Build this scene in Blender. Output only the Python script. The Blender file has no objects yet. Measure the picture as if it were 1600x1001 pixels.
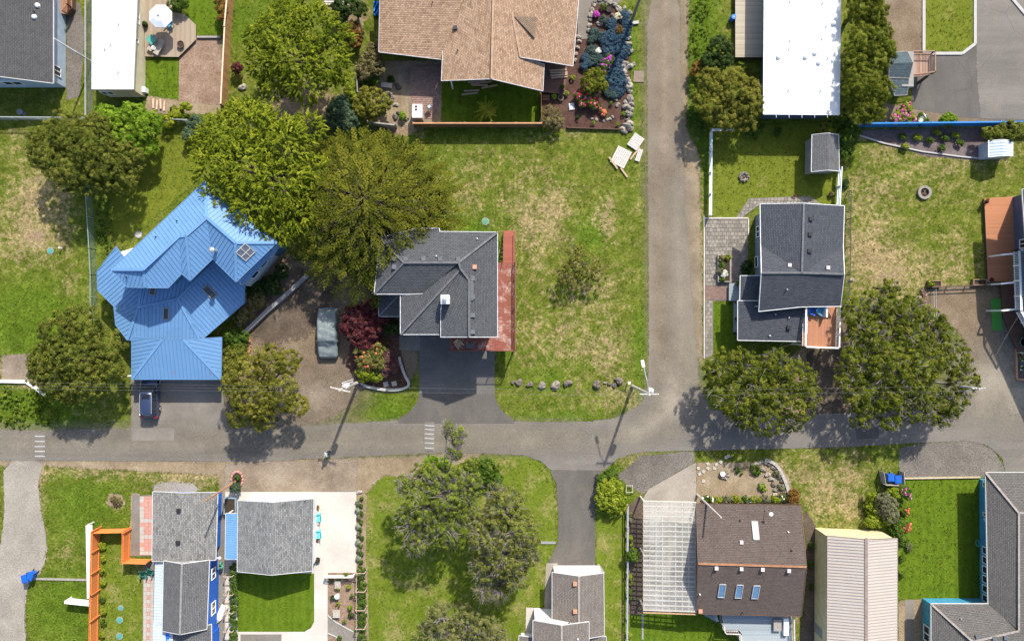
import bpy, math, random
import numpy as np
from mathutils import Vector, Matrix
random.seed(7)
RNG = np.random.default_rng(11)
S = bpy.context.scene
COL = S.collection
H = 82.0            # height of the camera over the ground, metres
PXM = 15.0          # photograph pixels per metre on the ground

# ---------------------------------------------------------------- camera, sky, sun, exposure
cd = bpy.data.cameras.new("camera"); cam = bpy.data.objects.new("camera", cd); COL.objects.link(cam)
cam.location = (0, 0, H); cam.rotation_euler = (0, 0, 0)
cd.sensor_width = 36; cd.lens = 18 / (800 / PXM / H); cd.clip_start = 1; cd.clip_end = 1500
S.camera = cam
EL, AZ = math.radians(44), math.radians(21.5)
W = bpy.data.worlds.new("World"); S.world = W; W.use_nodes = True
nt = W.node_tree; nt.nodes.clear()
sk = nt.nodes.new('ShaderNodeTexSky'); sk.sky_type = 'NISHITA'; sk.sun_disc = False
sk.sun_elevation = EL; sk.sun_rotation = AZ; sk.dust_density = 2.0
bg = nt.nodes.new('ShaderNodeBackground'); bg.inputs[1].default_value = 0.13
ow = nt.nodes.new('ShaderNodeOutputWorld')
nt.links.new(sk.outputs[0], bg.inputs[0]); nt.links.new(bg.outputs[0], ow.inputs[0])
sd = bpy.data.lights.new("sun", 'SUN'); sd.energy = 3.8; sd.angle = math.radians(0.9); sd.color = (1, 0.93, 0.81)
so = bpy.data.objects.new("sun", sd); COL.objects.link(so)
so.rotation_euler = Vector((-math.sin(AZ) * math.cos(EL), -math.cos(AZ) * math.cos(EL), -math.sin(EL))).to_track_quat('-Z', 'Y').to_euler()
so.location = (20, 50, 60)
vs = S.view_settings; vs.view_transform = 'Standard'; vs.look = 'None'; vs.gamma = 1; vs.use_curve_mapping = False
vs.exposure = 1.0
S.render.engine = 'CYCLES'
S.cycles.transparent_max_bounces = 24; S.cycles.max_bounces = 6

# ---------------------------------------------------------------- coordinates
def P(x, y, z=0.0):
    """the place at height z that stands at pixel (x, y) of the photograph"""
    k = (H - z) / H / PXM
    return Vector(((x - 800) * k, (500.5 - y) * k, z))
def G(*pts): return [P(x, y) for x, y in pts]
def rnd(a, b): return random.uniform(a, b)

# ---------------------------------------------------------------- materials
MATS = {}
class N:
    def __init__(s, name):
        s.m = bpy.data.materials.new(name); s.m.use_nodes = True; s.t = s.m.node_tree; s.t.nodes.clear()
        s.out = s.new('OutputMaterial')
    def new(s, kind, **kw):
        n = s.t.nodes.new('ShaderNode' + kind)
        for k, v in kw.items(): setattr(n, k, v)
        return n
    def put(s, sock, v):
        if hasattr(v, 'is_output'): s.t.links.new(v, sock)
        elif isinstance(v, (tuple, list)) and len(v) == 3 and sock.type == 'RGBA': sock.default_value = (*v, 1)
        else: sock.default_value = v
    def math(s, op, a, b=0.0, c=None, clamp=False):
        n = s.new('Math', operation=op, use_clamp=clamp); s.put(n.inputs[0], a); s.put(n.inputs[1], b)
        if c is not None: s.put(n.inputs[2], c)
        return n.outputs[0]
    def mix(s, f, a, b, blend='MIX'):
        n = s.new('Mix', data_type='RGBA', blend_type=blend); s.put(n.inputs[0], f); s.put(n.inputs[6], a); s.put(n.inputs[7], b)
        return n.outputs[2]
    def noise(s, vec, scale, detail=3, rough=.6, color=False):
        n = s.new('TexNoise'); n.inputs['Scale'].default_value = scale; n.inputs['Detail'].default_value = detail
        n.inputs['Roughness'].default_value = rough
        if vec is not None: s.t.links.new(vec, n.inputs['Vector'])
        return n.outputs[1 if color else 0]
    def ramp(s, f, stops, interp='LINEAR'):
        n = s.new('ValToRGB'); s.put(n.inputs[0], f); e = n.color_ramp; e.interpolation = interp
        while len(e.elements) < len(stops): e.elements.new(.5)
        for el, (p, c) in zip(e.elements, stops): el.position = p; el.color = (*c, 1) if len(c) == 3 else c
        return n.outputs[0]
    def span(s, f, a, b, c=0.0, d=1.0):
        n = s.new('MapRange', clamp=True); s.put(n.inputs[0], f)
        for i, v in enumerate((a, b, c, d)): n.inputs[i + 1].default_value = v
        return n.outputs[0]
    def attr(s, name): return s.new('Attribute', attribute_name=name)
    def obj(s): return s.new('TexCoord').outputs['Object']
    def pos(s): return s.new('NewGeometry').outputs['Position']
    def uv(s): return s.new('TexCoord').outputs['UV']
    def bump(s, h, dist=.02, strength=.6):
        n = s.new('Bump'); n.inputs['Distance'].default_value = dist; n.inputs['Strength'].default_value = strength
        s.t.links.new(h, n.inputs['Height']); return n.outputs[0]
    def bsdf(s, col, rough=.85, normal=None, metal=0.0, spec=.3):
        n = s.new('BsdfPrincipled'); s.put(n.inputs['Base Color'], col); s.put(n.inputs['Roughness'], rough)
        n.inputs['Metallic'].default_value = metal; n.inputs['Specular IOR Level'].default_value = spec
        if normal is not None: s.t.links.new(normal, n.inputs['Normal'])
        return n.outputs[0]
    def done(s, sh):
        s.t.links.new(sh, s.out.inputs[0]); return s.m

def scl(c, k): return tuple(min(1, x * k) for x in c)
def plain(name, col, rough=.7, var=.25, scale=3.0, metal=0.0, spec=.35, bump=0.0, stain=None):
    if name in MATS: return MATS[name]
    n = N(name); v = n.pos()
    f = n.noise(v, scale, 4, .65)
    c = n.ramp(f, [(.3, scl(col, 1 - var)), (.7, scl(col, 1 + var * .6))])
    if stain:
        c = n.mix(n.span(n.noise(v, .9, 5, .7), .52, .7, 0, .8), c, stain)
    nrm = n.bump(n.noise(v, scale * 8, 2), .02, bump) if bump else None
    MATS[name] = n.done(n.bsdf(c, rough, nrm, metal, spec)); return MATS[name]

def shingle(name, col, col2, row=.16, tab=.33, worn=None, contrast=1.0):
    n = N(name); uv = n.uv()
    b = n.new('TexBrick'); n.t.links.new(uv, b.inputs['Vector'])
    b.inputs['Scale'].default_value = 1; b.inputs['Brick Width'].default_value = tab; b.inputs['Row Height'].default_value = row
    b.inputs['Mortar Size'].default_value = .012; b.inputs['Color1'].default_value = (*col, 1); b.inputs['Color2'].default_value = (*col2, 1)
    b.inputs['Mortar'].default_value = (*scl(col, .45), 1); b.inputs['Bias'].default_value = 0
    f = n.noise(uv, 1.1, 5, .7); c = n.mix(n.span(f, .35, .7, 0, .55), b.outputs[0], worn or scl(col, 1.35))
    g = n.noise(uv, 7, 2); c = n.mix(.55 * contrast, c, n.ramp(g, [(.3, (.45,) * 3), (.7, (1.0,) * 3)]), 'MULTIPLY')
    st = n.new('Mapping'); st.inputs['Scale'].default_value = (.9, .12, 1); n.t.links.new(uv, st.inputs['Vector'])
    c = n.mix(n.span(n.noise(st.outputs[0], 1.0, 4, .7), .5, .75, 0, .35), c, scl(col, .6))
    # each course is thicker at its lower edge
    sx = n.new('SeparateXYZ'); n.t.links.new(uv, sx.inputs[0])
    saw = n.math('FRACT', n.math('DIVIDE', sx.outputs[1], row))
    h = n.math('ADD', n.math('MULTIPLY', saw, -1.0), n.math('MULTIPLY', b.outputs[1], -.8))
    return n.done(n.bsdf(c, .92, n.bump(h, .025, .9), 0, .15))

def boards(name, col, width=.14, ang=0.0, var=.35, worn=None, rough=.8):
    """sawn boards: colour varies from board to board and along the grain"""
    n = N(name); mp = n.new('Mapping'); n.t.links.new(n.pos(), mp.inputs['Vector'])
    mp.inputs['Rotation'].default_value = (0, 0, ang)
    sx = n.new('SeparateXYZ'); n.t.links.new(mp.outputs[0], sx.inputs[0])
    wn = n.new('TexWhiteNoise', noise_dimensions='1D'); n.t.links.new(n.math('FLOOR', n.math('DIVIDE', sx.outputs[1], width)), wn.inputs['W'])
    m2 = n.new('Mapping'); n.t.links.new(mp.outputs[0], m2.inputs['Vector']); m2.inputs['Scale'].default_value = (.7, 12, 1)
    gr = n.noise(m2.outputs[0], 1.5, 4, .6)
    f = n.math('ADD', n.math('MULTIPLY', wn.outputs[0], .6), n.math('MULTIPLY', gr, .4))
    c = n.ramp(f, [(.1, scl(col, 1 - var)), (.5, col), (.9, scl(col, 1 + var * .6))])
    if worn: c = n.mix(n.span(n.noise(n.pos(), 1.3, 6, .75), .5, .62, 0, .9), c, worn)
    return n.done(n.bsdf(c, rough, n.bump(gr, .01, .4), 0, .2))

def glass(name, col=(.02, .03, .04), rough=.08):
    n = N(name); return n.done(n.bsdf(col, rough, None, 0, .8))

def ground_tex(name, build, edge=True, soft=.12):
    """a sheet on the ground: build(n, v) gives colour, height; where d (distance inside its edge) runs out it breaks up grain by grain"""
    n = N(name); v = n.pos(); c, h, r = build(n, v)
    sh = n.bsdf(c, r, n.bump(h, .05, .7), 0, .08)
    if edge:
        d = n.attr('d').outputs['Fac']
        f = n.math('ADD', d, n.math('MULTIPLY', n.math('SUBTRACT', n.math('ADD', n.math('MULTIPLY', n.noise(v, 1.7, 5, .7), .6), n.math('MULTIPLY', n.noise(v, 7, 3, .7), .6)), .6), 2.6))
        a = n.span(f, -soft, soft)
        tr = n.new('BsdfTransparent'); ms = n.new('MixShader'); n.put(ms.inputs[0], a)
        n.t.links.new(tr.outputs[0], ms.inputs[1]); n.t.links.new(sh, ms.inputs[2]); sh = ms.outputs[0]
    MATS[name] = n.done(sh); return MATS[name]

def gravelly(c1, c2, c3, fine=9.0, big=.35, speck=.5):
    def b(n, v):
        f = n.noise(v, big, 5, .62); c = n.ramp(f, [(.3, c1), (.52, c2), (.72, c3)])
        g = n.noise(v, fine, 3, .75); c = n.mix(speck, c, n.ramp(g, [(.3, (.3,) * 3), (.52, (.85,) * 3), (.75, (1.3,) * 3)]), 'MULTIPLY')
        w = n.new('TexVoronoi'); w.inputs['Scale'].default_value = 5.5; n.t.links.new(v, w.inputs['Vector'])
        c = n.mix(min(.25, speck * .4), c, n.ramp(w.outputs['Color'], [(.2, (.5,) * 3), (.8, (1.2,) * 3)]), 'MULTIPLY')
        return c, g, .95
    return b
def asphaltic(c1, c2, stain=(.2, .17, .13), along=(1, .12)):
    def b(n, v):
        mp = n.new('Mapping'); mp.inputs['Scale'].default_value = (along[0], along[1], 1); n.t.links.new(v, mp.inputs['Vector'])
        f = n.noise(mp.outputs[0], .55, 6, .65); c = n.ramp(f, [(.32, c1), (.68, c2)])
        f2 = n.noise(v, .35, 6, .7); c = n.mix(n.span(f2, .5, .72, 0, .55), c, stain)
        g = n.noise(v, 11, 2, .8); c = n.mix(.35, c, n.ramp(g, [(.3, (.55,) * 3), (.7, (1.25,) * 3)]), 'MULTIPLY')
        w = n.new('TexVoronoi', feature='DISTANCE_TO_EDGE'); w.inputs['Scale'].default_value = .28
        wv = n.mix(.25, v, n.noise(v, 1.2, 4, .7, True)); n.t.links.new(wv, w.inputs['Vector'])
        crack = n.math('MULTIPLY', n.span(w.outputs[0], 0, .012, 1, 0), n.span(n.noise(v, .2, 2), .5, .6))
        c = n.mix(n.math('MULTIPLY', crack, .45), c, scl(c1, .5))
        return c, g, .9
    return b
def grassy(g1, g2, dry, drym=.5, fine=6.0, mow=0.0):
    def b(n, v):
        f = n.noise(v, .8, 5, .68); c = n.ramp(f, [(.3, g1), (.7, g2)])
        d = n.math('ADD', n.noise(v, .45, 6, .7), n.math('MULTIPLY', n.noise(v, 3.2, 3, .7), .35))
        c = n.mix(n.span(d, 1.02 - drym * .62, 1.12 - drym * .5, 0, .85), c, dry)
        if mow:
            sx = n.new('SeparateXYZ'); n.t.links.new(v, sx.inputs[0])
            s_ = n.math('SINE', n.math('MULTIPLY', n.math('ADD', sx.outputs[0], n.math('MULTIPLY', n.noise(v, .3), 1.2)), 8.0))
            c = n.mix(mow, c, n.ramp(n.math('MULTIPLY_ADD', s_, .5, .5), [(0, (.72,) * 3), (1, (1.25,) * 3)]), 'MULTIPLY')
        g = n.noise(v, fine, 4, .8); c = n.mix(.5 if mow else .7, c, n.ramp(g, [(.3, (.35,) * 3), (.5, (.9,) * 3), (.72, (1.45,) * 3)]), 'MULTIPLY')
        g2_ = n.noise(v, 2.2, 3, .7); c = n.mix(.4, c, n.ramp(g2_, [(.3, (.6,) * 3), (.7, (1.25,) * 3)]), 'MULTIPLY')
        return c, g, .95
    return b

def foliage(name, c0, c1, c2, trans=.2):
    if name in MATS: return MATS[name]
    n = N(name); t = n.attr('tint').outputs['Fac']
    c = n.ramp(t, [(0.05, c0), (.5, c1), (.95, c2)])
    d = n.bsdf(c, .8, None, 0, .06); tr = n.new('BsdfTranslucent'); n.put(tr.inputs[0], n.mix(1.0, c, (1.25, 1.2, .6), 'MULTIPLY'))
    ms = n.new('MixShader'); ms.inputs[0].default_value = trans; n.t.links.new(d, ms.inputs[1]); n.t.links.new(tr.outputs[0], ms.inputs[2])
    MATS[name] = n.done(ms.outputs[0]); return MATS[name]

# ---------------------------------------------------------------- objects
def top_loc(o):
    v = Vector((0, 0, 0))
    while o is not None: v += o.location; o = o.parent
    return v
def tag(o, label, cat, group=None, kind=None):
    o['label'] = label; o['category'] = cat
    if group: o['group'] = group
    if kind: o['kind'] = kind
    return o
def thing(name, label, cat, loc=(0, 0, 0), group=None, rz=0):
    o = bpy.data.objects.new(name, None); COL.objects.link(o); o.location = loc; o.rotation_euler = (0, 0, rz); o.empty_display_size = .2
    return tag(o, label, cat, group)
def link(name, me, mat, parent=None, loc=None):
    o = bpy.data.objects.new(name, me); COL.objects.link(o)
    for m in (mat if isinstance(mat, (list, tuple)) else [mat]):
        if m is not None and len(me.materials) < (len(mat) if isinstance(mat, (list, tuple)) else 1): me.materials.append(m)
    if parent is not None: o.parent = parent
    elif loc is not None: o.location = loc
    return o
def copy_tree(o, parent=None):
    c = o.copy(); COL.objects.link(c)
    if parent is not None: c.parent = parent
    for ch in list(o.children): copy_tree(ch, c)
    return c
def place(proto, used, loc, rz=0, label=None, scale=None):
    """the first call moves the thing itself, later calls a copy of it"""
    o = proto if not used.get(proto.name) else copy_tree(proto)
    used[proto.name] = 1
    o.location = loc; o.rotation_euler = (0, 0, rz)
    if scale: o.scale = (scale,) * 3 if not isinstance(scale, tuple) else scale
    if label: o['label'] = label
    return o
USED = {}

class MB:
    """collects shapes; build() links them as ONE mesh object"""
    def __init__(s): s.v = []; s.f = []; s.uv = []; s.mi = []
    def face(s, pts, uv=None, m=0):
        i = len(s.v); s.v += [tuple(p) for p in pts]; s.f.append(tuple(range(i, i + len(pts)))); s.mi.append(m)
        s.uv.append(uv if uv else [(p[0], p[1]) for p in pts]); return s
    def grid(s, vs_, fs, m=0):
        i = len(s.v); s.v += [tuple(p) for p in vs_]
        for f in fs:
            s.f.append(tuple(i + k for k in f)); s.mi.append(m); s.uv.append([(vs_[k][0], vs_[k][1]) for k in f])
        return s
    def box(s, c, size, rz=0.0, m=0, rx=0.0, ry=0.0):
        hx, hy, hz = size[0] / 2, size[1] / 2, size[2] / 2
        R = Matrix.Rotation(rz, 3, 'Z') @ Matrix.Rotation(ry, 3, 'Y') @ Matrix.Rotation(rx, 3, 'X'); c = Vector(c)
        vs_ = [c + R @ Vector((x * hx, y * hy, z * hz)) for z in (-1, 1) for x, y in ((-1, -1), (1, -1), (1, 1), (-1, 1))]
        return s.grid(vs_, [(3, 2, 1, 0), (4, 5, 6, 7), (0, 1, 5, 4), (1, 2, 6, 5), (2, 3, 7, 6), (3, 0, 4, 7)], m)
    def beam(s, a, b, w, h, m=0):
        a, b = Vector(a), Vector(b); d = b - a; L = d.length
        if L < 1e-5: return s
        t = d / L; u = t.cross(Vector((0, 0, 1)))
        u = Vector((1, 0, 0)) if u.length < 1e-4 else u.normalized(); n = u.cross(t)
        vs_ = [p + u * (x * w / 2) + n * (y * h / 2) for p in (a, b) for x, y in ((-1, -1), (1, -1), (1, 1), (-1, 1))]
        return s.grid(vs_, [(0, 1, 2, 3), (7, 6, 5, 4), (0, 4, 5, 1), (1, 5, 6, 2), (2, 6, 7, 3), (3, 7, 4, 0)], m)
    def prism(s, poly, z0, z1, m=0, bottom=True):
        poly = [(p[0], p[1]) for p in poly]
        if area2(poly) < 0: poly = poly[::-1]
        n = len(poly)
        s.face([(x, y, z1) for x, y in poly], m=m)
        if bottom: s.face([(x, y, z0) for x, y in poly[::-1]], m=m)
        for i in range(n):
            a, b = poly[i], poly[(i + 1) % n]; L = math.hypot(b[0] - a[0], b[1] - a[1])
            s.face([(*a, z0), (*b, z0), (*b, z1), (*a, z1)], [(0, z0), (L, z0), (L, z1), (0, z1)], m)
        return s
    def tube(s, pts, r0, r1=None, n=6, m=0, cap=True):
        r1 = r0 if r1 is None else r1; pts = [Vector(p) for p in pts]; k = len(pts); vs_ = []
        for i, p in enumerate(pts):
            t = (pts[min(i + 1, k - 1)] - pts[max(i - 1, 0)]); t = t.normalized() if t.length > 1e-6 else Vector((0, 0, 1))
            u = t.cross(Vector((.02, .03, 1)) if abs(t.z) < .9 else Vector((1, 0, 0))).normalized(); w = t.cross(u)
            r = r0 + (r1 - r0) * i / max(1, k - 1)
            for j in range(n):
                a = j * 2 * math.pi / n; vs_.append(p + u * (math.cos(a) * r) + w * (math.sin(a) * r))
        fs = [(i * n + j, i * n + (j + 1) % n, (i + 1) * n + (j + 1) % n, (i + 1) * n + j) for i in range(k - 1) for j in range(n)]
        if cap: fs += [tuple(range(n))[::-1], tuple((k - 1) * n + j for j in range(n))]
        return s.grid(vs_, fs, m)
    def lathe(s, prof, c=(0, 0, 0), n=16, m=0, sx=1, sy=1):
        vs_ = []; k = len(prof)
        for r, z in prof:
            for j in range(n):
                a = j * 2 * math.pi / n; vs_.append((c[0] + math.cos(a) * r * sx, c[1] + math.sin(a) * r * sy, c[2] + z))
        fs = [(i * n + j, i * n + (j + 1) % n, (i + 1) * n + (j + 1) % n, (i + 1) * n + j) for i in range(k - 1) for j in range(n)]
        fs += [tuple(range(n))[::-1], tuple((k - 1) * n + j for j in range(n))]
        return s.grid(vs_, fs, m)
    def rock(s, c, r, squash=.7, seed=0, m=0, n=9, k=6):
        rg = random.Random(seed); vs_ = []
        ph = [rg.uniform(0, 6.28) for _ in range(6)]
        for i in range(k + 1):
            th = math.pi * i / k
            for j in range(n):
                a = 2 * math.pi * j / n
                q = 1 + .2 * math.sin(2 * a + ph[0]) + .13 * math.sin(3 * a + ph[1] + th) + .1 * math.sin(2 * th + ph[2]) + rg.uniform(-.11, .11)
                vs_.append((c[0] + math.sin(th) * math.cos(a) * r * q, c[1] + math.sin(th) * math.sin(a) * r * q * .85, c[2] - math.cos(th) * r * squash * q))
        fs = [(i * n + j, i * n + (j + 1) % n, (i + 1) * n + (j + 1) % n, (i + 1) * n + j) for i in range(k) for j in range(n)]
        return s.grid(vs_, fs, m)
    def build(s, name, mat, parent=None, loc=None, smooth=False, kind=None):
        me = bpy.data.meshes.new(name); off = top_loc(parent) if parent is not None else Vector(loc or (0, 0, 0))
        me.from_pydata([(x - off.x, y - off.y, z - off.z) for x, y, z in s.v], [], s.f)
        ul = me.uv_layers.new(name='UVMap'); ul.data.foreach_set('uv', np.array([c for u in s.uv for c in u], 'f').ravel())
        if any(s.mi): me.polygons.foreach_set('material_index', s.mi)
        if smooth: me.polygons.foreach_set('use_smooth', [True] * len(s.f))
        o = link(name, me, mat, parent, off if parent is None else None)
        if kind: o['kind'] = kind
        return o

def area2(p): return sum(p[i][0] * p[(i + 1) % len(p)][1] - p[(i + 1) % len(p)][0] * p[i][1] for i in range(len(p)))
def inset(poly, d):
    """polygon moved inwards by d (d < 0: outwards)"""
    p = [Vector((q[0], q[1])) for q in poly]
    if area2(p) < 0: p = p[::-1]
    out = []; n = len(p)
    for i in range(n):
        a = (p[i] - p[i - 1]).normalized(); b = (p[(i + 1) % n] - p[i]).normalized()
        na, nb = Vector((-a.y, a.x)), Vector((-b.y, b.x)); m = na + nb
        out.append(p[i] + m * (d / max(.3, 1 + na.dot(nb))))
    return out
def clip(poly, n, c):
    """the part of a polygon where n.p <= c"""
    out = []; k = len(poly)
    for i in range(k):
        a, b = poly[i], poly[(i + 1) % k]; da = n[0] * a[0] + n[1] * a[1] - c; db = n[0] * b[0] + n[1] * b[1] - c
        if da <= 0: out.append(a)
        if da * db < 0:
            t = da / (da - db); out.append((a[0] + (b[0] - a[0]) * t, a[1] + (b[1] - a[1]) * t))
    return out
def strips(poly, ang, width, gap):
    """a flat polygon cut into boards that run along angle ang"""
    n = (-math.sin(ang), math.cos(ang)); poly = [(p[0], p[1]) for p in poly]
    q = [n[0] * x + n[1] * y for x, y in poly]; u = min(q); out = []
    while u < max(q):
        a = clip(clip(poly, n, u + width - gap), (-n[0], -n[1]), -u)
        if len(a) >= 3 and abs(area2(a)) > .002: out.append(a)
        u += width
    return out

# ================================================================ THE GROUND
# grid with three fields: dry, lush, soil (what grows where; painted as soft patches)
def soft(PX, PY, patches, base):
    f = np.full(PX.shape, base, 'f')
    for x, y, rx, ry, a in patches:
        f += a * np.exp(-(((PX - x) / rx) ** 2 + ((PY - y) / ry) ** 2) * 1.2)
    return np.clip(f, 0, 1)
DRY = [(60,300,60,40,.55),(35,370,55,60,.55),(90,360,50,50,.3),(110,450,40,35,.35),(40,230,40,50,.3),(20,560,40,40,.4),(50,590,50,25,.7),(120,640,60,25,.35),
  (780,400,130,120,.25),(840,360,60,60,.3),(860,320,50,40,.35),(945,345,30,45,.55),(930,450,60,50,.35),(870,540,120,60,.35),(960,560,60,50,.3),(820,260,80,40,.2),
  (700,240,50,40,.25),(730,300,40,50,.3),(1000,250,20,150,.2),(900,630,80,20,.35),(985,625,30,30,.4),(1360,400,60,60,.55),(1420,430,80,50,.45),(1500,390,50,60,.25),
  (1350,300,60,80,.35),(1460,270,120,70,.25),(1540,230,80,50,.3),(1450,220,120,25,.35),(1090,300,14,220,.55),(1085,480,14,120,.5),
  (1300,760,110,60,.35),(1320,800,60,40,.4),(980,720,40,20,.5),(1270,735,140,30,.25),(150,735,110,22,.55),(60,760,14,90,.6),(300,745,70,22,.6),(110,860,50,60,.3),(190,790,30,20,.35),
  (960,900,20,110,.45),(855,800,18,60,.5),(700,920,60,60,.2),(560,915,10,120,.35),(230,20,200,200,.1),(450,60,120,120,.2),(640,200,30,15,.4),(860,210,90,12,.4),(1310,580,40,80,.5),(1520,470,60,40,.45)]
LUSH = [(740,360,45,40,.5),(925,365,35,35,.6),(690,250,50,50,.25),(800,210,120,18,.2),(860,590,50,40,.35),(790,480,16,110,.5),(1000,540,14,90,.5),(610,640,50,25,.55),
  (880,650,90,12,.4),(60,640,70,40,.9),(70,480,60,50,.5),(20,500,50,60,.5),(60,530,60,40,.45),(150,360,30,100,.25),(1095,60,30,120,.75),(1180,250,140,70,.75),(1130,510,30,40,.9),
  (1500,40,60,60,.75),(420,930,80,70,.95),(650,880,140,140,.85),(820,740,60,30,.6),(1470,840,100,130,1),(1070,980,120,40,.8),(950,755,30,40,.6),(960,790,30,30,.5),
  (100,950,70,70,.65),(130,790,80,60,.55),(195,930,50,90,.75),(255,130,40,40,.8),(340,40,40,40,.75),(250,260,60,80,.65),(310,190,60,40,.5),(760,160,80,40,.9),(420,20,100,40,.4),(860,920,20,90,.6),(985,100,14,120,.6)]
SOIL = [(560,580,30,40,.2),(60,370,30,30,.45),(100,335,20,20,.4),(40,420,30,20,.3),(60,280,30,12,.4),(1390,430,40,25,.4),(1490,400,16,16,.4),(1270,590,50,70,.8),(1310,520,40,60,.5),(1300,640,60,20,.7),(1600,600,60,60,.2),
  (950,320,12,14,.4),(860,475,25,20,.25),(720,600,60,12,0),(470,160,80,60,.6),(640,150,60,60,.6),(540,20,60,60,.5),(430,440,60,60,.8),(620,200,40,14,.5),(1250,900,14,120,.5),(900,615,90,12,.35),(1180,745,90,40,.2),(180,340,12,80,.1)]
def np_mesh(name, V, F):
    me = bpy.data.meshes.new(name); nv, nf, k = len(V), len(F), F.shape[1]
    me.vertices.add(nv); me.vertices.foreach_set('co', V.astype('f').ravel())
    me.loops.add(nf * k); me.loops.foreach_set('vertex_index', F.astype('i').ravel())
    me.polygons.add(nf); me.polygons.foreach_set('loop_start', np.arange(0, nf * k, k, dtype='i'))
    me.update(calc_edges=True); return me
step = .4; xs = np.arange(-58, 58.01, step); ys = np.arange(-38, 38.01, step)
gx, gy = np.meshgrid(xs, ys); nx, ny = len(xs), len(ys)
PX = gx * PXM + 800; PY = 500.5 - gy * PXM
fields = np.stack([soft(PX, PY, [(x, y, a, b, .84 * c) for x, y, a, b, c in DRY], .17), soft(PX, PY, LUSH, .26), soft(PX, PY, SOIL, .04), np.ones_like(PX)], -1)
# far rim out to the horizon
V = np.stack([gx, gy, np.zeros_like(gx)], -1).reshape(-1, 3)
i = np.arange(nx * ny).reshape(ny, nx)
F = np.stack([i[:-1, :-1], i[:-1, 1:], i[1:, 1:], i[1:, :-1]], -1).reshape(-1, 4)
R_ = 900.0; rim = np.array([(-R_, -R_, 0), (R_, -R_, 0), (R_, R_, 0), (-R_, R_, 0)]); b0 = len(V)
cn = [i[0, 0], i[0, -1], i[-1, -1], i[-1, 0]]
V = np.concatenate([V, rim]); F = np.concatenate([F, [(b0 + k, b0 + (k + 1) % 4, cn[(k + 1) % 4], cn[k]) for k in range(4)]])
me = np_mesh('ground', V, F)
at = me.attributes.new('g', 'FLOAT_COLOR', 'POINT')
at.data.foreach_set('color', np.concatenate([fields.reshape(-1, 4), np.tile([.4, .3, .05, 1], (4, 1))]).astype('f').ravel())
def ground_material():
    n = N('meadow_ground'); v = n.pos(); sp = n.new('SeparateColor'); n.t.links.new(n.attr('g').outputs['Color'], sp.inputs[0])
    dry, lush, soil = sp.outputs
    big = n.noise(v, .55, 6, .7); mid = n.noise(v, 2.3, 5, .7); fine = n.noise(v, 7.5, 4, .8)
    c = n.ramp(n.noise(v, 1.1, 5, .7), [(.3, (.054, .088, .008)), (.5, (.10, .122, .017)), (.7, (.17, .165, .042))])
    c = n.mix(n.math('MULTIPLY', n.span(n.math('ADD', lush, n.math('MULTIPLY', n.math('SUBTRACT', mid, .5), .8)), .3, .75), .9), c, n.ramp(big, [(.3, (.052, .098, .007)), (.7, (.10, .152, .014))]))
    dm = n.math('ADD', n.math('ADD', dry, n.math('MULTIPLY', lush, -.35)), n.math('ADD', n.math('MULTIPLY', n.math('SUBTRACT', big, .5), 1.3), n.math("MULTIPLY", n.math("SUBTRACT", mid, .5), 1.5)))
    c = n.mix(n.span(dm, .28, .68, 0, .93), c, n.ramp(mid, [(.3, (.21, .158, .075)), (.7, (.34, .262, .145))]))
    sm = n.math('ADD', soil, n.math('ADD', n.math('MULTIPLY', n.math('SUBTRACT', n.noise(v, 1.1, 6, .75), .5), 1.0), n.math('MULTIPLY', n.math('SUBTRACT', fine, .5), .5)))
    c = n.mix(n.span(sm, .36, .52, 0, .92), c, n.ramp(fine, [(.3, (.17, .115, .075)), (.7, (.30, .22, .15))]))
    c = n.mix(.85, c, n.ramp(n.noise(v, 4.2, 5, .85), [(.34, (.3,) * 3), (.5, (.95,) * 3), (.68, (1.6,) * 3)]), 'MULTIPLY')
    c = n.mix(.5, c, n.ramp(n.noise(v, .42, 6, .72), [(.34, (.55,) * 3), (.5, (.95,) * 3), (.66, (1.3,) * 3)]), 'MULTIPLY')
    c = n.mix(.55, c, n.ramp(n.noise(v, 1.7, 4, .75), [(.3, (.6,) * 3), (.7, (1.3,) * 3)]), 'MULTIPLY')
    return n.done(n.bsdf(c, .95, n.bump(fine, .06, .8), 0, .05))
gr = link('ground', me, ground_material()); gr['kind'] = 'structure'

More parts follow.
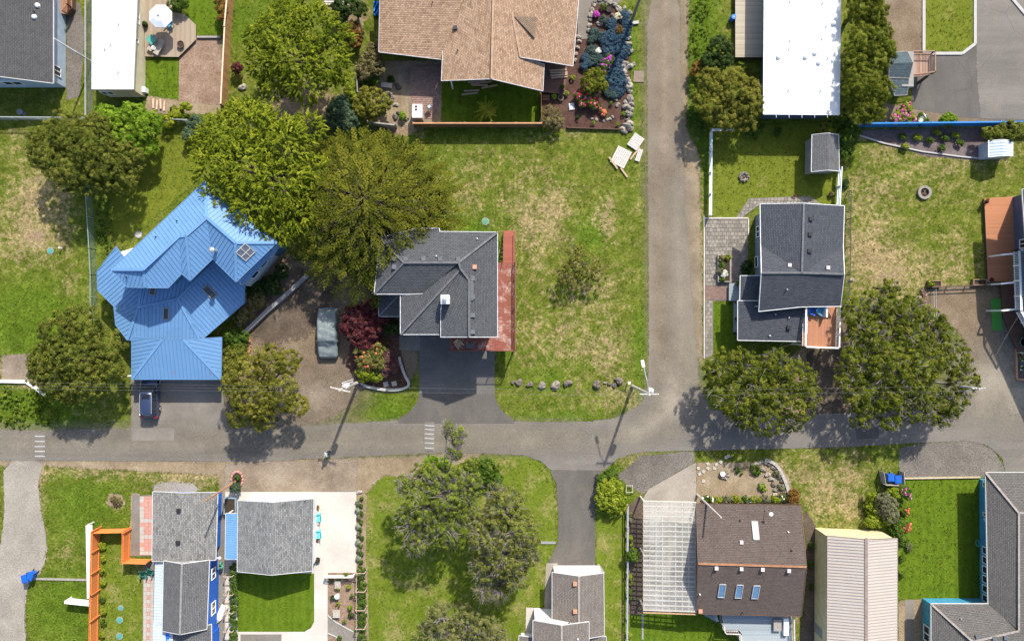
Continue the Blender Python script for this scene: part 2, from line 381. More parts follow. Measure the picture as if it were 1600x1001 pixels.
NOGRASS = np.zeros(PX.shape, bool)
def inside(PXg, PYg, poly):
    r = np.zeros(PXg.shape, bool); n = len(poly)
    for k in range(n):
        (x1, y1), (x2, y2) = poly[k], poly[(k + 1) % n]
        c = ((y1 > PYg) != (y2 > PYg)); r ^= c & (PXg < (x2 - x1) * (PYg - y1) / ((y2 - y1) or 1e-9) + x1)
    return r
def smooth_poly(pts, it=2):
    for _ in range(it):
        q = []
        for k in range(len(pts)):
            a, b = pts[k], pts[(k + 1) % len(pts)]
            q += [(a[0] * .75 + b[0] * .25, a[1] * .75 + b[1] * .25), (a[0] * .25 + b[0] * .75, a[1] * .25 + b[1] * .75)]
        pts = q
    return pts
LEVEL = []; ZROAD = [0]
def sheet(name, poly, mat, edge=.1, rounded=0, grass=False, level=None, res=.3):
    """a ground surface of its own; edge = width in metres over which its border breaks up"""
    poly = smooth_poly(poly, rounded) if rounded else poly
    P_ = np.array(poly, float); wx = (P_[:, 0] - 800) / PXM; wy = (500.5 - P_[:, 1]) / PXM
    if edge < .07: res = .6
    pad = edge * 1.6 + res
    a = np.arange(wx.min() - pad, wx.max() + pad + res, res); b = np.arange(wy.min() - pad, wy.max() + pad + res, res)
    X, Y = np.meshgrid(a, b); ins = inside(X, Y, list(zip(wx, wy))); D = np.full(X.shape, 1e9)
    for k in range(len(wx)):
        ax, ay, bx, by = wx[k], wy[k], wx[(k + 1) % len(wx)], wy[(k + 1) % len(wx)]
        dx, dy = bx - ax, by - ay; t = np.clip(((X - ax) * dx + (Y - ay) * dy) / (dx * dx + dy * dy + 1e-12), 0, 1)
        D = np.minimum(D, np.hypot(X - ax - t * dx, Y - ay - t * dy))
    if not grass:
        global NOGRASS
        NOGRASS |= inside(PX, PY, poly)
    bb = (wx.min() - pad, wx.max() + pad, wy.min() - pad, wy.max() + pad)
    lv = 1 + max([l for q, l in LEVEL if q[0] < bb[1] and q[1] > bb[0] and q[2] < bb[3] and q[3] > bb[2]] or [0])
    LEVEL.append((bb, lv)); z = .004 * lv
    if name == 'road' and not ZROAD[0]: ZROAD[0] = z
    if edge < .07:      # a clean edge: the polygon itself
        m = MB(); m.face([(x, y, z) for x, y in (zip(wx, wy) if area2(list(zip(wx, wy))) > 0 else list(zip(wx, wy))[::-1])]); o = m.build(name, mat)
        d = o.data.attributes.new('d', 'FLOAT', 'POINT'); d.data.foreach_set('value', [9.0] * len(o.data.vertices)); o['kind'] = 'structure'; return o
    D = np.where(ins, D, -D) / edge
    idx = np.arange(X.size).reshape(X.shape); ok = D.ravel() > -1.7
    Fq = np.stack([idx[:-1, :-1], idx[:-1, 1:], idx[1:, 1:], idx[1:, :-1]], -1).reshape(-1, 4)
    Fq = Fq[ok[Fq].any(1)]; used, inv = np.unique(Fq, return_inverse=True)
    Vv = np.stack([X.ravel()[used], Y.ravel()[used], np.full(len(used), z)], -1)
    me = np_mesh(name, Vv, inv.reshape(-1, 4)); d = me.attributes.new('d', 'FLOAT', 'POINT'); d.data.foreach_set('value', np.clip(D.ravel()[used], -9, 9).astype('f'))
    o = link(name, me, mat); o['kind'] = 'structure'; return o

A_road = ground_tex('old_asphalt', asphaltic((.125, .115, .104), (.18, .165, .148), (.22, .195, .16), (.12, 1)))
A_new = ground_tex('dark_asphalt', asphaltic((.088, .082, .075), (.118, .110, .10), (.15, .135, .115), (1, .3)))
A_lane = ground_tex('lane_chipseal', asphaltic((.185, .163, .132), (.27, .238, .19), (.285, .24, .18), (1, .08)))
A_lsoft = ground_tex('lane_brown_dust', gravelly((.17, .132, .095), (.235, .19, .142), (.285, .24, .185), 8, .3, .35), True, 1.3)
A_ldust = ground_tex('pale_dust', gravelly((.20, .175, .14), (.255, .225, .18), (.30, .265, .21), 8, .3, .3), True, 1.6)
A_psoft = ground_tex('parking_gravel', gravelly((.17, .135, .10), (.235, .19, .145), (.29, .245, .195), 8, .3, .6), True, 1.2)
A_gravel = ground_tex('tan_gravel', gravelly((.155, .12, .09), (.235, .19, .145), (.30, .255, .20)))
A_grey = ground_tex('grey_gravel', gravelly((.115, .10, .088), (.165, .148, .13), (.21, .19, .165), 7, .3, .75))
A_pale = ground_tex('pale_gravel', gravelly((.21, .19, .165), (.275, .25, .215), (.33, .30, .265), 8, .25, .4))
A_brown = ground_tex('brown_gravel', gravelly((.145, .108, .072), (.20, .152, .105), (.26, .205, .148), 8, .3, .6))
A_dirt = ground_tex('bare_dirt', gravelly((.18, .135, .088), (.25, .195, .128), (.315, .258, .182), 6, .5, .45))
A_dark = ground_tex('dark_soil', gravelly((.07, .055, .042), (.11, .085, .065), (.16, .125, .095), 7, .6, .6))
A_mulch = ground_tex('bark_mulch', gravelly((.065, .036, .028), (.095, .053, .042), (.125, .075, .058), 6, .8, .75))
A_rmulch = ground_tex('red_bark', gravelly((.20, .13, .092), (.265, .185, .135), (.32, .24, .185), 6, .8, .7))
A_conc = ground_tex('bright_concrete', gravelly((.42, .385, .345), (.475, .44, .40), (.52, .485, .45), 12, .3, .15))
A_conc2 = ground_tex('worn_concrete', gravelly((.24, .21, .175), (.30, .265, .225), (.35, .315, .275), 12, .5, .25))
A_conc3 = ground_tex('grey_concrete', gravelly((.15, .135, .118), (.185, .168, .148), (.22, .20, .178), 12, .35, .25))
A_slab = ground_tex('dark_concrete', gravelly((.105, .10, .094), (.13, .124, .116), (.155, .146, .135), 12, .35, .25))
A_lawn = ground_tex('mown_lawn', grassy((.062, .108, .006), (.096, .148, .011), (.155, .162, .034), .3, 5.5, .3))
A_lawn2 = ground_tex('yellow_lawn', grassy((.09, .118, .010), (.138, .158, .020), (.205, .185, .06), .4, 5.5, 0))
A_lawn3 = ground_tex('patchy_lawn', grassy((.082, .122, .009), (.128, .162, .020), (.235, .205, .08), .55, 5, .1))
A_white = plain('road_paint', (.42, .42, .41), .85, .45, 9)
A_purple = ground_tex('purple_gravel', gravelly((.10, .075, .075), (.15, .118, .118), (.20, .17, .165), 7, .5, .7))
# lawns, soil and gravel first, paved surfaces on top
sheet('lawn', [(1106,200),(1310,190),(1310,320),(1180,322),(1150,345),(1104,345)], A_lawn2, .25, grass=True)
sheet('lawn', [(1112,474),(1150,474),(1152,552),(1112,556)], A_lawn, .12, grass=True)
sheet('lawn', [(1402,745),(1534,745),(1534,938),(1404,936)], A_lawn, .1, grass=True)
sheet('lawn', [(371,893),(492,893),(491,965),(484,984),(470,990),(371,988)], A_lawn, .06, grass=True)
sheet('lawn', [(571,735),(640,720),(740,710),(815,712),(845,722),(862,745),(869,790),(866,880),(856,985),(845,1030),(571,1030)], A_lawn3, .35, grass=True)
sheet('lawn', [(932,810),(976,810),(976,1030),(944,1030),(944,890),(932,885)], A_lawn3, .15, grass=True)
sheet('lawn', [(980,955),(1132,955),(1132,1030),(980,1030)], A_lawn, .1, grass=True)
sheet('lawn', [(1443,-8),(1521,-8),(1521,70),(1503,81),(1443,81)], A_lawn2, .03, grass=True)
sheet('lawn', [(229,92),(279,92),(278,158),(250,155),(240,130),(229,120)], A_lawn, .2, grass=True)
sheet('lawn', [(290,-10),(352,-10),(346,52),(308,55),(290,25)], A_lawn, .2, grass=True)
sheet('lawn', [(157,830),(193,830),(193,875),(224,878),(224,1030),(155,1030)], A_lawn3, .15, grass=True)
sheet('lawn', [(684,132),(700,128),(845,140),(845,196),(750,194),(690,182),(676,175)], A_lawn, .12, grass=True)
sheet('lawn', [(300,180),(345,178),(345,200),(300,290),(200,375),(165,360),(180,250)], A_lawn2, .6, grass=True)
sheet('dirt', [(2,555),(50,552),(52,595),(2,595)], A_gravel, .2)
sheet('dirt', [(360,430),(500,400),(560,440),(600,470),(655,530),(650,600),(600,600),(560,608),(545,640),(470,668),(360,672),(345,620),(385,560),(385,520)], A_brown, .5, 1)
sheet('dirt', [(395,590),(545,575),(556,612),(520,650),(470,664),(350,668)], A_psoft, 2.4, 1)
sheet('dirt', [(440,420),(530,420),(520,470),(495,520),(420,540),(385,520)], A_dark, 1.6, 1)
sheet('verge', [(-20,718),(200,718),(360,720),(640,712),(760,704),(700,745),(640,748),(600,742),(570,772),(345,772),(340,742),(200,735),(80,728),(-20,728)], A_dirt, .55)
sheet('gravel', [(352,724),(560,716),(556,772),(350,772)], A_gravel, .3)
sheet('gravel_drive', [(4,716),(72,718),(60,745),(62,790),(72,830),(74,868),(62,898),(42,912),(38,980),(48,1040),(-30,1040),(-30,905),(0,860),(8,800)], A_pale, .3, 1)
sheet('gravel', [(975,735),(1000,712),(1085,704),(1085,722),(1004,772),(960,742)], A_grey, .4)
sheet('gravel', [(1405,700),(1440,692),(1520,688),(1552,702),(1572,735),(1574,745),(1405,748)], A_grey, .2)
sheet('gravel_lot', [(1450,450),(1525,445),(1590,520),(1620,640),(1500,650),(1530,600),(1520,545),(1470,490)], A_grey, .5)
sheet('dirt', [(1440,452),(1560,446),(1565,560),(1530,600),(1500,520),(1452,480)], A_brown, .5)
sheet('dirt', [(1260,548),(1330,545),(1315,600),(1320,648),(1265,655),(1262,600)], A_dark, .6)
sheet('gravel', [(1383,-10),(1441,-10),(1441,82),(1400,84),(1380,40)], A_brown, .12)
sheet('dirt', [(1370,160),(1410,165),(1500,182),(1570,175),(1575,197),(1365,197)], A_brown, .3)
sheet('dirt', [(1340,203),(1540,200),(1545,252),(1450,245),(1345,214)], A_purple, .25)
sheet('dirt', [(1088,722),(1215,722),(1235,750),(1240,786),(1088,786)], A_dirt, .35)
sheet('dirt', [(280,58),(308,58),(347,60),(346,166),(279,170)], A_rmulch, .1)
sheet('dirt', [(104,25),(124,0),(133,50),(125,150),(104,157)], A_grey, .2)
sheet('dirt', [(228,150),(285,158),(345,165),(345,178),(228,178)], A_dirt, .4)
sheet('patio_soil', [(600,95),(690,95),(690,196),(590,198),(575,150)], A_dirt, .3)
sheet('flower_bed', [(884,5),(950,0),(985,35),(985,200),(882,202),(845,190),(860,150),(890,100)], A_mulch, .25)
sheet('flower_bed', [(845,100),(890,100),(892,200),(848,178)], A_mulch, .2)
sheet('gravel', [(905,-10),(985,-10),(960,10),(925,5)], A_conc3, .2)
sheet('flower_bed', [(565,470),(625,500),(626,550),(640,598),(620,608),(565,600),(540,570)], A_mulch, .25)
sheet('flower_bed', [(511,892),(556,892),(556,985),(512,968)], A_rmulch, .05)
sheet('flower_bed', [(512,985),(540,995),(545,1030),(512,1030)], A_rmulch, .1)
sheet('flower_bed', [(556,770),(573,772),(572,888),(556,888)], A_dirt, .1)
sheet('flower_bed', [(558,886),(574,886),(577,1030),(558,1030)], A_dirt, .15)
sheet('dirt', [(1254,790),(1275,822),(1275,1030),(1240,1030),(1256,960),(1262,885)], A_dark, .3)
sheet('dirt', [(1404,938),(1443,935),(1443,1030),(1404,1030)], A_dirt, .1)
sheet('paved_walk', [(1414,936),(1428,936),(1428,1030),(1413,1030)], A_conc3, .03)
sheet('dirt', [(982,786),(1004,782),(1004,960),(982,960)], A_dark, .15)
sheet('path', [(990,782),(1003,770),(1003,950),(991,950)], A_dark, .1)
sheet('path', [(340,772),(356,770),(356,870),(352,1030),(338,1030)], A_conc3, .08)
# the lane and the road
sheet('verge', [(1062,-20),(1076,-20),(1072,200),(1092,240),(1096,420),(1098,560),(1080,560),(1062,300)], A_dirt, .6)
sheet('lane', [(1010,-30),(1062,-30),(1064,150),(1068,300),(1078,430),(1090,560),(1092,660),(985,660),(1012,625),(1014,500),(1012,250)], A_lane, .35, 1)
sheet('lane_gravel', [(1020,-30),(1058,-30),(1054,250),(1045,300),(1035,305),(1022,300)], A_lsoft, 1.3)
for k, x in enumerate((1030, 1060)): sheet('wheel_track', [(x - 9, 290), (x + 7, 290), (x + 12, 460), (x + 16, 640), (x - 2, 640), (x - 6, 460)], A_ldust if k else A_lsoft, 1.1)
sheet('driveway', [(205,588),(345,588),(356,672),(205,672)], A_conc3, .12)
sheet('road', [(-40,671),(75,672),(205,669),(345,669),(480,665),(560,660),(650,654),(760,656),(850,659),(920,658),(965,652),(1000,632),(1016,605),(1090,600),(1110,640),(1265,647),(1500,638),(1640,641),(1640,740),(1572,740),(1565,715),(1545,696),(1510,688),(1435,691),(1300,699),(1200,701),(1060,704),(1000,706),(968,714),(944,735),(860,735),(845,720),(820,711),(760,708),(700,707),(600,711),(500,716),(400,721),(200,720),(-40,719)], A_road, .22)
sheet('road_dust', [(1000,655),(1030,610),(1034,570),(1072,570),(1085,640),(1070,660),(1000,690),(930,688),(970,672)], A_ldust, 1.2)
sheet('road_dust', [(1500,560),(1570,540),(1640,600),(1640,660),(1560,655),(1500,645)], A_ldust, 1.8)
sheet('road_patch', [(318,690),(412,689),(413,707),(320,708)], A_new, .06); sheet('road_patch', [(826,672),(868,671),(869,690),(828,692)], A_conc3, .08); sheet('road_patch', [(1336,668),(1372,667),(1374,684),(1338,686)], A_new, .08)
for y_ in (681, 697): sheet('road_wear', [(-40, y_ - 3), (500, y_ - 6), (900, y_ - 9), (900, y_ - 3), (500, y_), (-40, y_ + 3)], A_ldust, 1.0)
sheet('driveway', [(205,669),(272,668),(272,688),(207,688)], A_conc3, .05)
sheet('driveway', [(655,520),(773,520),(773,615),(655,615)], A_slab, .03)
sheet('driveway', [(655,614),(773,614),(776,628),(786,643),(803,655),(803,661),(622,661),(622,655),(640,643),(652,628)], A_new, .06)
sheet('driveway', [(858,733),(942,735),(934,748),(930,800),(930,892),(867,892),(854,884),(872,846),(872,800),(869,755)], A_new, .1)
sheet('walk', [(624,523),(656,523),(656,547),(624,547)], A_conc3, .03)
sheet('driveway', [(1450,86),(1503,86),(1523,70),(1523,-30),(1650,-30),(1650,190),(1560,188),(1500,183),(1425,170),(1425,120)], A_new, .12)
sheet('road', [(1524,-30),(1580,-30),(1650,40),(1650,188),(1532,185),(1526,120)], A_road, .3)
sheet('gravel', [(238,757),(262,752),(300,754),(312,764),(300,772),(240,772)], A_pale, .4)
sheet('dirt', [(205,770),(219,770),(219,868),(203,868)], A_dirt, .2)
sheet('dirt', [(170,770),(190,772),(196,786),(180,795),(168,785)], A_dirt, .5)
sheet('dirt', [(1588,526),(1640,526),(1640,592),(1589,592)], A_grey, .2)
sheet('concrete_pad', [(352,768),(557,768),(557,894),(512,894),(512,1030),(352,1030)], A_conc, .03)
sheet('lawn', [(371,895),(491,895),(491,970),(486,980),(476,986),(371,986)], A_lawn, .03, 0, grass=True)
sheet('path', [(376,990),(440,990),(440,1030),(376,1030)], A_conc3, .03)
sheet('path', [(512,962),(525,972),(548,983),(556,988),(556,1030),(535,1030),(535,1008),(525,995),(512,988)], A_conc3, .03)
sheet('concrete_apron', [(1005,778),(1013,764),(1087,722),(1088,788),(1005,788)], A_conc2, .05)
sheet('patio_floor', [(1004,788),(1090,788),(1090,957),(1004,955)], A_conc2, .03)
sheet('walk', [(853,879),(871,879),(871,962),(850,962)], A_conc2, .03)
sheet('walk', [(822,948),(846,949),(846,993),(821,993)], A_conc, .03)
sheet('walk', [(902,-20),(925,-20),(920,61),(903,61)], A_conc3, .04)
sheet('patio', [(1101,341),(1169,341),(1168,448),(1140,450),(1136,470),(1101,470)], A_conc3, .03)
sheet('walk', [(1101,470),(1114,470),(1114,556),(1101,560)], A_conc3, .03)
sheet('walk', [(1170,310),(1265,306),(1285,320),(1185,320),(1160,340),(1150,340)], A_conc3, .06)
sheet('patio', [(624,108),(690,100),(683,172),(676,188),(640,186),(636,140)], A_gravel, .1)
sheet('patio', [(218,774),(240,772),(239,868),(205,868),(207,770)], A_conc3, .03)
sheet('walk', [(224,873),(243,873),(242,1030),(223,1030)], A_conc3, .03)
# speed humps with painted bars
def hump(px, py, ys_, w, label, tilt=0):
    t = thing('speed_hump', label, 'speed hump', P(px, py), 'speed humps on the road')
    zr = ZROAD[0] + .006; m = MB(); x0, x1 = (px - 800) / PXM - w * .52, (px - 800) / PXM + w * .52
    ya, yb = (500.5 - ys_[-1] - 5) / PXM, (500.5 - ys_[0] + 5) / PXM
    prof = [(x0 + (x1 - x0) * k / 8, zr + .05 * math.sin(math.pi * k / 8)) for k in range(9)]
    for (a, za), (b, zb) in zip(prof, prof[1:]): m.face([(a, ya, za), (b, ya, zb), (b, yb, zb), (a, yb, za)])
    o = m.build('hump', A_road, t); d = o.data.attributes.new('d', 'FLOAT', 'POINT'); d.data.foreach_set('value', [9.0] * len(o.data.vertices))
    for y in ys_:
        m = MB(); yy = (500.5 - y) / PXM
        for k in range(6):
            a, b = x0 + w * .06 + w * .92 * k / 6, x0 + w * .06 + w * .92 * (k + 1) / 6
            za, zb = [zr + .006 + .05 * math.sin(math.pi * (q - x0) / (x1 - x0)) for q in (a, b)]
            m.face([(a, yy - .045 + tilt * k, za), (b, yy - .045 + tilt * (k + 1), zb), (b, yy + .045 + tilt * (k + 1), zb), (a, yy + .045 + tilt * k, za)])
        m.build('painted_bar', A_white, t)
hump(62.5, 697, [681, 689, 697, 704.5, 712], 17 / PXM, 'speed hump with five white painted bars near the gravel drive')
hump(671, 682, [664, 670, 677, 684, 691, 699], 16 / PXM, 'speed hump with six white painted bars below the black driveway', -.01)

# ================================================================ BUILDING TOOLS
from mathutils.geometry import tessellate_polygon
def newell(p):
    n = Vector((0, 0, 0))
    for i in range(len(p)):
        a, b = p[i], p[(i + 1) % len(p)]
        n += Vector(((a[1] - b[1]) * (a[2] + b[2]), (a[2] - b[2]) * (a[0] + b[0]), (a[0] - b[0]) * (a[1] + b[1])))
    return n.normalized()
class Roof:
    """roof planes given as corner lists (world points); slab with thickness, fascia along free edges, caps along ridges, seams on metal"""
    def __init__(s, parent, faces, mat, t=.16, name='roof', trim=None, cap=None, seam=None, s_mat=None):
        s.parent = parent; s.faces = []; m = MB(); edges = {}; sm = MB()
        for f in faces:
            f = [Vector(p) for p in f]; n = newell(f)
            if n.z < 0: f = f[::-1]; n = -n
            raw = f
            if len(f) > 3:      # true plane through the corners
                c0 = sum(f, Vector()) / len(f); f = []; d0 = Vector((0, 0, H))
                for p in raw: ray = p - d0; f.append(d0 + ray * ((c0 - d0).dot(n) / ray.dot(n)))
            s.faces.append((f, n))
            u = Vector((0, 0, 1)).cross(n); u = u.normalized() if u.length > .02 else Vector((1, 0, 0)); v = n.cross(u)
            uv = [(p.dot(u), p.dot(v)) for p in f]
            m.face(f, uv); m.face([p - Vector((0, 0, t)) for p in f[::-1]], uv[::-1])
            for a, b, ra, rb in zip(f, f[1:] + f[:1], raw, raw[1:] + raw[:1]):
                k = tuple(sorted((tuple(round(c, 2) for c in ra), tuple(round(c, 2) for c in rb)))); edges.setdefault(k, []).append((a, b, n))
            if seam:
                for ia, ib, ic in tessellate_polygon([f]):
                    tr = [f[ia], f[ib], f[ic]]; tn = newell(tr); d0 = tr[0].dot(tn)
                    if tn.z < 0: tn = -tn; d0 = -d0
                    us = [p.dot(u) for p in tr]; x = math.ceil(min(us) / seam) * seam; vh = Vector((v.x, v.y)).normalized(); t2 = [(p.dot(u), p.x * vh.x + p.y * vh.y) for p in tr]
                    while x < max(us):
                        pr = clip(clip(t2, (1, 0), x + .02), (-1, 0), -(x - .02))
                        if len(pr) >= 3:
                            ab = []
                            for q in (min(q[1] for q in pr), max(q[1] for q in pr)):
                                p = u * x + Vector((vh.x * q, vh.y * q, 0)); p.z = (d0 - tn.x * p.x - tn.y * p.y) / tn.z + .012; ab.append(p)
                            if (ab[1] - ab[0]).length > .12: sm.beam(*ab, .045, .045)
                        x += seam
        tm, cm = MB(), MB(); up = Vector((0, 0, 1))
        for es in edges.values():
            if len(es) == 1:
                a, b, n = es[0]; m.face([a, a - up * t, b - up * t, b])
                d = (b - a).normalized(); o = d.cross(up).normalized()
                tm.beam(a + o * .03 - up * .05 - d * .02, b + o * .03 - up * .05 + d * .02, .055, .15)
            elif len(es) == 2:
                (a, b, n1), (b2, a2, n2) = es
                for p, q in ((a, b), (b2, a2)): m.face([p, p - up * t, q - up * t, q])
                if a2.z > a.z: a = a2
                if b2.z > b.z: b = b2
                mid = (a + b) / 2; c1 = sum((p for p in s.face_of(n1)), Vector()) / len(s.face_of(n1))
                if n1.dot(n2) < .995 and (c1 - mid).dot(n2) < -.01: cm.beam(a + (n1 + n2).normalized() * .03, b + (n1 + n2).normalized() * .02, .2 if not seam else .26, .04)
        s.ob = m.build(name, mat, parent)
        if trim and tm.f: tm.build('fascia', trim, parent)
        if cap and cm.f: cm.build('ridge_cap', cap, s.ob)
        if seam and sm.f: sm.build('standing_seams', s_mat or mat, s.ob, kind='stuff')
    def face_of(s, n): return next(f for f, k in s.faces if k == n)
    def at(s, px, py):
        """point on the roof seen at pixel (px, py), and its normal"""
        o = Vector((0, 0, H)); d = P(px, py, 0) - o; best = None
        for f, n in s.faces:
            t = (f[0] - o).dot(n) / d.dot(n); q = o + d * t
            if inside(np.array([q.x]), np.array([q.y]), [(p.x, p.y) for p in f])[0] and (best is None or q.z > best[0].z): best = (q, n)
        if best is None:
            f, n = min(s.faces, key=lambda fn: ((sum(fn[0], Vector()) / len(fn[0])) - P(px, py, 4)).length)
            best = (o + d * ((f[0] - o).dot(n) / d.dot(n)), n)
        return best
def walls(parent, poly, z1, mat, z0=0.0, name='wall'):
    m = MB(); m.prism(poly, z0, z1, bottom=False); return m.build(name, mat, parent)
def gable(parent, c4, ze, zr, roofmat, wallmat, ov=.4, trim=None, cap=None, seam=None, px=True, name='roof', z0=0.0, t=.14, gwall=None):
    """c4: eave corners (end 1 left, right; end 2 right, left) at eave height ze; the ridge runs from end 1 to end 2 at zr"""
    a, b, c, d = [P(*q, ze) for q in c4] if px else [Vector((q[0], q[1], ze)) for q in c4]
    r1, r2 = (a + b) / 2, (d + c) / 2; r1.z = r2.z = zr
    R = Roof(parent, [[a, r1, r2, d], [r1, b, c, r2]], roofmat, t, name, trim, cap, seam)
    q = inset([a, b, c, d], ov); A = Vector((a.x, a.y))
    q.sort(key=lambda p: 0); k = min(range(4), key=lambda i: (q[i] - A).length)
    q = q[k:] + q[:k]
    if (q[1] - Vector((b.x, b.y))).length > (q[3] - Vector((b.x, b.y))).length: q = [q[0], q[3], q[2], q[1]]
    w = (b - a).length / 2; slope = (zr - ze) / max(w, .1); zw = ze + ov * slope - t - .01; zp = zr - t - .01
    m = MB(); B = lambda p, z: (p[0], p[1], z); m1, m2 = (q[0] + q[1]) / 2, (q[2] + q[3]) / 2
    for p, r, mm in ((q[0], q[1], m1), (q[2], q[3], m2)):
        L = (r - p).length; m.face([B(p, z0), B(r, z0), B(r, zw), B(mm, zp), B(p, zw)], [(0, z0), (L, z0), (L, zw), (L / 2, zp), (0, zw)])
    for p, r in ((q[1], q[2]), (q[3], q[0])):
        L = (r - p).length; m.face([B(p, z0), B(r, z0), B(r, zw), B(p, zw)], [(0, z0), (L, z0), (L, zw), (0, zw)])
    wl = m.build('wall', wallmat, parent); R.wall = wl; R.q = q; return R
def siding(name, col, h=.16, vertical=False, rough=.6, var=.12):
    n = N(name); sx = n.new('SeparateXYZ'); n.t.links.new(n.uv(), sx.inputs[0])
    saw = n.math('FRACT', n.math('DIVIDE', sx.outputs[0 if vertical else 1], h))
    c = n.mix(n.span(n.noise(n.pos(), 1.5, 4), .35, .7, 0, 1), scl(col, 1 - var), scl(col, 1 + var))
    c = n.mix(n.span(saw, 0, .14, .55, 0), c, scl(col, .45))
    return n.done(n.bsdf(c, rough, n.bump(saw, .02, .6), 0, .3))
DULLW = plain('dull_white', (.46, .46, .46), .6, .12, 2); WHITE = plain('white_paint', (.74, .74, .73), .5, .08, 2); DKGLASS = glass('window_glass'); BLKGLASS = glass('black_glass', (.01, .012, .015))
GALV = plain('galvanised', (.42, .44, .46), .45, .15, 4, .5); BLACKM = plain('black_metal', (.02, .02, .022), .5)
ORANGEV = plain('orange_vent', (.42, .22, .14), .6); GREYM = plain('grey_plastic', (.10, .11, .12), .6); PINKV = plain('pale_vent', (.5, .45, .45), .6)
def window(parent, a, b, z0, z1, out, frame=None, glassm=None, bars=1, name='window'):
    """window in a wall from world point a to b, between heights z0 and z1; out = unit direction away from the wall"""
    a, b, o = Vector((a[0], a[1], 0)), Vector((b[0], b[1], 0)), Vector((out[0], out[1], 0)); up = Vector((0, 0, 1))
    d = (b - a).normalized(); m = MB(); f = .08
    for p, q in ((a + up * z0, b + up * z0), (a + up * z1, b + up * z1)): m.beam(p + o * .04 - d * .04, q + o * .04 + d * .04, .08, .09)
    for k in range(bars + 2):
        p = a.lerp(b, k / (bars + 1)); m.beam(p + o * .043 + up * z0, p + o * .043 + up * z1, .085, .085)
    w = m.build(name, frame or WHITE, parent)
    g = MB(); c = (a + b) / 2 + up * ((z0 + z1) / 2) + o * .02
    g.box(c, ((b - a).length, .03, z1 - z0), math.atan2(d.y, d.x)); g.build('pane', glassm or DKGLASS, w); return w
def on_roof(R, px, py, dz=0.0): p, n = R.at(px, py); return p + n * dz, n
def vents(R, items):
    """items: (px, py, kind)"""
    for px, py, kind in items:
        p, n = R.at(px, py); m = MB(); zr = math.atan2(n.x, -n.y) if abs(n.z) < .999 else 0
        tilt = math.acos(min(1, n.z))
        if kind == 'box': m.box(p + n * .08, (.42, .42, .2), zr, rx=0); nm, mt = 'roof_vent', GREYM
        elif kind == 'black': m.box(p + n * .1, (.36, .4, .24), zr); nm, mt = 'roof_vent', BLACKM
        elif kind == 'orange': m.box(p + n * .1, (.4, .4, .22), zr); nm, mt = 'roof_vent', ORANGEV
        elif kind == 'pale': m.box(p + n * .1, (.34, .34, .24), zr); nm, mt = 'roof_vent', PINKV
        elif kind == 'dome': m.lathe([(.24, -.1), (.24, .1), (.2, .2), (.1, .27), (.01, .29)], p, 12); nm, mt = 'roof_vent', WHITE
        else: m.tube([p - Vector((0, 0, .1)), p + Vector((0, 0, .26))], .06, n=8); nm, mt = 'vent_pipe', {'pipe': GALV, 'wpipe': WHITE, 'bpipe': BLACKM}[kind]
        m.build(nm, mt, R.parent)
def skylight(R, px, py, w0, h0, ang=None, frame=None, glassm=None, bar=False, lift=.12):
    p, n = R.at(px, py); u = Vector((0, 0, 1)).cross(n)
    u = u.normalized() if u.length > .02 else Vector((1, 0, 0)); v = n.cross(u)
    if ang is not None: c, s_ = math.cos(ang), math.sin(ang); u, v = u * c + v * s_, v * c - u * s_
    m = MB(); q = p + n * lift; hw, hh = w0 / 2 - .05, h0 / 2 - .05
    cs = [q - u * hw - v * hh, q + u * hw - v * hh, q + u * hw + v * hh, q - u * hw + v * hh]
    for a, b in zip(cs, cs[1:] + cs[:1]): m.beam(a - n * .1, b - n * .1, .07, .24)
    if bar: m.beam((cs[0] + cs[3]) / 2, (cs[1] + cs[2]) / 2, .07, .06); m.beam((cs[0] + cs[1]) / 2, (cs[3] + cs[2]) / 2, .07, .06)
    k = m.build('skylight', frame or GREYM, R.parent)
    g = MB(); g.face([c_ - n * .03 for c_ in cs]); g.build('pane', glassm or DKGLASS, k); return k
def deck(parent, poly, z, mat, ang=0.0, width=.15, th=.05, name='deck', gap=.014, skirt=None, z0=0.0):
    """boarded floor: real boards, joined (each only a pixel or two wide)"""
    m = MB()
    for s_ in strips(poly, ang, width, gap): m.prism(s_, z - th, z)
    o = m.build('deck_boards', mat, parent, kind='stuff')
    if skirt:
        m = MB(); m.prism(inset(poly, .06), z0, z - th - .004, bottom=False); m.build('deck_skirt', skirt, parent)
    return o
def railing(parent, pts, z, h=.95, mat=None, post=.1, bal=.13, top=.12, name='railing'):
    """posts, top rail, bottom rail, balusters along a line of world points"""
    r = MB(); bm = MB()
    for a, b in zip(pts, pts[1:]):
        a, b = Vector((a[0], a[1], z)), Vector((b[0], b[1], z)); L = (b - a).length; up = Vector((0, 0, 1))
        r.beam(a + up * h, b + up * h, top, .05); r.beam(a + up * .12, b + up * .12, .05, .05)
        n = max(1, round(L / 1.6))
        for k in range(n + 1): p = a.lerp(b, k / n); r.box(p + up * (h / 2 + .01), (post, post, h + .06))
        n = int(L / bal)
        for k in range(1, n): p = a.lerp(b, k / n); bm.box(p + up * (h / 2), (.03, .03, h - .15))
    o = r.build(name, mat or WHITE, parent)
    if bm.f: bm.build('balusters', mat or WHITE, o, kind='stuff')
    return o
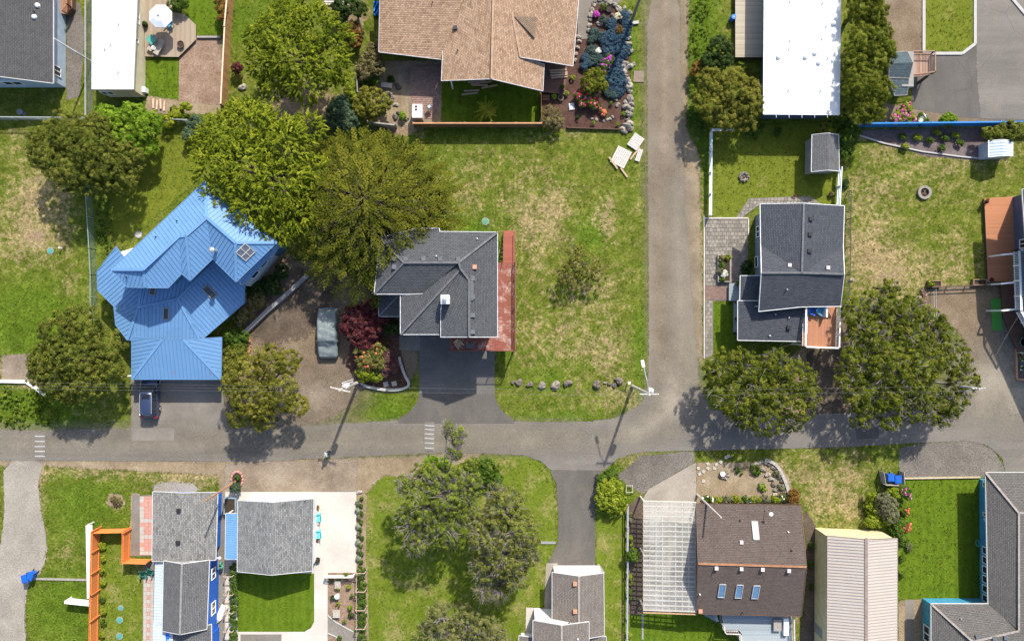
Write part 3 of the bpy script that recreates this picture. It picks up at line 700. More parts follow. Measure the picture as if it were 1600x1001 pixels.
def fence(name, label, pts, h, mat, width=.15, side=1, postm=None, gap=.012, group=None, lean=0.0, cat='fence', th=.025, capm=None, spacing=2.4):
    """board fence on a line of world points: boards (each a couple of pixels wide, joined), posts and rails as parts"""
    base = Vector((pts[0][0], pts[0][1], 0)); t = thing(name, label, cat, base, group); bm = MB()
    for a, b in zip(pts, pts[1:]):
        a, b = Vector((a[0], a[1], 0)), Vector((b[0], b[1], 0)); d = (b - a).normalized(); L = (b - a).length; o = Vector((-d.y, d.x, 0)) * side; up = Vector((0, 0, 1))
        n = max(1, int(L / width)); rz = math.atan2(d.y, d.x)
        for k in range(n):
            p = a + d * ((k + .5) * L / n); hh = h + rnd(-.02, .02)
            bm.box(p + up * (hh / 2 + .02) + o * rnd(-.004, .004), (L / n - gap, th, hh), rz)
        m = MB()
        for z in (.3, h - .25): m = MB(); m.beam(a + up * z + o * (th / 2 + .03), b + up * z + o * (th / 2 + .03), .05, .09); m.build('rail', postm or mat, t)
        n = max(1, round(L / spacing))
        for k in range(n + 1):
            p = a.lerp(b, k / n) + o * (th / 2 + .11); m = MB(); m.box(p + up * (h / 2), (.1, .1, h + .04), rz); m.build('post', postm or mat, t)
        if capm: m = MB(); m.beam(a + up * (h + .055), b + up * (h + .055), .14, .04); m.build('cap_rail', capm, t)
    bm.build('fence_boards', mat, t, kind='stuff'); return t
def chainlink(name, label, pts, h, green=False, group=None, dark=False):
    base = Vector((pts[0][0], pts[0][1], 0)); t = thing(name, label, 'fence', base, group)
    pm = plain('fence_green' if green else 'fence_pipe', (.25, .34, .31) if green else (.42, .47, .48), .5, .1, 3, .3)
    wm = plain('wire_mesh_green' if green else 'wire_mesh', (.20, .29, .25) if green else (.3, .33, .33), .6, .1, 3, .2); w = MB(); up = Vector((0, 0, 1))
    if dark: pm = wm = plain('wire_dark', (.07, .07, .06), .7)
    for a, b in zip(pts, pts[1:]):
        a, b = Vector((a[0], a[1], 0)), Vector((b[0], b[1], 0)); L = (b - a).length
        m = MB(); m.tube([a + up * h, b + up * h], .045, n=6); m.build('top_rail', pm, t)
        n = max(1, round(L / 3))
        for k in range(n + 1): p = a.lerp(b, k / n); m = MB(); m.tube([p, p + up * (h + .06)], .04, n=6); m.build('post', pm, t)
        n = int(L / .2); k = int(h / .2)
        for i in range(n + 1):
            p = a.lerp(b, i / n); w.beam(p + up * .04, p + up * (h - .02), .012, .012)
        for j in range(1, k + 1): w.beam(a + up * (h * j / (k + 1)), b + up * (h * j / (k + 1)), .012, .012)
    w.build('wire_mesh', wm, t, kind='stuff'); return t

# ================================================================ BUILDINGS
SH_DK = shingle('dark_grey_shingle', (.068, .073, .08), (.10, .106, .115))
SH_NAVY = shingle('blue_grey_shingle', (.055, .061, .074), (.083, .09, .106))
SH_CHAR = shingle('charcoal_shingle', (.07, .07, .072), (.098, .098, .1))
SH_TAN = shingle('tan_shingle', (.235, .148, .095), (.43, .29, .195), .17, .3, (.41, .295, .21), 1.1)
SH_BRN = shingle('brown_shingle', (.098, .077, .068), (.135, .107, .095))
SH_GREY = shingle('pale_grey_shingle', (.14, .14, .138), (.28, .275, .26), .17, .34, (.27, .265, .245))
SH_MID = shingle('mid_grey_shingle', (.105, .107, .112), (.15, .152, .155))
SH_WARM = shingle('taupe_shingle', (.155, .135, .122), (.21, .185, .168))
SH_TAUPE = shingle('grey_brown_shingle', (.105, .10, .095), (.145, .138, .13))
CAP = {k: plain(k, c, .9, .3, 3) for k, c in (('cap_dark', (.105, .11, .118)), ('cap_tan', (.34, .23, .155)), ('cap_grey', (.2, .2, .195)), ('cap_rust', (.30, .15, .08)), ('cap_warm', (.26, .23, .21)))}
BLUEROOF = plain('blue_metal', (.11, .232, .42), .6, .1, .9, .0, .3)
BLUESEAM = plain('blue_seam', (.08, .185, .345), .6, .05, 1)  # darker than the roof: shade lines along the seams are put into the colour
BLUEROOF2 = plain('blue_metal_worn', (.10, .21, .385), .6, .12, .8, 0, .3)
def rusty_blue():
    n = N('blue_metal_rusting'); v = n.pos(); c = n.mix(n.noise(v, .6), (.09, .20, .37), (.11, .23, .415))
    mp = n.new('Mapping'); mp.inputs['Scale'].default_value = (3.5, .8, 1); n.t.links.new(v, mp.inputs['Vector'])
    c = n.mix(n.span(n.noise(mp.outputs[0], .9, 5, .75), .62, .7, 0, .75), c, (.22, .10, .06)); return n.done(n.bsdf(c, .45, None, 0, .5))
BLUERUST = rusty_blue()
S_WHITE = siding('white_siding', (.72, .72, .70)); S_CREAM = siding('cream_siding', (.58, .52, .38)); S_BLUE = siding('bright_blue_siding', (.015, .13, .55))
S_TEAL = siding('teal_siding', (.05, .26, .42)); S_PALE = siding('pale_blue_siding', (.40, .47, .52)); S_DKBLUE = siding('slate_blue_siding', (.05, .12, .2)); S_GREYB = siding('grey_blue_siding', (.2, .24, .28))
S_TAN = siding('tan_siding', (.3, .22, .16)); S_METAL = siding('cream_metal_wall', (.60, .53, .32), .23, True); S_WEATH = siding('weathered_siding', (.25, .24, .22)); S_NAVY = siding('navy_siding', (.07, .10, .16))
D_RED = boards('red_deck_boards', (.215, .07, .052), .15, math.pi / 2, .15, (.40, .27, .24)); D_REDH = boards('red_stair_boards', (.26, .085, .06), .3, 0, .2)
D_ORANGE = boards('orange_deck_boards', (.36, .16, .085), .15, 0, .12); D_OR2 = boards('orange_deck_boards_long', (.33, .155, .09), .15, math.pi / 2, .15)
D_GREYW = boards('weathered_deck_boards', (.36, .32, .25), .15, 0, .2); D_BROWN = boards('brown_deck_boards', (.125, .07, .052), .15, 0, .15); D_BLUEG = boards('blue_grey_boards', (.25, .29, .32), .15, 0, .2)
D_TAUPE = boards('taupe_deck_boards', (.28, .225, .17), .15, math.pi / 2, .2)
WOOD = plain('raw_wood', (.40, .28, .17), .8, .25, 4); WOODGREY = plain('grey_wood', (.26, .24, .22), .85, .25, 4); WOODDK = plain('dark_wood', (.10, .06, .04), .8, .25, 4)

# dark roofed house at the top left corner
h = thing('house', 'pale blue house with dark grey shingle roof in the top left corner', 'house', P(40, 60))
pts = lambda z, *q: [P(x, y, z) for x, y in q]
R = Roof(h, [[P(-60, -60, 5.0), P(83, -60, 3.2), P(83, 130, 3.2), P(-60, 112, 5.0)]], SH_CHAR, trim=DULLW)
walls(h, [P(-60, -60), P(103, -60), P(103, 137), P(-60, 137)], 3.0, siding('light_blue_siding', (.38, .47, .58)))
vents(R, [(59, 9, 'dome'), (54, 19, 'bpipe'), (54, 27, 'dome')])
e = P(103, 0).x; window(h, (e, P(0, 126).y), (e, P(0, 112).y), 1.0, 2.4, (1, 0))
y = P(0, 137).y; window(h, (P(22, 0).x, y), (P(50, 0).x, y), 1.1, 2.2, (0, -1), WHITE)
deck(h, G((102, -10), (120, -10), (120, 18), (112, 28), (102, 26)), .9, boards('porch_boards', (.27, .14, .085), .15, math.pi / 2), math.pi / 2, skirt=WOODDK)
railing(h, G((119, -10), (119, 17), (112, 27)), .9, .9, boards('porch_rail', (.3, .16, .1), .15), .09, .14)

# long white mobile home
h = thing('mobile_home', 'long white roofed mobile home with beige wall beside the umbrella deck', 'mobile home', P(185, 70))
roofw = plain('white_membrane', (.66, .67, .68), .6, .06, .5, 0, .3, 0, (.56, .56, .56))
Rw = Roof(h, [[P(145, -60, 3.0), P(179, -60, 3.25), P(175, 139, 3.25), P(144, 139, 3.0)], [P(179, -60, 3.25), P(216, -60, 3.0), P(208, 139, 3.0), P(175, 139, 3.25)]], roofw, .12, trim=plain('grey_trim', (.5, .52, .56), .5))
walls(h, G((172, -60), (229, -60), (227, 152), (172, 152)), 2.85, S_CREAM)
e0, e1 = P(229, 0).x, P(227.4, 0).x
window(h, (e1, P(0, 47).y), (e1, P(0, 30).y), 1.4, 2.2, (1, 0)); window(h, (e1, P(0, 77).y), (e1, P(0, 71).y), 1.7, 2.3, (1, 0), bars=0)
y = P(0, 152).y; window(h, (P(172, 0).x, y), (P(190, 0).x, y), 1.2, 2.1, (0, -1), bars=1)
vents(Rw, [(186, 38, 'pipe'), (173, 70, 'pipe'), (164, 77, 'pipe'), (185, 113, 'pipe')])
deck(h, G((228, -20), (262, -20), (286, 20), (308, 41), (308, 64), (281, 91), (229, 90)), .35, D_TAUPE, math.pi / 2, skirt=WOODDK)

# large tan roofed house
h = thing('house', 'large house with tan speckled shingle roof above the flower bed', 'house', P(750, 60))
E, T = 3.1, 5.4
a, b, c_ = P(592, 81, E), P(692, 93, E), P(692, 80, 3.5)
v1 = P(748, -60, 4.9); g0, g1, g2 = P(690, 126, E), P(768, 123, 5.0), P(848, 142, E); t1 = P(772, -60, 5.0)
w0, w1, w2 = P(850, 101, E + .05), P(813, 89, 4.1), P(895, 103, E); w3 = P(909, -60, E); top = P(835, -60, 4.2); k0 = P(800, 20, 4.35)
R = Roof(h, [[P(595, -60, T), a, b, c_, v1], [c_, g0, g1, t1, v1], [g1, g2, w0, w1, k0, t1], [w1, w2, w3, top, k0], [t1, k0, top]], SH_TAN, trim=plain('tan_fascia', (.45, .45, .47), .5), cap=CAP['cap_tan'])
walls(h, [P(600, -60), P(600, 70), P(700, 82), P(700, 112), P(838, 128), P(842, 90), P(888, 94), P(898, -60)], E - .3, S_TAN)
vents(R, [(676, 4, 'bpipe'), (712, 44, 'black'), (715, 79, 'bpipe')])
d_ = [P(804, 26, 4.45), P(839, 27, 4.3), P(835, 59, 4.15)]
Roof(h, [d_], shingle('dark_tan_shingle', (.19, .135, .095), (.26, .19, .14)), .25, 'roof_dormer')  # small triangle in a darker tone of the tan shingle
deck(h, G((848, 100), (886, 104), (882, 150), (848, 146)), .5, D_BROWN, 0, skirt=WOODDK)
m = MB()
for k in range(2): m.box(P(853 + 0, 151 + 4 * k, .17), (.75, .28, .3 - .14 * k))
m.build('porch_steps', D_BROWN, h)
m = MB(); m.box(P(706, 132, 1.5), (.14, .14, 3)); m.build('porch_post', WHITE, h)

# large white flat roofed building
h = thing('flat_roofed_building', 'large building with bright white flat roof and round vents', 'building', P(1250, 90))
Rf = Roof(h, [[P(1195, -60, 3.5), P(1314, -60, 3.5), P(1311, 179, 3.5), P(1193, 178, 3.5)]], roofw, .2, trim=plain('white_coping', (.7, .71, .74), .5))
walls(h, G((1190, -60), (1286, -60), (1284, 186), (1188, 186)), 3.35, S_NAVY)
e = P(1188.5, 0).x
for k in range(3): window(h, (e, P(0, 16 + 26 * k).y), (e, P(0, 2 + 26 * k).y), 1.1, 2.4, (-1, 0))
vents(Rf, [(x, y, k) for x, y, k in ((1302, 37, 'dome'), (1216, 89, 'dome'), (1258, 89, 'dome'), (1273, 83, 'dome'), (1279, 98, 'dome'), (1234, 64, 'pipe'), (1233, 76, 'pipe'), (1284, 61, 'pipe'), (1291, 41, 'pipe'), (1293, 91, 'pipe'), (1232, 141, 'pipe'), (1282, 142, 'pipe'), (1234, 3, 'pipe'), (1285, 5, 'pipe'))])
m = MB()
for k in range(1, 6): m.box(P(1193 + k * 20, 60, 3.505), (.03, 15.8, .012))
m.build('membrane_seams', plain('seam_white', (.66, .68, .7), .5), h)
deck(h, G((1146, -20), (1191, -20), (1189, 93), (1146, 93)), .7, D_GREYW, 0, skirt=WOODDK)

# blue standing seam roof house
h = thing('house', 'house with bright blue standing seam metal roofs on three levels', 'house', P(270, 450))
e, r = 6.9, 8.5
Nn, Wc, A1, A2, A3, A4, A5 = P(320, 284, e), P(174, 421, e), P(224, 421, 7.87), P(280, 369, 8.02), P(291, 368, 8.23), P(323, 340, 8.3), P(368, 379, 8.3)
Ee, S1, S2, S3, S4, S5, S6 = P(432, 379, e), P(199, 448, e), P(227, 449, e), P(263, 449, e), P(284, 427, e), P(297, 438, e - .1), P(332, 404, e)
S7 = P(369, 440, e); B1 = P(331, 342, 8.3)
Ru = Roof(h, [[Nn, Wc, A1, A2, A3, A4], [Nn, A4, A5, Ee], [Wc, S1, S2, A1], [A1, S2, S3, S4, A2], [A2, S4, S5, A3], [A3, S5, S6, A4], [A4, S6, S7, A5], [A5, S7, Ee]], BLUEROOF, .14, 'upper_roof', BLUEROOF2, BLUEROOF, .38, BLUESEAM)
L1, L2, L3, L4, L5, L6 = P(181, 386, 3.9), P(152, 424, 3.3), P(153, 453, 3.0), P(178, 478, 3.0), P(181, 507, 3.0), P(199, 531, 2.95)
H1, H2, T1, T2, T3 = P(216, 480, 3.6), P(278, 467, 4.0), P(222, 440, 3.9), P(300, 425, 4.25), P(345, 400, 4.1)
L7, L8, L9 = P(313, 532, 3.0), P(381, 473, 3.0), P(382, 430, 3.5)
Rl = Roof(h, [[L1, L2, L3, L4, H1, T1], [L4, L5, L6, H1], [L6, L7, H2, H1], [L7, L8, L9, T3, H2], [H1, H2, T3, T2, T1]], BLUEROOF, .14, 'lower_roof', BLUEROOF2, BLUEROOF, .38, BLUESEAM)
G1, G2, G3, G4, G5, G6 = P(206, 527, 2.9), P(206, 592, 2.7), P(345, 592, 2.7), P(346, 527, 2.9), P(253, 531, 3.7), P(287, 531, 3.7)
Rg = Roof(h, [[G1, G2, G5], [G2, G3, G6, G5], [G3, G4, G6]], BLUERUST, .14, 'garage_roof', BLUEROOF2, BLUEROOF, .38, BLUESEAM)
walls(h, [(p.x, p.y) for p in [P(320, 296, 6), P(187, 420, 6), P(205, 440, 6), P(262, 441, 6), P(284, 421, 6), P(298, 430, 6), P(332, 396, 6), P(368, 430, 6), P(420, 381, 6)]], e - .15, S_DKBLUE, name='upper_wall')
walls(h, [(p.x, p.y) for p in [P(186, 394, 3), P(160, 426, 3), P(161, 450, 3), P(187, 480, 3), P(189, 505, 3), P(205, 522, 3), P(309, 523, 3), P(372, 469, 3), P(374, 430, 3), P(330, 350, 3)]], 3.0, S_WHITE, name='lower_wall')
walls(h, G((234, 528), (345, 528), (345, 580), (234, 580)), 2.6, S_WHITE, name='garage_wall')
p0, p1, p2, p3 = P(373, 442), P(430, 388), P(440, 397), P(390, 452)
walls(h, [P(385, 432), P(434, 384), P(448, 386), P(398, 448)], 4.2, S_PALE, name='sunroom_wall')
Roof(h, [[P(374, 439, 4.6), P(432, 380, 4.6), P(437, 386, 4.35), P(380, 446, 4.35)]], BLUEROOF2, .1, 'sunroom_roof', None, None)
q0, q1 = P(398, 448), P(448, 386); d = (q1 - q0).normalized(); o = (d.y, -d.x)
for k in range(3): window(h, q0 + d * (1.0 + 1.4 * k), q0 + d * (1.9 + 1.4 * k), 2.2, 3.4, o, WHITE, DKGLASS, 0)
vents(Ru, [(277, 345, 'bpipe'), (244, 370, 'bpipe'), (198, 433, 'bpipe')])
m = MB(); p, n = Ru.at(338, 392); m.tube([p - Vector((0, 0, .2)), p + Vector((0, 0, 1.0))], .16, n=12); m.lathe([(.26, 0), (.26, .2), (.12, .32)], p + Vector((0, 0, 1.0)), 12); m.build('chimney_pipe', GALV, h)
skylight(Ru, 384, 394, 1.3, 1.3, 0, plain('pale_frame', (.34, .34, .34), .6), plain('grey_pane', (.10, .12, .15), .2, .35, 1.5, 0, .6), True)  # panes greyed: the sky's reflection is put into their colour
skylight(Rl, 328, 456, .75, 1.4, 0, WOODGREY, DKGLASS); skylight(Rl, 260, 490, .6, 1.25, 0, WOODGREY, DKGLASS); skylight(Rl, 239, 455, .6, .8, 0, WOODGREY, DKGLASS)
m = MB(); m.box(P(260, 586, 1.2), (7.0, .1, 2.1)); m.build('garage_door', WHITE, h)

# grey hip roof house with a red deck
h = thing('house', 'two storey house with grey hip roof, square chimney and red deck', 'house', P(700, 440))
e, r = 6.3, 8.0
NW, a1, a2, a3, NE = P(594, 372, e), P(650, 357, e), P(686, 357, e), P(687, 362, e), P(777, 363, e)
Rw1, Re1, Re2, Rs, SE = P(631, 410, r), P(717, 410, r), P(720, 420, r - .15), P(733, 437, 7.6), P(777, 526, e)
Rb, sw1, V0, SW = P(733, 526, 7.6), P(689, 526, e + .15), P(660, 459, e), P(585, 459, e)
c1, c2, c3, st = P(626, 461, e), P(626, 522, e), P(689, 522, e), P(689, 472, 6.9)
Rh = Roof(h, [[NW, a1, a2, a3, NE, Re1, Rw1], [NW, Rw1, SW], [SW, Rw1, Re1, V0], [Re1, NE, SE, Rb, Rs, Re2], [V0, Re1, Re2, c2, c1], [c2, Re2, st, c3], [Re2, Rs, Rb, sw1, st]], SH_DK, .18, trim=plain('pale_gutter', (.55, .56, .58), .5), cap=CAP['cap_dark'])
q = lambda z, *p: [(v.x, v.y) for v in (P(x, y, z) for x, y in p)]
walls(h, q(6.3, (598, 372), (768, 372), (768, 518), (697, 518), (697, 512), (634, 512), (634, 452), (596, 450)), 6.05, S_GREYB)
Rp = Roof(h, [[P(592, 456, 3.6), P(592, 494, 3.1), P(622, 462, 4.2)], [P(592, 494, 3.1), P(625, 494, 3.1), P(628, 462, 4.2), P(622, 462, 4.2)]], SH_DK, .14, 'porch_roof', DULLW, CAP['cap_dark'])
walls(h, q(3, (598, 458), (630, 458), (630, 489), (598, 489)), 2.95, S_GREYB, name='porch_wall')
p, n = Rh.at(697, 468); m = MB(); m.box(p + Vector((0, 0, .35)), (.78, .85, 1.9)); ch = m.build('chimney', WHITE, h)
m = MB(); m.lathe([(.2, 0), (.2, .2), (.26, .26), (.05, .34)], p + Vector((0, 0, 1.3)), 10); m.build('chimney_cap', GALV, ch)
vents(Rh, [(x, y, 'box') for x, y in ((634, 405), (662, 405), (688, 405), (716, 405), (617, 404), (617, 417), (738, 435), (738, 464), (738, 492), (738, 518))] + [(746, 373, 'wpipe'), (682, 400, 'wpipe'), (741, 417, 'orange'), (658, 370, 'bpipe')])
p, n = Rh.at(737, 450); m = MB(); m.box(p + n * .06, (.3, 2.4, .1), rx=0); m.build('ridge_vent', GREYM, h)
zD = 2.9; dk = [(v.x, v.y) for v in (P(x, y, zD) for x, y in ((776, 410), (806, 409), (806, 548), (703, 548), (703, 520), (776, 520)))]
deck(h, dk, zD, D_RED, math.pi / 2)
railing(h, [(v.x, v.y) for v in (P(805, 410, zD), P(805, 547, zD), P(704, 547, zD))], zD, .95, plain('red_rail', (.16, .05, .04), .7), .09, .16, .09)
m = MB()
for x, y in ((805, 412), (805, 480), (805, 546), (755, 546), (705, 546)): v = P(x, y, zD); m.box((v.x - .05, v.y + .05, zD / 2 - .05), (.14, .14, zD - .1))
m.build('deck_posts', plain('red_post', (.2, .06, .05), .7), h)
zs = [.2 * k + .1 for k in range(14)]
st_ = thing('stairs', 'red wooden stairs climbing from the grass to the red deck', 'stairs', P(796, 362))
for k, z in enumerate(zs):
    v0 = P(794, 362, 0); y = v0.y - .05 - k * .255; m = MB(); m.box((P(795.5, 0, z).x + .0, y, z), (1.2, .29, .05)); m.build('tread', D_REDH, st_)
for x in (787, 804):
    m = MB(); xx = P(x, 0, 1).x; y0 = P(0, 362).y; m.beam((xx, y0, .05), (xx, y0 - 3.5, 2.75), .05, .25); m.beam((xx, y0, 1.0), (xx, y0 - 3.5, 3.75), .06, .06); m.build('stringer', plain('red_rail', (0, 0, 0)), st_)
m = MB(); m.prism(q(.0, (660, 500), (700, 500), (700, 516), (660, 516)), 0, 2.6); m.build('garage_wall', S_GREYB, h)

# dark roofed house with balcony on the right
h = thing('house', 'house with blue grey gabled shingle roof and a railed balcony', 'house', P(1250, 400))
e, r = 4.2, 6.0
a, b, c_ = P(1188, 319, e), P(1256, 318, r), P(1319, 322, e); vR, vL = P(1317, 384, e + .2), P(1189, 383, e + .2); x0 = P(1253, 426, r)
f, g, i1, i2, j = P(1190, 426, r), P(1319, 428, r), P(1313, 478, e), P(1252, 479, e), P(1186, 486, e)
Rr = Roof(h, [[a, b, x0, vL], [b, c_, vR, x0], [vL, x0, f], [vR, g, x0], [f, x0, g, i1, i2, j]], SH_NAVY, .16, trim=plain('white_fascia', (.66, .68, .7), .5), cap=CAP['cap_dark'])
wl = walls(h, q(0, (1180, 337), (1280, 337), (1280, 470), (1179, 474)), 4.0, S_GREYB)
xw = P(1179.3, 0).x
window(h, (xw, P(0, 372).y), (xw, P(0, 356).y), 0.7, 1.7, (-1, 0)); window(h, (xw, P(0, 418).y), (xw, P(0, 402).y), 0.2, 1.1, (-1, 0), bars=0)
vents(Rr, [(1266, 342, 'black'), (1265, 366, 'black'), (1264, 392, 'black'), (1233, 415, 'pale'), (1293, 419, 'pale'), (1229, 452, 'pipe')])
Rl2 = Roof(h, [[P(1157, 431, 3.0), P(1196, 431, 3.6), P(1196, 478, 3.6), P(1156, 478, 3.0)], [P(1153, 470, 3.4), P(1262, 470, 3.6), P(1260, 533, 2.8), P(1153, 531, 2.8)]], SH_NAVY, .14, 'lower_roof', plain('white_fascia', (0, 0, 0)))
walls(h, q(2.6, (1160, 476), (1252, 476), (1252, 524), (1160, 524)), 2.5, S_GREYB, name='lower_wall')
vents(Rl2, [(1211, 491, 'pipe'), (1232, 496, 'pipe'), (1232, 511, 'black'), (1202, 524, 'wpipe')])
zB = 3.0; bp = q(zB, (1254, 477), (1307, 477), (1305, 542), (1253, 541)); deck(h, bp, zB, D_OR2, math.pi / 2)
railing(h, q(zB, (1254, 479), (1253, 541), (1305, 543), (1307, 479)), zB, 1.0, WHITE, .11, .15, .14)
m = MB(); v = P(1286, 486, zB); m.box((v.x, v.y, zB + .5), (.16, 1.2, 1.0)); m.build('screen_wall', WHITE, h)
m = MB()
for x, y in ((1254, 540), (1304, 541)): v = P(x, y, zB); m.box((v.x, v.y + .1, zB / 2 - .06), (.16, .16, zB - .12))
m.build('balcony_posts', WHITE, h)
deck(h, G((1137, 444), (1158, 440), (1158, 470), (1137, 470)), .5, D_BLUEG, 0, skirt=WOODGREY); deck(h, G((1145, 471), (1157, 471), (1157, 524), (1145, 524)), .5, D_BLUEG, math.pi / 2, skirt=WOODGREY)

# house at the right edge
h = thing('house', 'navy house cut by the right frame edge with white porch rails', 'house', P(1625, 400))
walls(h, G((1578, 309), (1720, 300), (1720, 560), (1640, 590), (1583, 420)), 4.6, S_NAVY)
Roof(h, [[P(1597, 296, 5), P(1700, 290, 6), P(1700, 580, 6), P(1606, 420, 5)]], SH_DK, .16, trim=DULLW)
deck(h, G((1534, 311), (1580, 308), (1583, 400), (1584, 440), (1540, 440)), .45, D_ORANGE, 0, skirt=WOODDK)
up_ = q(2.8, (1583, 391), (1600, 391), (1640, 540), (1605, 520), (1586, 484)); deck(h, up_, 2.8, D_BLUEG, math.pi / 2)
railing(h, q(2.8, (1600, 391), (1583, 392), (1586, 486), (1606, 522)), 2.8, 1.0, WHITE, .12, .17, .2)
deck(h, G((1560, 440), (1584, 440), (1600, 560), (1590, 560), (1563, 490)), .4, D_BROWN, 0, skirt=WOODDK)
for y in (398, 443, 485): m = MB(); a = P(1566, y, 2.6); m.beam(a, P(1586, y - 2, 2.7), .16, .16); m.beam((a.x, a.y, 0), a, .15, .15); m.build('porch_beam', WHITE, h)
xw = P(1579.2, 0).x; window(h, (xw + .08, P(0, 390).y), (xw + .08, P(0, 377).y), 1.4, 2.6, (-1, 0))

# bright blue house, lower left
h = thing('house', 'bright blue walled house with two pale grey shingle roofs', 'house', P(290, 880))
Ra = gable(h, [(239, 768), (340, 769), (337, 874), (238, 876)], 2.9, 3.35, SH_GREY, S_BLUE, .62, DULLW)
vents(Ra, [(280, 797, 'black'), (279, 847, 'black')])
Rb_ = gable(h, [(256, 876), (327, 875), (323, 982), (254, 985)], 3.2, 4.3, SH_MID, S_BLUE, .3, DULLW, CAP['cap_grey'])
xs_ = P(341, 0).x
walls(h, [P(277, 888), P(342, 888), P(341, 983), P(277, 983)], 2.75, S_BLUE, name='side_wall')
for y0, y1 in ((896, 880), (950, 932)): window(h, (P(341.4, 0).x + .02, P(0, y0).y), (P(341.4, 0).x + .02, P(0, y1).y), 1.0, 2.0, (1, 0))
Roof(h, [[P(242, 879, 2.5), P(256, 879, 2.75), P(255, 975, 2.75), P(240, 975, 2.5)], [P(239, 973, 2.5), P(270, 973, 2.8), P(270, 1060, 2.8), P(239, 1060, 2.5)]], plain('pale_metal', (.42, .48, .56), .45, .05, 1), .05, 'awning', None, None, .3)
Roof(h, [[P(270, 985, 2.9), P(300, 985, 3.2), P(300, 1060, 3.2), P(270, 1060, 2.9)], [P(300, 985, 3.2), P(330, 975, 2.9), P(330, 1060, 2.9), P(300, 1060, 3.2)]], SH_MID, .14, 'rear_roof', DULLW)
walls(h, G((285, 982), (343, 978), (343, 1060), (285, 1060)), 2.7, S_BLUE, name='rear_wall')
m = MB(); v = P(341, 868, 1.6); m.box((v.x + .2, v.y, 2.3), (.5, .12, .12)); m.lathe([(.1, 0), (.16, .1), (.1, .2)], (v.x + .42, v.y, 2.2), 8); m.build('wall_lamp', WHITE, h)

# garage with white gable
h = thing('garage', 'grey shingle roofed garage with white gable on bright concrete pad', 'garage', P(430, 840))
Rg2 = gable(h, [(372, 782), (490, 779), (488, 891), (371, 892)], 2.9, 4.1, shingle('grey_mottled_shingle', (.125, .13, .138), (.25, .255, .25), .17, .34, (.25, .25, .24)), S_WHITE, .25, DULLW)
vents(Rg2, [(477, 780, 'pipe')])
Roof(h, [[P(353, 802, 2.5), P(374, 802, 2.8), P(373, 873, 2.8), P(352, 873, 2.5)]], plain('porch_blue_metal', (.13, .28, .48), .5, .08, 1), .06, 'porch_roof', DULLW, None, .22)
m = MB()
for y in (804, 871): v = P(354, y, 2.4); m.box((v.x, v.y, 1.2), (.12, .12, 2.4))
m.build('porch_post', WHITE, h)
m = MB(); y = Rg2.q[0][1]; m.box((P(428, 0).x, y + .03, 1.1), (4.6, .06, 2.1)); m.build('garage_door', plain('garage_white', (.7, .7, .68), .5), h)

# taupe roofed house at the bottom
h = thing('house', 'taupe shingle roofed house with white gables at the end of the black driveway', 'house', P(895, 950))
q1 = gable(h, [(863, 894), (943, 895), (944, 992), (863, 992)], 2.9, 4.0, SH_WARM, S_WHITE, .25, DULLW, CAP['cap_warm'])
vents(q1, [(899, 911, 'orange'), (899, 954, 'orange')])
q2 = gable(h, [(833, 969), (920, 971), (920, 1060), (833, 1060)], 3.9, 5.0, SH_WARM, S_WHITE, .2, DULLW, CAP['cap_warm'])
vents(q2, [(903, 997, 'wpipe')])
Roof(h, [[P(811, 993, 2.8), P(840, 996, 3.0), P(840, 1060, 3.0), P(811, 1060, 2.8)], [P(915, 998, 3.0), P(947, 994, 2.8), P(947, 1060, 2.8), P(915, 1060, 3.0)]], SH_WARM, .14, 'wing_roof', DULLW)
walls(h, G((814, 988), (942, 990), (942, 1060), (814, 1060)), 2.7, S_WHITE, name='wing_wall')
m = MB(); y = q1.q[0][1]; m.box((P(903, 0).x, y + .04, 1.1), (4.4, .08, 2.1)); m.build('garage_door', WHITE, h)
m = MB(); v = P(893, 971, 3.6); m.box((P(889, 0, 4).x, q2.q[0][1] + .05, 4.2), (.25, .1, .25)); m.box((P(894, 0, 4).x, q2.q[0][1] + .05, 4.2), (.25, .1, .25)); m.build('gable_vents', GREYM, h)

# brown roofed house with clear patio cover
h = thing('house', 'brown shingle roofed house with four skylights beside the clear patio cover', 'house', P(1170, 870))
e, r = 3.0, 5.4
A_, B_, C_, D_, R1, R2 = P(1088, 787, e), P(1251, 789, e), P(1252, 962, e), P(1088, 958, e), P(1091, 880, r), P(1260, 885, r)
Rb2 = Roof(h, [[A_, B_, R2, R1], [R1, R2, C_, D_]], SH_BRN, .18, trim=WOODDK, cap=CAP['cap_rust'])
walls(h, G((1093, 800), (1228, 800), (1228, 938), (1093, 938)), 2.9, S_WEATH)
m = MB(); X = P(1228, 0).x; m.face([(X, P(0, 800).y, 2.9), (X, P(0, 938).y, 2.9), (X, P(0, 869).y, 5.1)]); X = P(1093.2, 0).x; m.face([(X, P(0, 800).y, 2.9), (X, P(0, 938).y, 2.9), (X, P(0, 869).y, 5.1)]); m.build('gable_wall', S_WEATH, h)
SKYG = plain('skylight_dome', (.35, .45, .55), .2, .15, 1.5, 0, .6)
skylight(Rb2, 1180, 828, .66, 1.85, 0, plain('pale_frame', (0, 0, 0)), plain('skylight_milky', (.40, .44, .47), .3, .05, 1))
for x, y in ((1127.5, 922), (1154.5, 923), (1180.5, 924)): skylight(Rb2, x, y, .72, 1.7, 0, plain('pale_frame', (0, 0, 0)), plain('blue_pane', (.10, .2, .33), .15, .3, 1, 0, .7))
vents(Rb2, [(1158, 847, 'pale'), (1119, 886, 'pale'), (1158, 887, 'pale'), (1191, 888, 'pale'), (1232, 890, 'pale'), (1156, 812, 'bpipe'), (1231, 830, 'wpipe'), (1236, 859, 'bpipe'), (1093, 927, 'wpipe'), (1160, 956, 'bpipe'), (1094, 953, 'orange')])
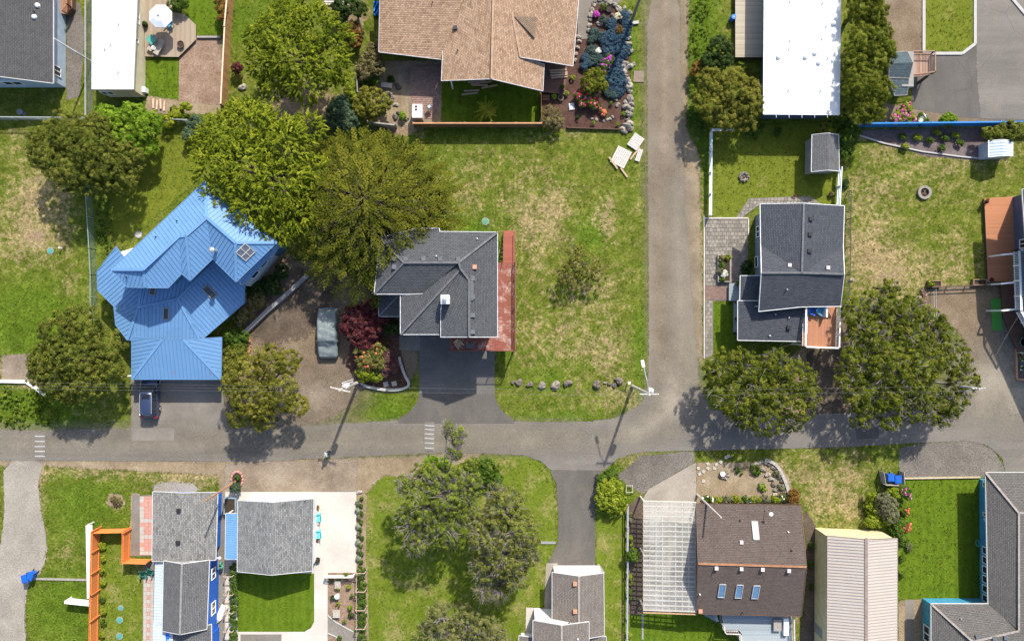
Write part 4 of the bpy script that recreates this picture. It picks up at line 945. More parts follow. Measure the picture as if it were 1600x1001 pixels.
dz = 1.6; dp = q(dz, (1126, 950), (1236, 952), (1237, 1001), (1155, 1001), (1155, 985), (1130, 983), (1130, 972)); deck(h, dp, dz, D_BLUEG, 0, skirt=WOODGREY)
railing(h, q(dz, (1128, 974), (1130, 984), (1154, 985), (1155, 1000), (1237, 1001), (1236, 958)), dz, .9, plain('pale_rail', (.5, .45, .42), .6), .1, .16, .1)
for k in range(6): m = MB(); v = P(1118 - k * 3.5, 962 - k * 1.8, 1.4 - k * .22); m.box(v, (.3, 1.2, .06), .35); m.build('deck_step', D_BLUEG, h)
m = MB(); v = P(1226, 976, dz); m.box((v.x, v.y, dz + .25), (.5, 1.7, .5)); m.build('deck_bench', WHITE, h)
m = MB(); v = P(1213, 974, dz); m.box((v.x, v.y, dz + .36), (.8, 1.2, .06)); [m.box((v.x + a * .3, v.y + b * .5, dz + .18), (.07, .07, .34)) for a in (-1, 1) for b in (-1, 1)]; m.build('deck_table', WOODGREY, h)

# clear patio cover: frame and every clear sheet
h = thing('patio_cover', 'clear corrugated patio cover on timber frame next to brown roof', 'patio cover', P(1045, 870))
CLR = N('clear_sheet'); cb = CLR.bsdf((.60, .58, .54), .4, None, 0, .5); ct = CLR.new('BsdfTransparent'); ct.inputs[0].default_value = (.86, .9, .92, 1)
cm_ = CLR.new('MixShader'); CLR.put(cm_.inputs[0], CLR.span(CLR.noise(CLR.pos(), .5, 5, .7), .3, .7, .16, .4)); CLR.t.links.new(ct.outputs[0], cm_.inputs[1]); CLR.t.links.new(cb, cm_.inputs[2]); CLR = CLR.done(cm_.outputs[0])
BATTEN = plain('pale_batten', (.55, .50, .43), .7, .2, 3); z0, z1 = 2.5, 3.0
ax, bx = P(1005, 0, z0).x, P(1087, 0, z1).x; ya, yb = P(0, 784, z1).y, P(0, 955, z1).y
zz = lambda x: z0 + (z1 - z0) * (x - ax) / (bx - ax)
for k in range(23):
    y = ya + (yb - ya) * k / 22; m = MB(); m.beam((ax, y, z0), (bx, y, z1), .09, .1); m.build('rafter', BATTEN, h)
for k in range(9):
    x = ax + (bx - ax) * k / 8; m = MB(); m.beam((x, ya, zz(x) - .11), (x, yb, zz(x) - .11), .06, .1); m.build('purlin', plain('orange_batten', (.42, .27, .15), .7) if k in (0, 1, 4) else BATTEN, h)
m = MB(); dx = (bx - ax) / 2
for j in range(2):
    for k in range(22):
        x_, y_ = ax + dx * j, ya + (yb - ya) * k / 22; h_ = (yb - ya) / 22; m = MB()
        zl = .06 + .012 * ((k + j) % 2); m.face([(x_, y_, zz(x_) + zl), (x_ + dx, y_, zz(x_ + dx) + zl), (x_ + dx, y_ + h_, zz(x_ + dx) + zl), (x_, y_ + h_, zz(x_) + zl)][::-1]); m.build('clear_sheet', CLR, h)
for x_, y_ in ((ax + .1, ya - .1), (ax + .1, yb + .1), (ax + .1, (ya + yb) / 2)): m = MB(); m.box((x_, y_, z0 / 2 - .1), (.14, .14, z0 - .2)); m.build('post', BATTEN, h)
for y_ in (yb - .3, yb + .0): m = MB(); m.beam((ax, y_, z0 - .1), (bx, y_, z1 - .1), .1, .15); m.build('end_beam', plain('orange_batten', (0, 0, 0)), h)

# cream metal building
h = thing('metal_building', 'cream walled metal building with ribbed pale beige roof', 'building', P(1340, 920))
Rm = gable(h, [(1293, 837), (1402, 841), (1402, 1060), (1292, 1060)], 3.6, 4.5, plain('beige_metal', (.375, .34, .305), .5, .05, .8), S_METAL, .12, plain('taupe_trim', (.22, .17, .15), .5), None, None)
sm = MB()
for (f, n) in Rm.faces:
    u = Vector((0, 1, 0)); y0_, y1_ = min(p.y for p in f), max(p.y for p in f); xs2 = sorted({round(p.x, 2) for p in f}); y = y0_ + .15
    lo = min(f, key=lambda p: p.z); hi = max(f, key=lambda p: p.z)
    while y < y1_: sm.beam((lo.x, y, lo.z + .02), (hi.x, y, hi.z + .02), .07, .06); y += .3
sm.build('roof_ribs', plain('beige_rib', (.31, .275, .25), .5, .05, .8), Rm.ob, kind='stuff')
m = MB(); r1 = P(1352, 842, 4.5); m.box((Rm.faces[0][0][1].x, (P(0, 842, 4.5).y + P(0, 1060, 4.5).y) / 2, 4.52), (.3, 14.0, .06)); m.build('ridge_cap', plain('taupe_trim', (0, 0, 0)), h)
m = MB(); xw = Rm.q[0][0] - .03; m.box((xw, P(0, 978).y, 1.05), (.06, 1.0, 2.1)); dd = m.build('door', plain('grey_door', (.3, .29, .27), .6), h); m = MB(); m.lathe([(.03, 0), (.04, .03), (.02, .06)], (xw - .06, P(0, 973).y, 1.0), 8); m.build('handle', GALV, dd)

# teal house bottom right
h = thing('house', 'teal sided house with grey brown hip roof, bottom right corner', 'house', P(1600, 880))
e = 3.0
q0, q1_, q2_, q3 = P(1540, 738, e), P(1544, 943, e), P(1455, 943, e), P(1455, 1080, e)
rA, rB, rC = P(1590, 801, 4.4), P(1620, 1000, 4.6), P(1560, 1080, 5)
Rt = Roof(h, [[q0, q1_, P(1592, 985, 4.6), P(1592, 801, 4.6)], [q0, P(1592, 801, 4.6), P(1700, 801, 4.6), P(1700, 738, e)], [P(1592, 801, 4.6), P(1592, 985, 4.6), P(1700, 985, 4.6), P(1700, 801, 4.6)], [q2_, P(1520, 1002, 4.6), P(1592, 985, 4.6), q1_], [q3, P(1520, 1080, 4.6), P(1520, 1002, 4.6), q2_], [P(1520, 1002, 4.6), P(1520, 1080, 4.6), P(1700, 1080, 4.6), P(1700, 985, 4.6), P(1592, 985, 4.6)]], SH_TAUPE, .16, trim=DULLW, cap=CAP['cap_warm'])
w_ = G((1530, 748), (1700, 748), (1700, 1060), (1441, 1060), (1441, 934), (1531, 934)); walls(h, w_, 2.85, S_TEAL)
xw = P(1530.4, 0).x
for k in range(6): y = 855 + k * 14.7; window(h, (xw, P(0, y + 5.5).y), (xw, P(0, y - 5).y), 0.6, 1.45, (-1, 0), bars=0)
window(h, (xw, P(0, 802).y), (xw, P(0, 797).y), 0.7, 1.2, (-1, 0), bars=0); window(h, (xw, P(0, 809).y), (xw, P(0, 806).y), 0.9, 1.3, (-1, 0), bars=0); window(h, (xw, P(0, 757).y), (xw, P(0, 750).y), 0.7, 1.4, (-1, 0), bars=0)
xw = P(1441, 0).x; window(h, (xw, P(0, 995).y), (xw, P(0, 972).y), .4, 1.5, (-1, 0), bars=1)
vents(Rt, [(1527, 995, 'box'), (1553, 996, 'box'), (1571, 995, 'box'), (1500, 965, 'pipe')])

# sheds and the playhouse
h = thing('shed', 'grey shingle roofed garden shed on the lawn', 'shed', P(1290, 240)); gable(h, [(1269, 211), (1310, 211), (1311, 267), (1268, 268)], 2.3, 3.0, SH_MID, S_WEATH, .15, plain('pale_gutter', (0, 0, 0)))
m = MB(); m.box(P(1287, 268.5, 1), (1.6, .06, 1.9)); m.build('shed_door', WOODGREY, h)
h = thing('shed', 'small pale blue metal shed with ribbed roof by the purple gravel', 'shed', P(1556, 235)); gable(h, [(1545, 220), (1582, 220), (1582, 243), (1545, 245)], 1.9, 2.3, plain('pale_metal', (0, 0, 0)), siding('shed_metal', (.42, .47, .52), .2, True), .06, WHITE, None, .3)
h = thing('playhouse', 'playhouse tower with teal shingle roof and timber platform by parking area', 'playhouse', P(1408, 116))
SH_TEAL = shingle('teal_shingle', (.07, .10, .115), (.11, .145, .16)); zt = 3.6
Roof(h, [[P(1394, 82, 3.2), P(1418, 81, 3.2), P(1426, 98, 3.9), P(1390, 99, 3.9)], [P(1390, 99, 3.9), P(1426, 98, 3.9), P(1420, 122, 3.2), P(1389, 121, 3.2)], [P(1389, 121, 3.2), P(1420, 121, 3.2), P(1417, 148, 2.7), P(1398, 149, 2.7)]], SH_TEAL, .1, trim=WOODGREY)
walls(h, q(1.5, (1396, 88), (1416, 88), (1416, 142), (1398, 142)), 3.0, S_WEATH)
pf = q(1.6, (1420, 84), (1455, 83), (1455, 117), (1420, 121)); deck(h, pf, 1.6, boards('platform_boards', (.3, .2, .15), .15, math.pi / 2), math.pi / 2)
railing(h, q(1.6, (1421, 84), (1455, 84), (1455, 116), (1422, 120)), 1.6, .8, plain('rail_wood', (.28, .17, .12), .8), .09, .14, .09)
m = MB()
for x, y in ((1422, 85), (1454, 85), (1454, 116), (1423, 119)): v = P(x, y, 1.6); m.box((v.x, v.y, .75), (.12, .12, 1.5))
m.build('platform_legs', plain('rail_wood', (0, 0, 0)), h)
m = MB(); a, b = P(1449, 119, 1.55), P(1433, 131, .05); m.beam(a, b, .3, .05); m.build('ladder', WOODDK, h)

# ================================================================ PLANTS
def unit(a): return a / np.maximum(np.linalg.norm(a, axis=-1, keepdims=True), 1e-6)
def leaf_mesh(name, C, Nn, A, L, Wd, tint, mat, parent):
    """pointed leaves: centre C, normal Nn, long axis A, half length L, half width Wd"""
    A = unit(A - Nn * (A * Nn).sum(-1, keepdims=True)); B = np.cross(Nn, A)
    L, Wd = L[:, None], Wd[:, None]; off = np.array(top_loc(parent))
    V = np.stack([C - A * L * .8 - B * Wd, C - A * L * .8 + B * Wd, C + A * L], 1).reshape(-1, 3) - off
    me = np_mesh(name, V, np.arange(len(V)).reshape(-1, 3)); t = me.attributes.new('tint', 'FLOAT', 'FACE'); t.data.foreach_set('value', np.clip(tint, 0, 1).astype('f'))
    return link(name, me, mat, parent)
KIND = {  # clump radius, leaves per clump, half length, half width, cover, flatten, style
 'pine': (.27, 50, .095, .036, 1.25, .7, 'tuft'), 'broad': (.29, 44, .09, .068, 1.4, .65, 'leaf'), 'spray': (.29, 42, .105, .042, 1.3, .7, 'spray'),
 'bush': (.22, 44, .075, .05, 1.4, .75, 'leaf'), 'fine': (.18, 44, .075, .025, 1.4, .8, 'tuft'), 'low': (.14, 30, .07, .032, 1.3, .6, 'tuft'), 'round': (.12, 28, .05, .04, 1.8, .6, 'leaf')}
def crown(lobes, kind, scale=1.0, cover=1.0, low=-.25, gaps=0.0):
    cr, nl, hl, hw, cov, flat, style = KIND[kind]; cr *= scale; hl *= scale; hw *= scale
    cs, ds, ws = [], [], []
    for c, r, rz in lobes:
        n = max(5, int(cov * cover * 2.2 * r * r / (cr * cr)))
        d = unit(RNG.normal(size=(n * 2, 3))); d = d[d[:, 2] > low][:n]
        rad = RNG.uniform(.68, 1.0, (len(d), 1)); lump = 1 + .12 * np.sin(d[:, :1] * 7 + c[0]) * np.sin(d[:, 1:2] * 6 + c[1])
        p = np.array(c) + d * np.array([r, r, rz]) * rad * lump
        cs.append(p); ds.append(d); k = len(d) // 4; d2 = unit(RNG.normal(size=(k, 3))); d2[:, 2] = np.abs(d2[:, 2]); cs.append(np.array(c) + d2 * np.array([r, r, rz]) * RNG.uniform(.25, .7, (k, 1))); ds.append(unit(d2 + np.array([0, 0, 1.0])))
    cs, ds = np.concatenate(cs), np.concatenate(ds); keep = np.ones(len(cs), bool)
    for c, r, rz in lobes: keep &= ((((cs - np.array(c)) / np.array([r, r, rz])) ** 2).sum(-1) > .2)
    keep &= cs[:, 2] > .05
    if gaps: keep &= RNG.random(len(cs)) > gaps
    cs, ds = cs[keep], ds[keep]; n = len(cs)
    ct = RNG.normal(.5, .22, n); sz = RNG.uniform(.7, 1.25, (n, 1))
    C = np.repeat(cs, nl, 0); D = np.repeat(ds, nl, 0); S_ = np.repeat(sz, nl, 0); o = unit(RNG.normal(size=C.shape)) * RNG.random((len(C), 1)) ** .45
    o -= D * (o * D).sum(-1, keepdims=True) * (1 - flat)
    if style == 'spray':
        ax = unit(ds * np.array([1, 1, .35]) + RNG.normal(0, .35, ds.shape) + np.array([0, 0, .25])); AX = np.repeat(ax, nl, 0); u = RNG.random((len(C), 1))
        P_ = C + AX * (u * 2.0 - .8) * cr * S_ + (o - AX * (o * AX).sum(-1, keepdims=True)) * cr * S_ * .55 * (1.05 - u) ; P_[:, 2:3] -= (u ** 2) * cr * .5
        A = AX + .7 * o; Nn = unit(D * .5 + o * .3 + RNG.normal(0, .32, C.shape) + np.array([0, 0, .7]))
    else:
        P_ = C + o * cr * S_; A = o * 1.2 + D * .25 + RNG.normal(0, .5, C.shape) if style == 'tuft' else RNG.normal(size=C.shape)
        Nn = unit((o * .75 + D * .5 + np.array([0, 0, .45])) + RNG.normal(0, .3, C.shape))
    k = RNG.uniform(.7, 1.25, len(C)); tint = np.repeat(ct, nl) + RNG.normal(0, .2, len(C))
    return P_, Nn, A, hl * k, hw * k, tint
def plant_lobes(lb, h, vs_=.75, base=0.0):
    """lobes given as (px, py, pixel radius[, height factor]); the highest lobe tops out at h"""
    out = []
    for q in lb:
        x, y, r = q[:3]; f = q[3] if len(q) > 3 else 1.0; rw = r / PXM; rz = rw * vs_; zc = max(h * f - rz, rz * .55 + base); k = (H - zc) / H
        out.append((P(x, y, zc), rw * k, rz))
    return out
BARK = plain('bark', (.11, .085, .065), .95, .35, 5); GREYBARK = plain('grey_bark', (.22, .195, .17), .9, .3, 6)
def trunk_of(t, lobes, mat, r0=.22, twigs=0, tr=.03):
    m = MB(); bx = sum((Vector(c) for c, r, z in lobes), Vector()) / len(lobes); b = Vector((t.location.x, t.location.y, 0)); zt = min(c[2] for c, r, z in lobes)
    fork = Vector((b.x + rnd(-.2, .2), b.y + rnd(-.2, .2), max(.3, zt * .55)))
    m.tube([b, b.lerp(fork, .5) + Vector((rnd(-.1, .1), rnd(-.1, .1), 0)), fork], r0, r0 * .75, 8)
    for c, r, rz in lobes:
        c = Vector(c); mid = fork.lerp(c, .5) + Vector((rnd(-.3, .3), rnd(-.3, .3), .1)); c_ = c if twigs else c - Vector((0, 0, rz * .6)); m.tube([fork, fork.lerp(c_, .5) if not twigs else mid, c_], r0 * .5, r0 * (.2 if not twigs else .12), 6)
        for k in range(twigs):
            d = Vector((random.gauss(0, 1), random.gauss(0, 1), random.gauss(.35, .6))).normalized(); e = c + Vector((d.x * r, d.y * r, abs(d.z) * rz)) * rnd(.75, 1.12); s_ = mid.lerp(c, rnd(.5, 1))
            k1 = s_.lerp(e, .5) + Vector((rnd(-.2, .2), rnd(-.2, .2), rnd(-.1, .25))); m.tube([s_, k1, e], tr * 1.6, tr * .5, 4, cap=False)
            for _ in range(3):
                f = k1.lerp(e, rnd(0, .9)); m.tube([f, f + (d + Vector((random.gauss(0, .6), random.gauss(0, .6), random.gauss(.1, .4)))).normalized() * rnd(.25, .7)], tr * .7, tr * .35, 3, cap=False)
    return m.build('trunk', mat, t, smooth=True)
def plant(name, label, cat, lb, h, kind, mat, group=None, vs_=.75, scale=1.0, cover=1.0, trunk=True, bark=None, r0=.2, twigs=0, tr=.03, low=-.25, gaps=0.0, flowers=None, part=None):
    lobes = plant_lobes(lb, h, vs_); w = sum(r * r for c, r, z in lobes); bx = sum(c[0] * r * r for c, r, z in lobes) / w; by = sum(c[1] * r * r for c, r, z in lobes) / w
    t = thing(name, label, cat, (bx, by, 0), group)
    leaf_mesh(part or ('crown' if trunk else 'foliage'), *crown(lobes, kind, scale, cover, low, gaps), mat, t)
    if trunk: trunk_of(t, lobes, bark or BARK, r0, twigs, tr)
    for fm, cov, sc in (flowers or []):
        P_, Nn, A, L, Wd, tint = crown([(c, r * 1.02, z * 1.04) for c, r, z in lobes], 'round', sc, cov * .25, 0.0); leaf_mesh('blossoms', P_, Nn, A, L * 1.1, Wd * 1.5, tint, fm, t)
    return t
F = foliage
PINE = F('pine_needles', (.036, .052, .008), (.095, .112, .016), (.19, .19, .035)); PINE2 = F('olive_needles', (.052, .06, .008), (.125, .128, .018), (.235, .215, .04)); PINEG = F('green_needles', (.03, .046, .004), (.08, .10, .009), (.175, .18, .024))
MAPLE = F('bright_green_leaves', (.045, .10, .006), (.11, .19, .012), (.20, .285, .03)); GOLD = F('yellow_green_sprays', (.042, .07, .004), (.115, .15, .009), (.25, .28, .022)); GOLD2 = F('lime_sprays', (.048, .08, .004), (.135, .17, .010), (.285, .31, .026))
CYP = F('cypress_fronds', (.028, .038, .004), (.088, .098, .009), (.19, .182, .020), .15); SAGE = F('sage_leaves', (.07, .075, .04), (.13, .135, .075), (.21, .20, .12)); TANL = F('tan_leaves', (.06, .05, .02), (.13, .11, .045), (.22, .19, .09))
REDL = F('dark_red_leaves', (.03, .01, .012), (.085, .022, .026), (.15, .05, .05)); PURP = F('purple_leaves', (.06, .025, .03), (.12, .055, .055), (.2, .11, .1)); BLUG = F('blue_green_leaves', (.02, .045, .025), (.05, .09, .05), (.11, .15, .085)); BRNB = F('rust_leaves', (.06, .03, .008), (.14, .075, .018), (.24, .15, .04)); LIME = F('lime_leaves', (.07, .10, .006), (.16, .21, .015), (.28, .31, .04))
HEATH = F('blue_heather', (.022, .052, .085), (.04, .08, .125), (.075, .12, .155)); HEATHG = F('teal_heather', (.025, .045, .04), (.05, .085, .075), (.09, .13, .115)); DKG = F('dark_green_leaves', (.012, .028, .008), (.03, .055, .014), (.07, .10, .025)); GRN = F('mid_green_leaves', (.022, .05, .006), (.055, .10, .012), (.11, .16, .028))
PINK = F('pink_petals', (.45, .06, .25), (.6, .14, .36), (.75, .35, .5), .15); RED = F('red_petals', (.5, .02, .07), (.65, .035, .11), (.75, .12, .2), .15); CORAL = F('coral_petals', (.55, .10, .06), (.65, .15, .09), (.7, .25, .15), .15); MAG = F('magenta_petals', (.35, .03, .33), (.45, .06, .42), (.6, .2, .5), .15); WHT = F('white_petals', (.5, .5, .46), (.65, .65, .6), (.75, .75, .72), .1); PALEF = F('cream_petals', (.5, .45, .25), (.6, .55, .35), (.7, .65, .5), .1)
# --- trees
plant('pine_tree', 'dark olive pine with several rounded clumps, over the back fence beside the white mobile home', 'tree', [(105,205,32),(70,240,28,.85),(140,225,42,1.05),(110,260,40,.95),(165,262,38,.9),(200,248,26,.8),(150,195,22,.85),(60,215,16,.75),(195,280,22,.75),(140,285,22,.75)], 7.0, 'pine', PINE, r0=.26)
plant('leafy_tree', 'bright green leafy tree against the dark pine', 'tree', [(175,190,24),(205,180,22),(225,200,26),(200,215,30),(228,228,22,.8),(165,178,16,.8),(240,188,14,.75)], 4.6, 'broad', MAPLE, r0=.15)
plant('large_tree', 'large yellow green tree with spiky sprays next to the tall wooden fence', 'tree', [(440,45,42,.9),(490,50,45,.95),(460,90,55),(415,95,34,.8),(510,95,40,.9),(480,125,42,.9),(520,60,34,.85),(430,130,30,.75),(455,20,30,.8),(530,110,24,.75),(405,60,26,.75)], 9.0, 'spray', GOLD, r0=.35)
plant('large_tree', 'large lime green tree overhanging the blue metal roof', 'tree', [(350,215,45,.85),(400,200,48,.9),(440,230,50,.95),(390,260,60),(340,260,42,.85),(440,290,50,.95),(400,320,48,.9),(350,300,38,.8),(470,330,40,.8),(430,355,34,.75),(480,200,30,.75),(490,270,30,.8),(320,230,26,.75),(370,175,22,.75)], 10.5, 'spray', GOLD2, r0=.4)
plant('pine_tree', 'rounded olive pine beside the blue house garage', 'tree', [(95,520,34,.9),(130,510,36,.95),(120,555,48),(75,565,32,.8),(165,545,32,.85),(95,595,34,.8),(140,595,34,.85),(175,575,22,.75),(60,590,18,.7),(115,615,20,.65)], 7.2, 'pine', PINE, r0=.28)
plant('pine_tree', 'golden olive pine by the gravel parking between the garage and the covered car', 'tree', [(385,585,34,.9),(420,565,28,.9),(450,565,22,.8),(395,625,36),(440,615,32,.9),(375,650,20,.8),(465,635,18,.75),(410,650,24,.75),(365,600,22,.8)], 6.2, 'pine', PINE2, r0=.24)
plant('pine_tree', 'dense olive pine at the north end of the white fence', 'tree', [(1110,130,24,.85),(1145,140,34),(1165,165,30,.9),(1115,165,28,.9),(1135,185,24,.8),(1175,140,16,.75),(1098,150,16,.75),(1165,190,18,.7)], 5.2, 'pine', PINE2, r0=.2)
plant('bush', 'grey green rounded bush between the lane and the weathered deck', 'bush', [(1125,75,20),(1110,95,16,.9),(1132,95,14,.85)], 2.6, 'bush', DKG, trunk=False)
for lab, lb in (('dark conifer at the top of the row beside the white roof', [(1350,5,30),(1340,25,20,.85),(1370,25,22,.9),(1355,-15,28)]), ('middle conifer of the row beside the white roof', [(1350,65,30),(1370,85,28,.95),(1340,95,26,.9),(1375,55,20,.8),(1385,75,16,.8)]), ('lowest conifer of the row beside the white roof, next to the playhouse', [(1345,130,32),(1370,145,26,.9),(1350,170,26,.85),(1335,155,18,.8),(1370,178,14,.7)])):
    plant('conifer', lab, 'tree', lb, 6.6, 'pine', PINEG, 'conifers beside the white roof', r0=.22)
plant('shrub', 'grey green shrub between the grey shed and the purple gravel', 'shrub', [(1325,215,16),(1318,235,14,.9),(1332,205,12),(1318,190,12,.8),(1310,195,10,.7)], 2.6, 'bush', GRN, trunk=False)
plant('shrub', 'leaning olive shrub growing over the blue fence and metal shed', 'shrub', [(1575,205,18),(1555,212,14,.9),(1595,205,14,.9),(1543,208,10,.8)], 2.6, 'bush', PINE, trunk=False)
def halfdead(name, lab, lb, h, leaf, gaps, tw, r0=.22, cover=.75, tr=.035): return plant(name, lab, 'tree', lb, h, 'pine', leaf, r0=r0, bark=GREYBARK, twigs=tw, tr=tr, cover=cover, gaps=gaps)
halfdead('pine_tree', 'wind worn pine with grey bare twigs over the lane corner', [(1130,575,32,.9),(1165,570,28,.95),(1215,575,28,.9),(1245,590,32,.9),(1120,600,22,.75),(1150,630,30,.85),(1245,630,32,.9),(1195,655,28,.8),(1165,655,18,.7),(1190,605,34,.86),(1180,625,20,.84),(1210,615,20,.86),(1205,560,16,.8),(1262,615,22,.8),(1235,660,18,.7)], 6.6, PINEG, .1, 14)
halfdead('pine_tree', 'wide wind worn pine whose bare grey branches show beside the balcony house', [(1340,490,30,.9),(1380,470,28,.9),(1420,490,28,.9),(1450,500,26,.85),(1365,525,26,.9),(1420,525,30,.9),(1335,530,22,.8),(1470,515,20,.8),(1390,450,16,.75),(1460,535,24,.85),(1400,505,26,.85)], 6.6, PINEG, .22, 26)
halfdead('pine_tree', 'dark dense pine with bare twigs overhanging the road by the grey gravel', [(1340,570,34,.9),(1390,575,36,.95),(1440,570,36,.95),(1490,560,30,.9),(1505,595,26,.85),(1350,620,34,.85),(1400,625,22,.85),(1455,640,24,.75),(1485,625,28,.8),(1345,650,20,.7),(1390,655,20,.7),(1475,650,20,.7),(1420,600,28,.92),(1430,645,20,.75),(1440,610,24,.88),(1325,595,22,.8)], 7.0, PINEG, .14, 16)
SPARSE = F('sparse_olive', (.06, .07, .02), (.13, .14, .04), (.22, .215, .08)); SPG = F('sparse_green', (.045, .068, .009), (.115, .155, .02), (.215, .24, .045))
plant('sparse_tree', 'thin grey barked tree reaching a leafy branch over the road', 'tree', [(660,790,38,.95),(700,770,36),(640,820,28,.85),(690,825,34,.9),(730,760,28,.9),(715,680,16,.95),(700,665,9,.9),(712,705,14,.95),(665,745,26,.85),(630,755,16,.8),(720,800,24,.8),(650,850,18,.8)], 8.0, 'pine', SPG, bark=GREYBARK, twigs=60, gaps=.42, cover=.95, tr=.026, r0=.16)
plant('sparse_tree', 'brown tinged sparse tree with grey twigs beside the black driveway', 'tree', [(790,790,34,.9),(810,830,36),(765,840,34,.95),(790,870,34,.95),(760,885,28,.8),(825,860,24,.85),(750,810,24,.8),(805,900,24,.75),(755,925,14,.7),(780,925,14,.65),(775,770,16,.8)], 8.4, 'pine', F('sparse_brown', (.052, .062, .013), (.118, .132, .026), (.215, .22, .058)), bark=GREYBARK, twigs=60, gaps=.38, cover=1.0, tr=.026, r0=.17)
plant('sparse_tree', 'pale grey shrubby tree at the bottom edge of the lawn', 'tree', [(690,965,28,.9),(730,975,30),(670,995,24,.85),(765,985,26,.9),(710,1010,30,.95),(785,1005,20,.8)], 4.2, 'pine', SPARSE, bark=GREYBARK, twigs=30, gaps=.35, cover=.8, tr=.025, r0=.16)
for lab, lb, mt in (('bright green low bush under the sparse tree near the road', [(672,725,14),(690,722,12,.9)], MAPLE), ('dark green bush right of the sparse tree near the road', [(760,735,20),(745,745,18,.9),(772,750,14,.8)], GRN), ('pale grey green bush between the two sparse trees', [(720,735,14,.9),(735,725,12),(705,735,10)], SPG)):
    plant('bush', lab, 'bush', lb, 2.0, 'bush', mt, trunk=False)
plant('bare_bush', 'thin leafless bush in the middle of the dry field', 'bush', [(912,412,28),(890,430,22,.9),(935,425,18,.9),(900,395,16,.85)], 3.2, 'fine', F('bare_lime', (.07, .08, .010), (.13, .135, .02), (.2, .19, .04)), twigs=14, tr=.014, cover=.5, gaps=.45, r0=.06)
plant('red_maple', 'dark red leaved maple right of the covered car', 'tree', [(555,495,20),(575,510,22),(560,525,18,.9),(590,495,18,.9),(545,512,14,.85),(580,480,14,.9),(570,535,14,.8)], 3.4, 'bush', REDL, r0=.09, scale=1.15)
plant('rhododendron', 'round rhododendron dotted with orange flowers in the curbed bed', 'shrub', [(568,553,16),(585,550,16),(590,566,14,.95),(572,566,14,.95)], 2.4, 'bush', F('rhodo_leaves', (.05, .06, .012), (.12, .12, .03), (.24, .2, .07)), trunk=False, scale=1.1, flowers=[(CORAL, .10, .9)])
plant('shrub', 'lime green shrub below the orange flowered rhododendron', 'shrub', [(572,583,14),(588,585,12),(566,580,10)], 1.6, 'bush', LIME, trunk=False)
plant('shrub', 'purple leaved shrub beside the dark driveway walk', 'shrub', [(605,560,14),(612,572,12),(600,578,10,.9)], 1.9, 'fine', PURP, trunk=False)
plant('azalea', 'small red flowering azalea in deep shade by the garage', 'shrub', [(592,532,8),(600,535,7)], .9, 'bush', DKG, trunk=False, flowers=[(RED, .35, 1.0)])
plant('shrub', 'dark green shrub beside the grey house porch', 'shrub', [(610,510,13),(622,512,9)], 1.5, 'bush', DKG, trunk=False)
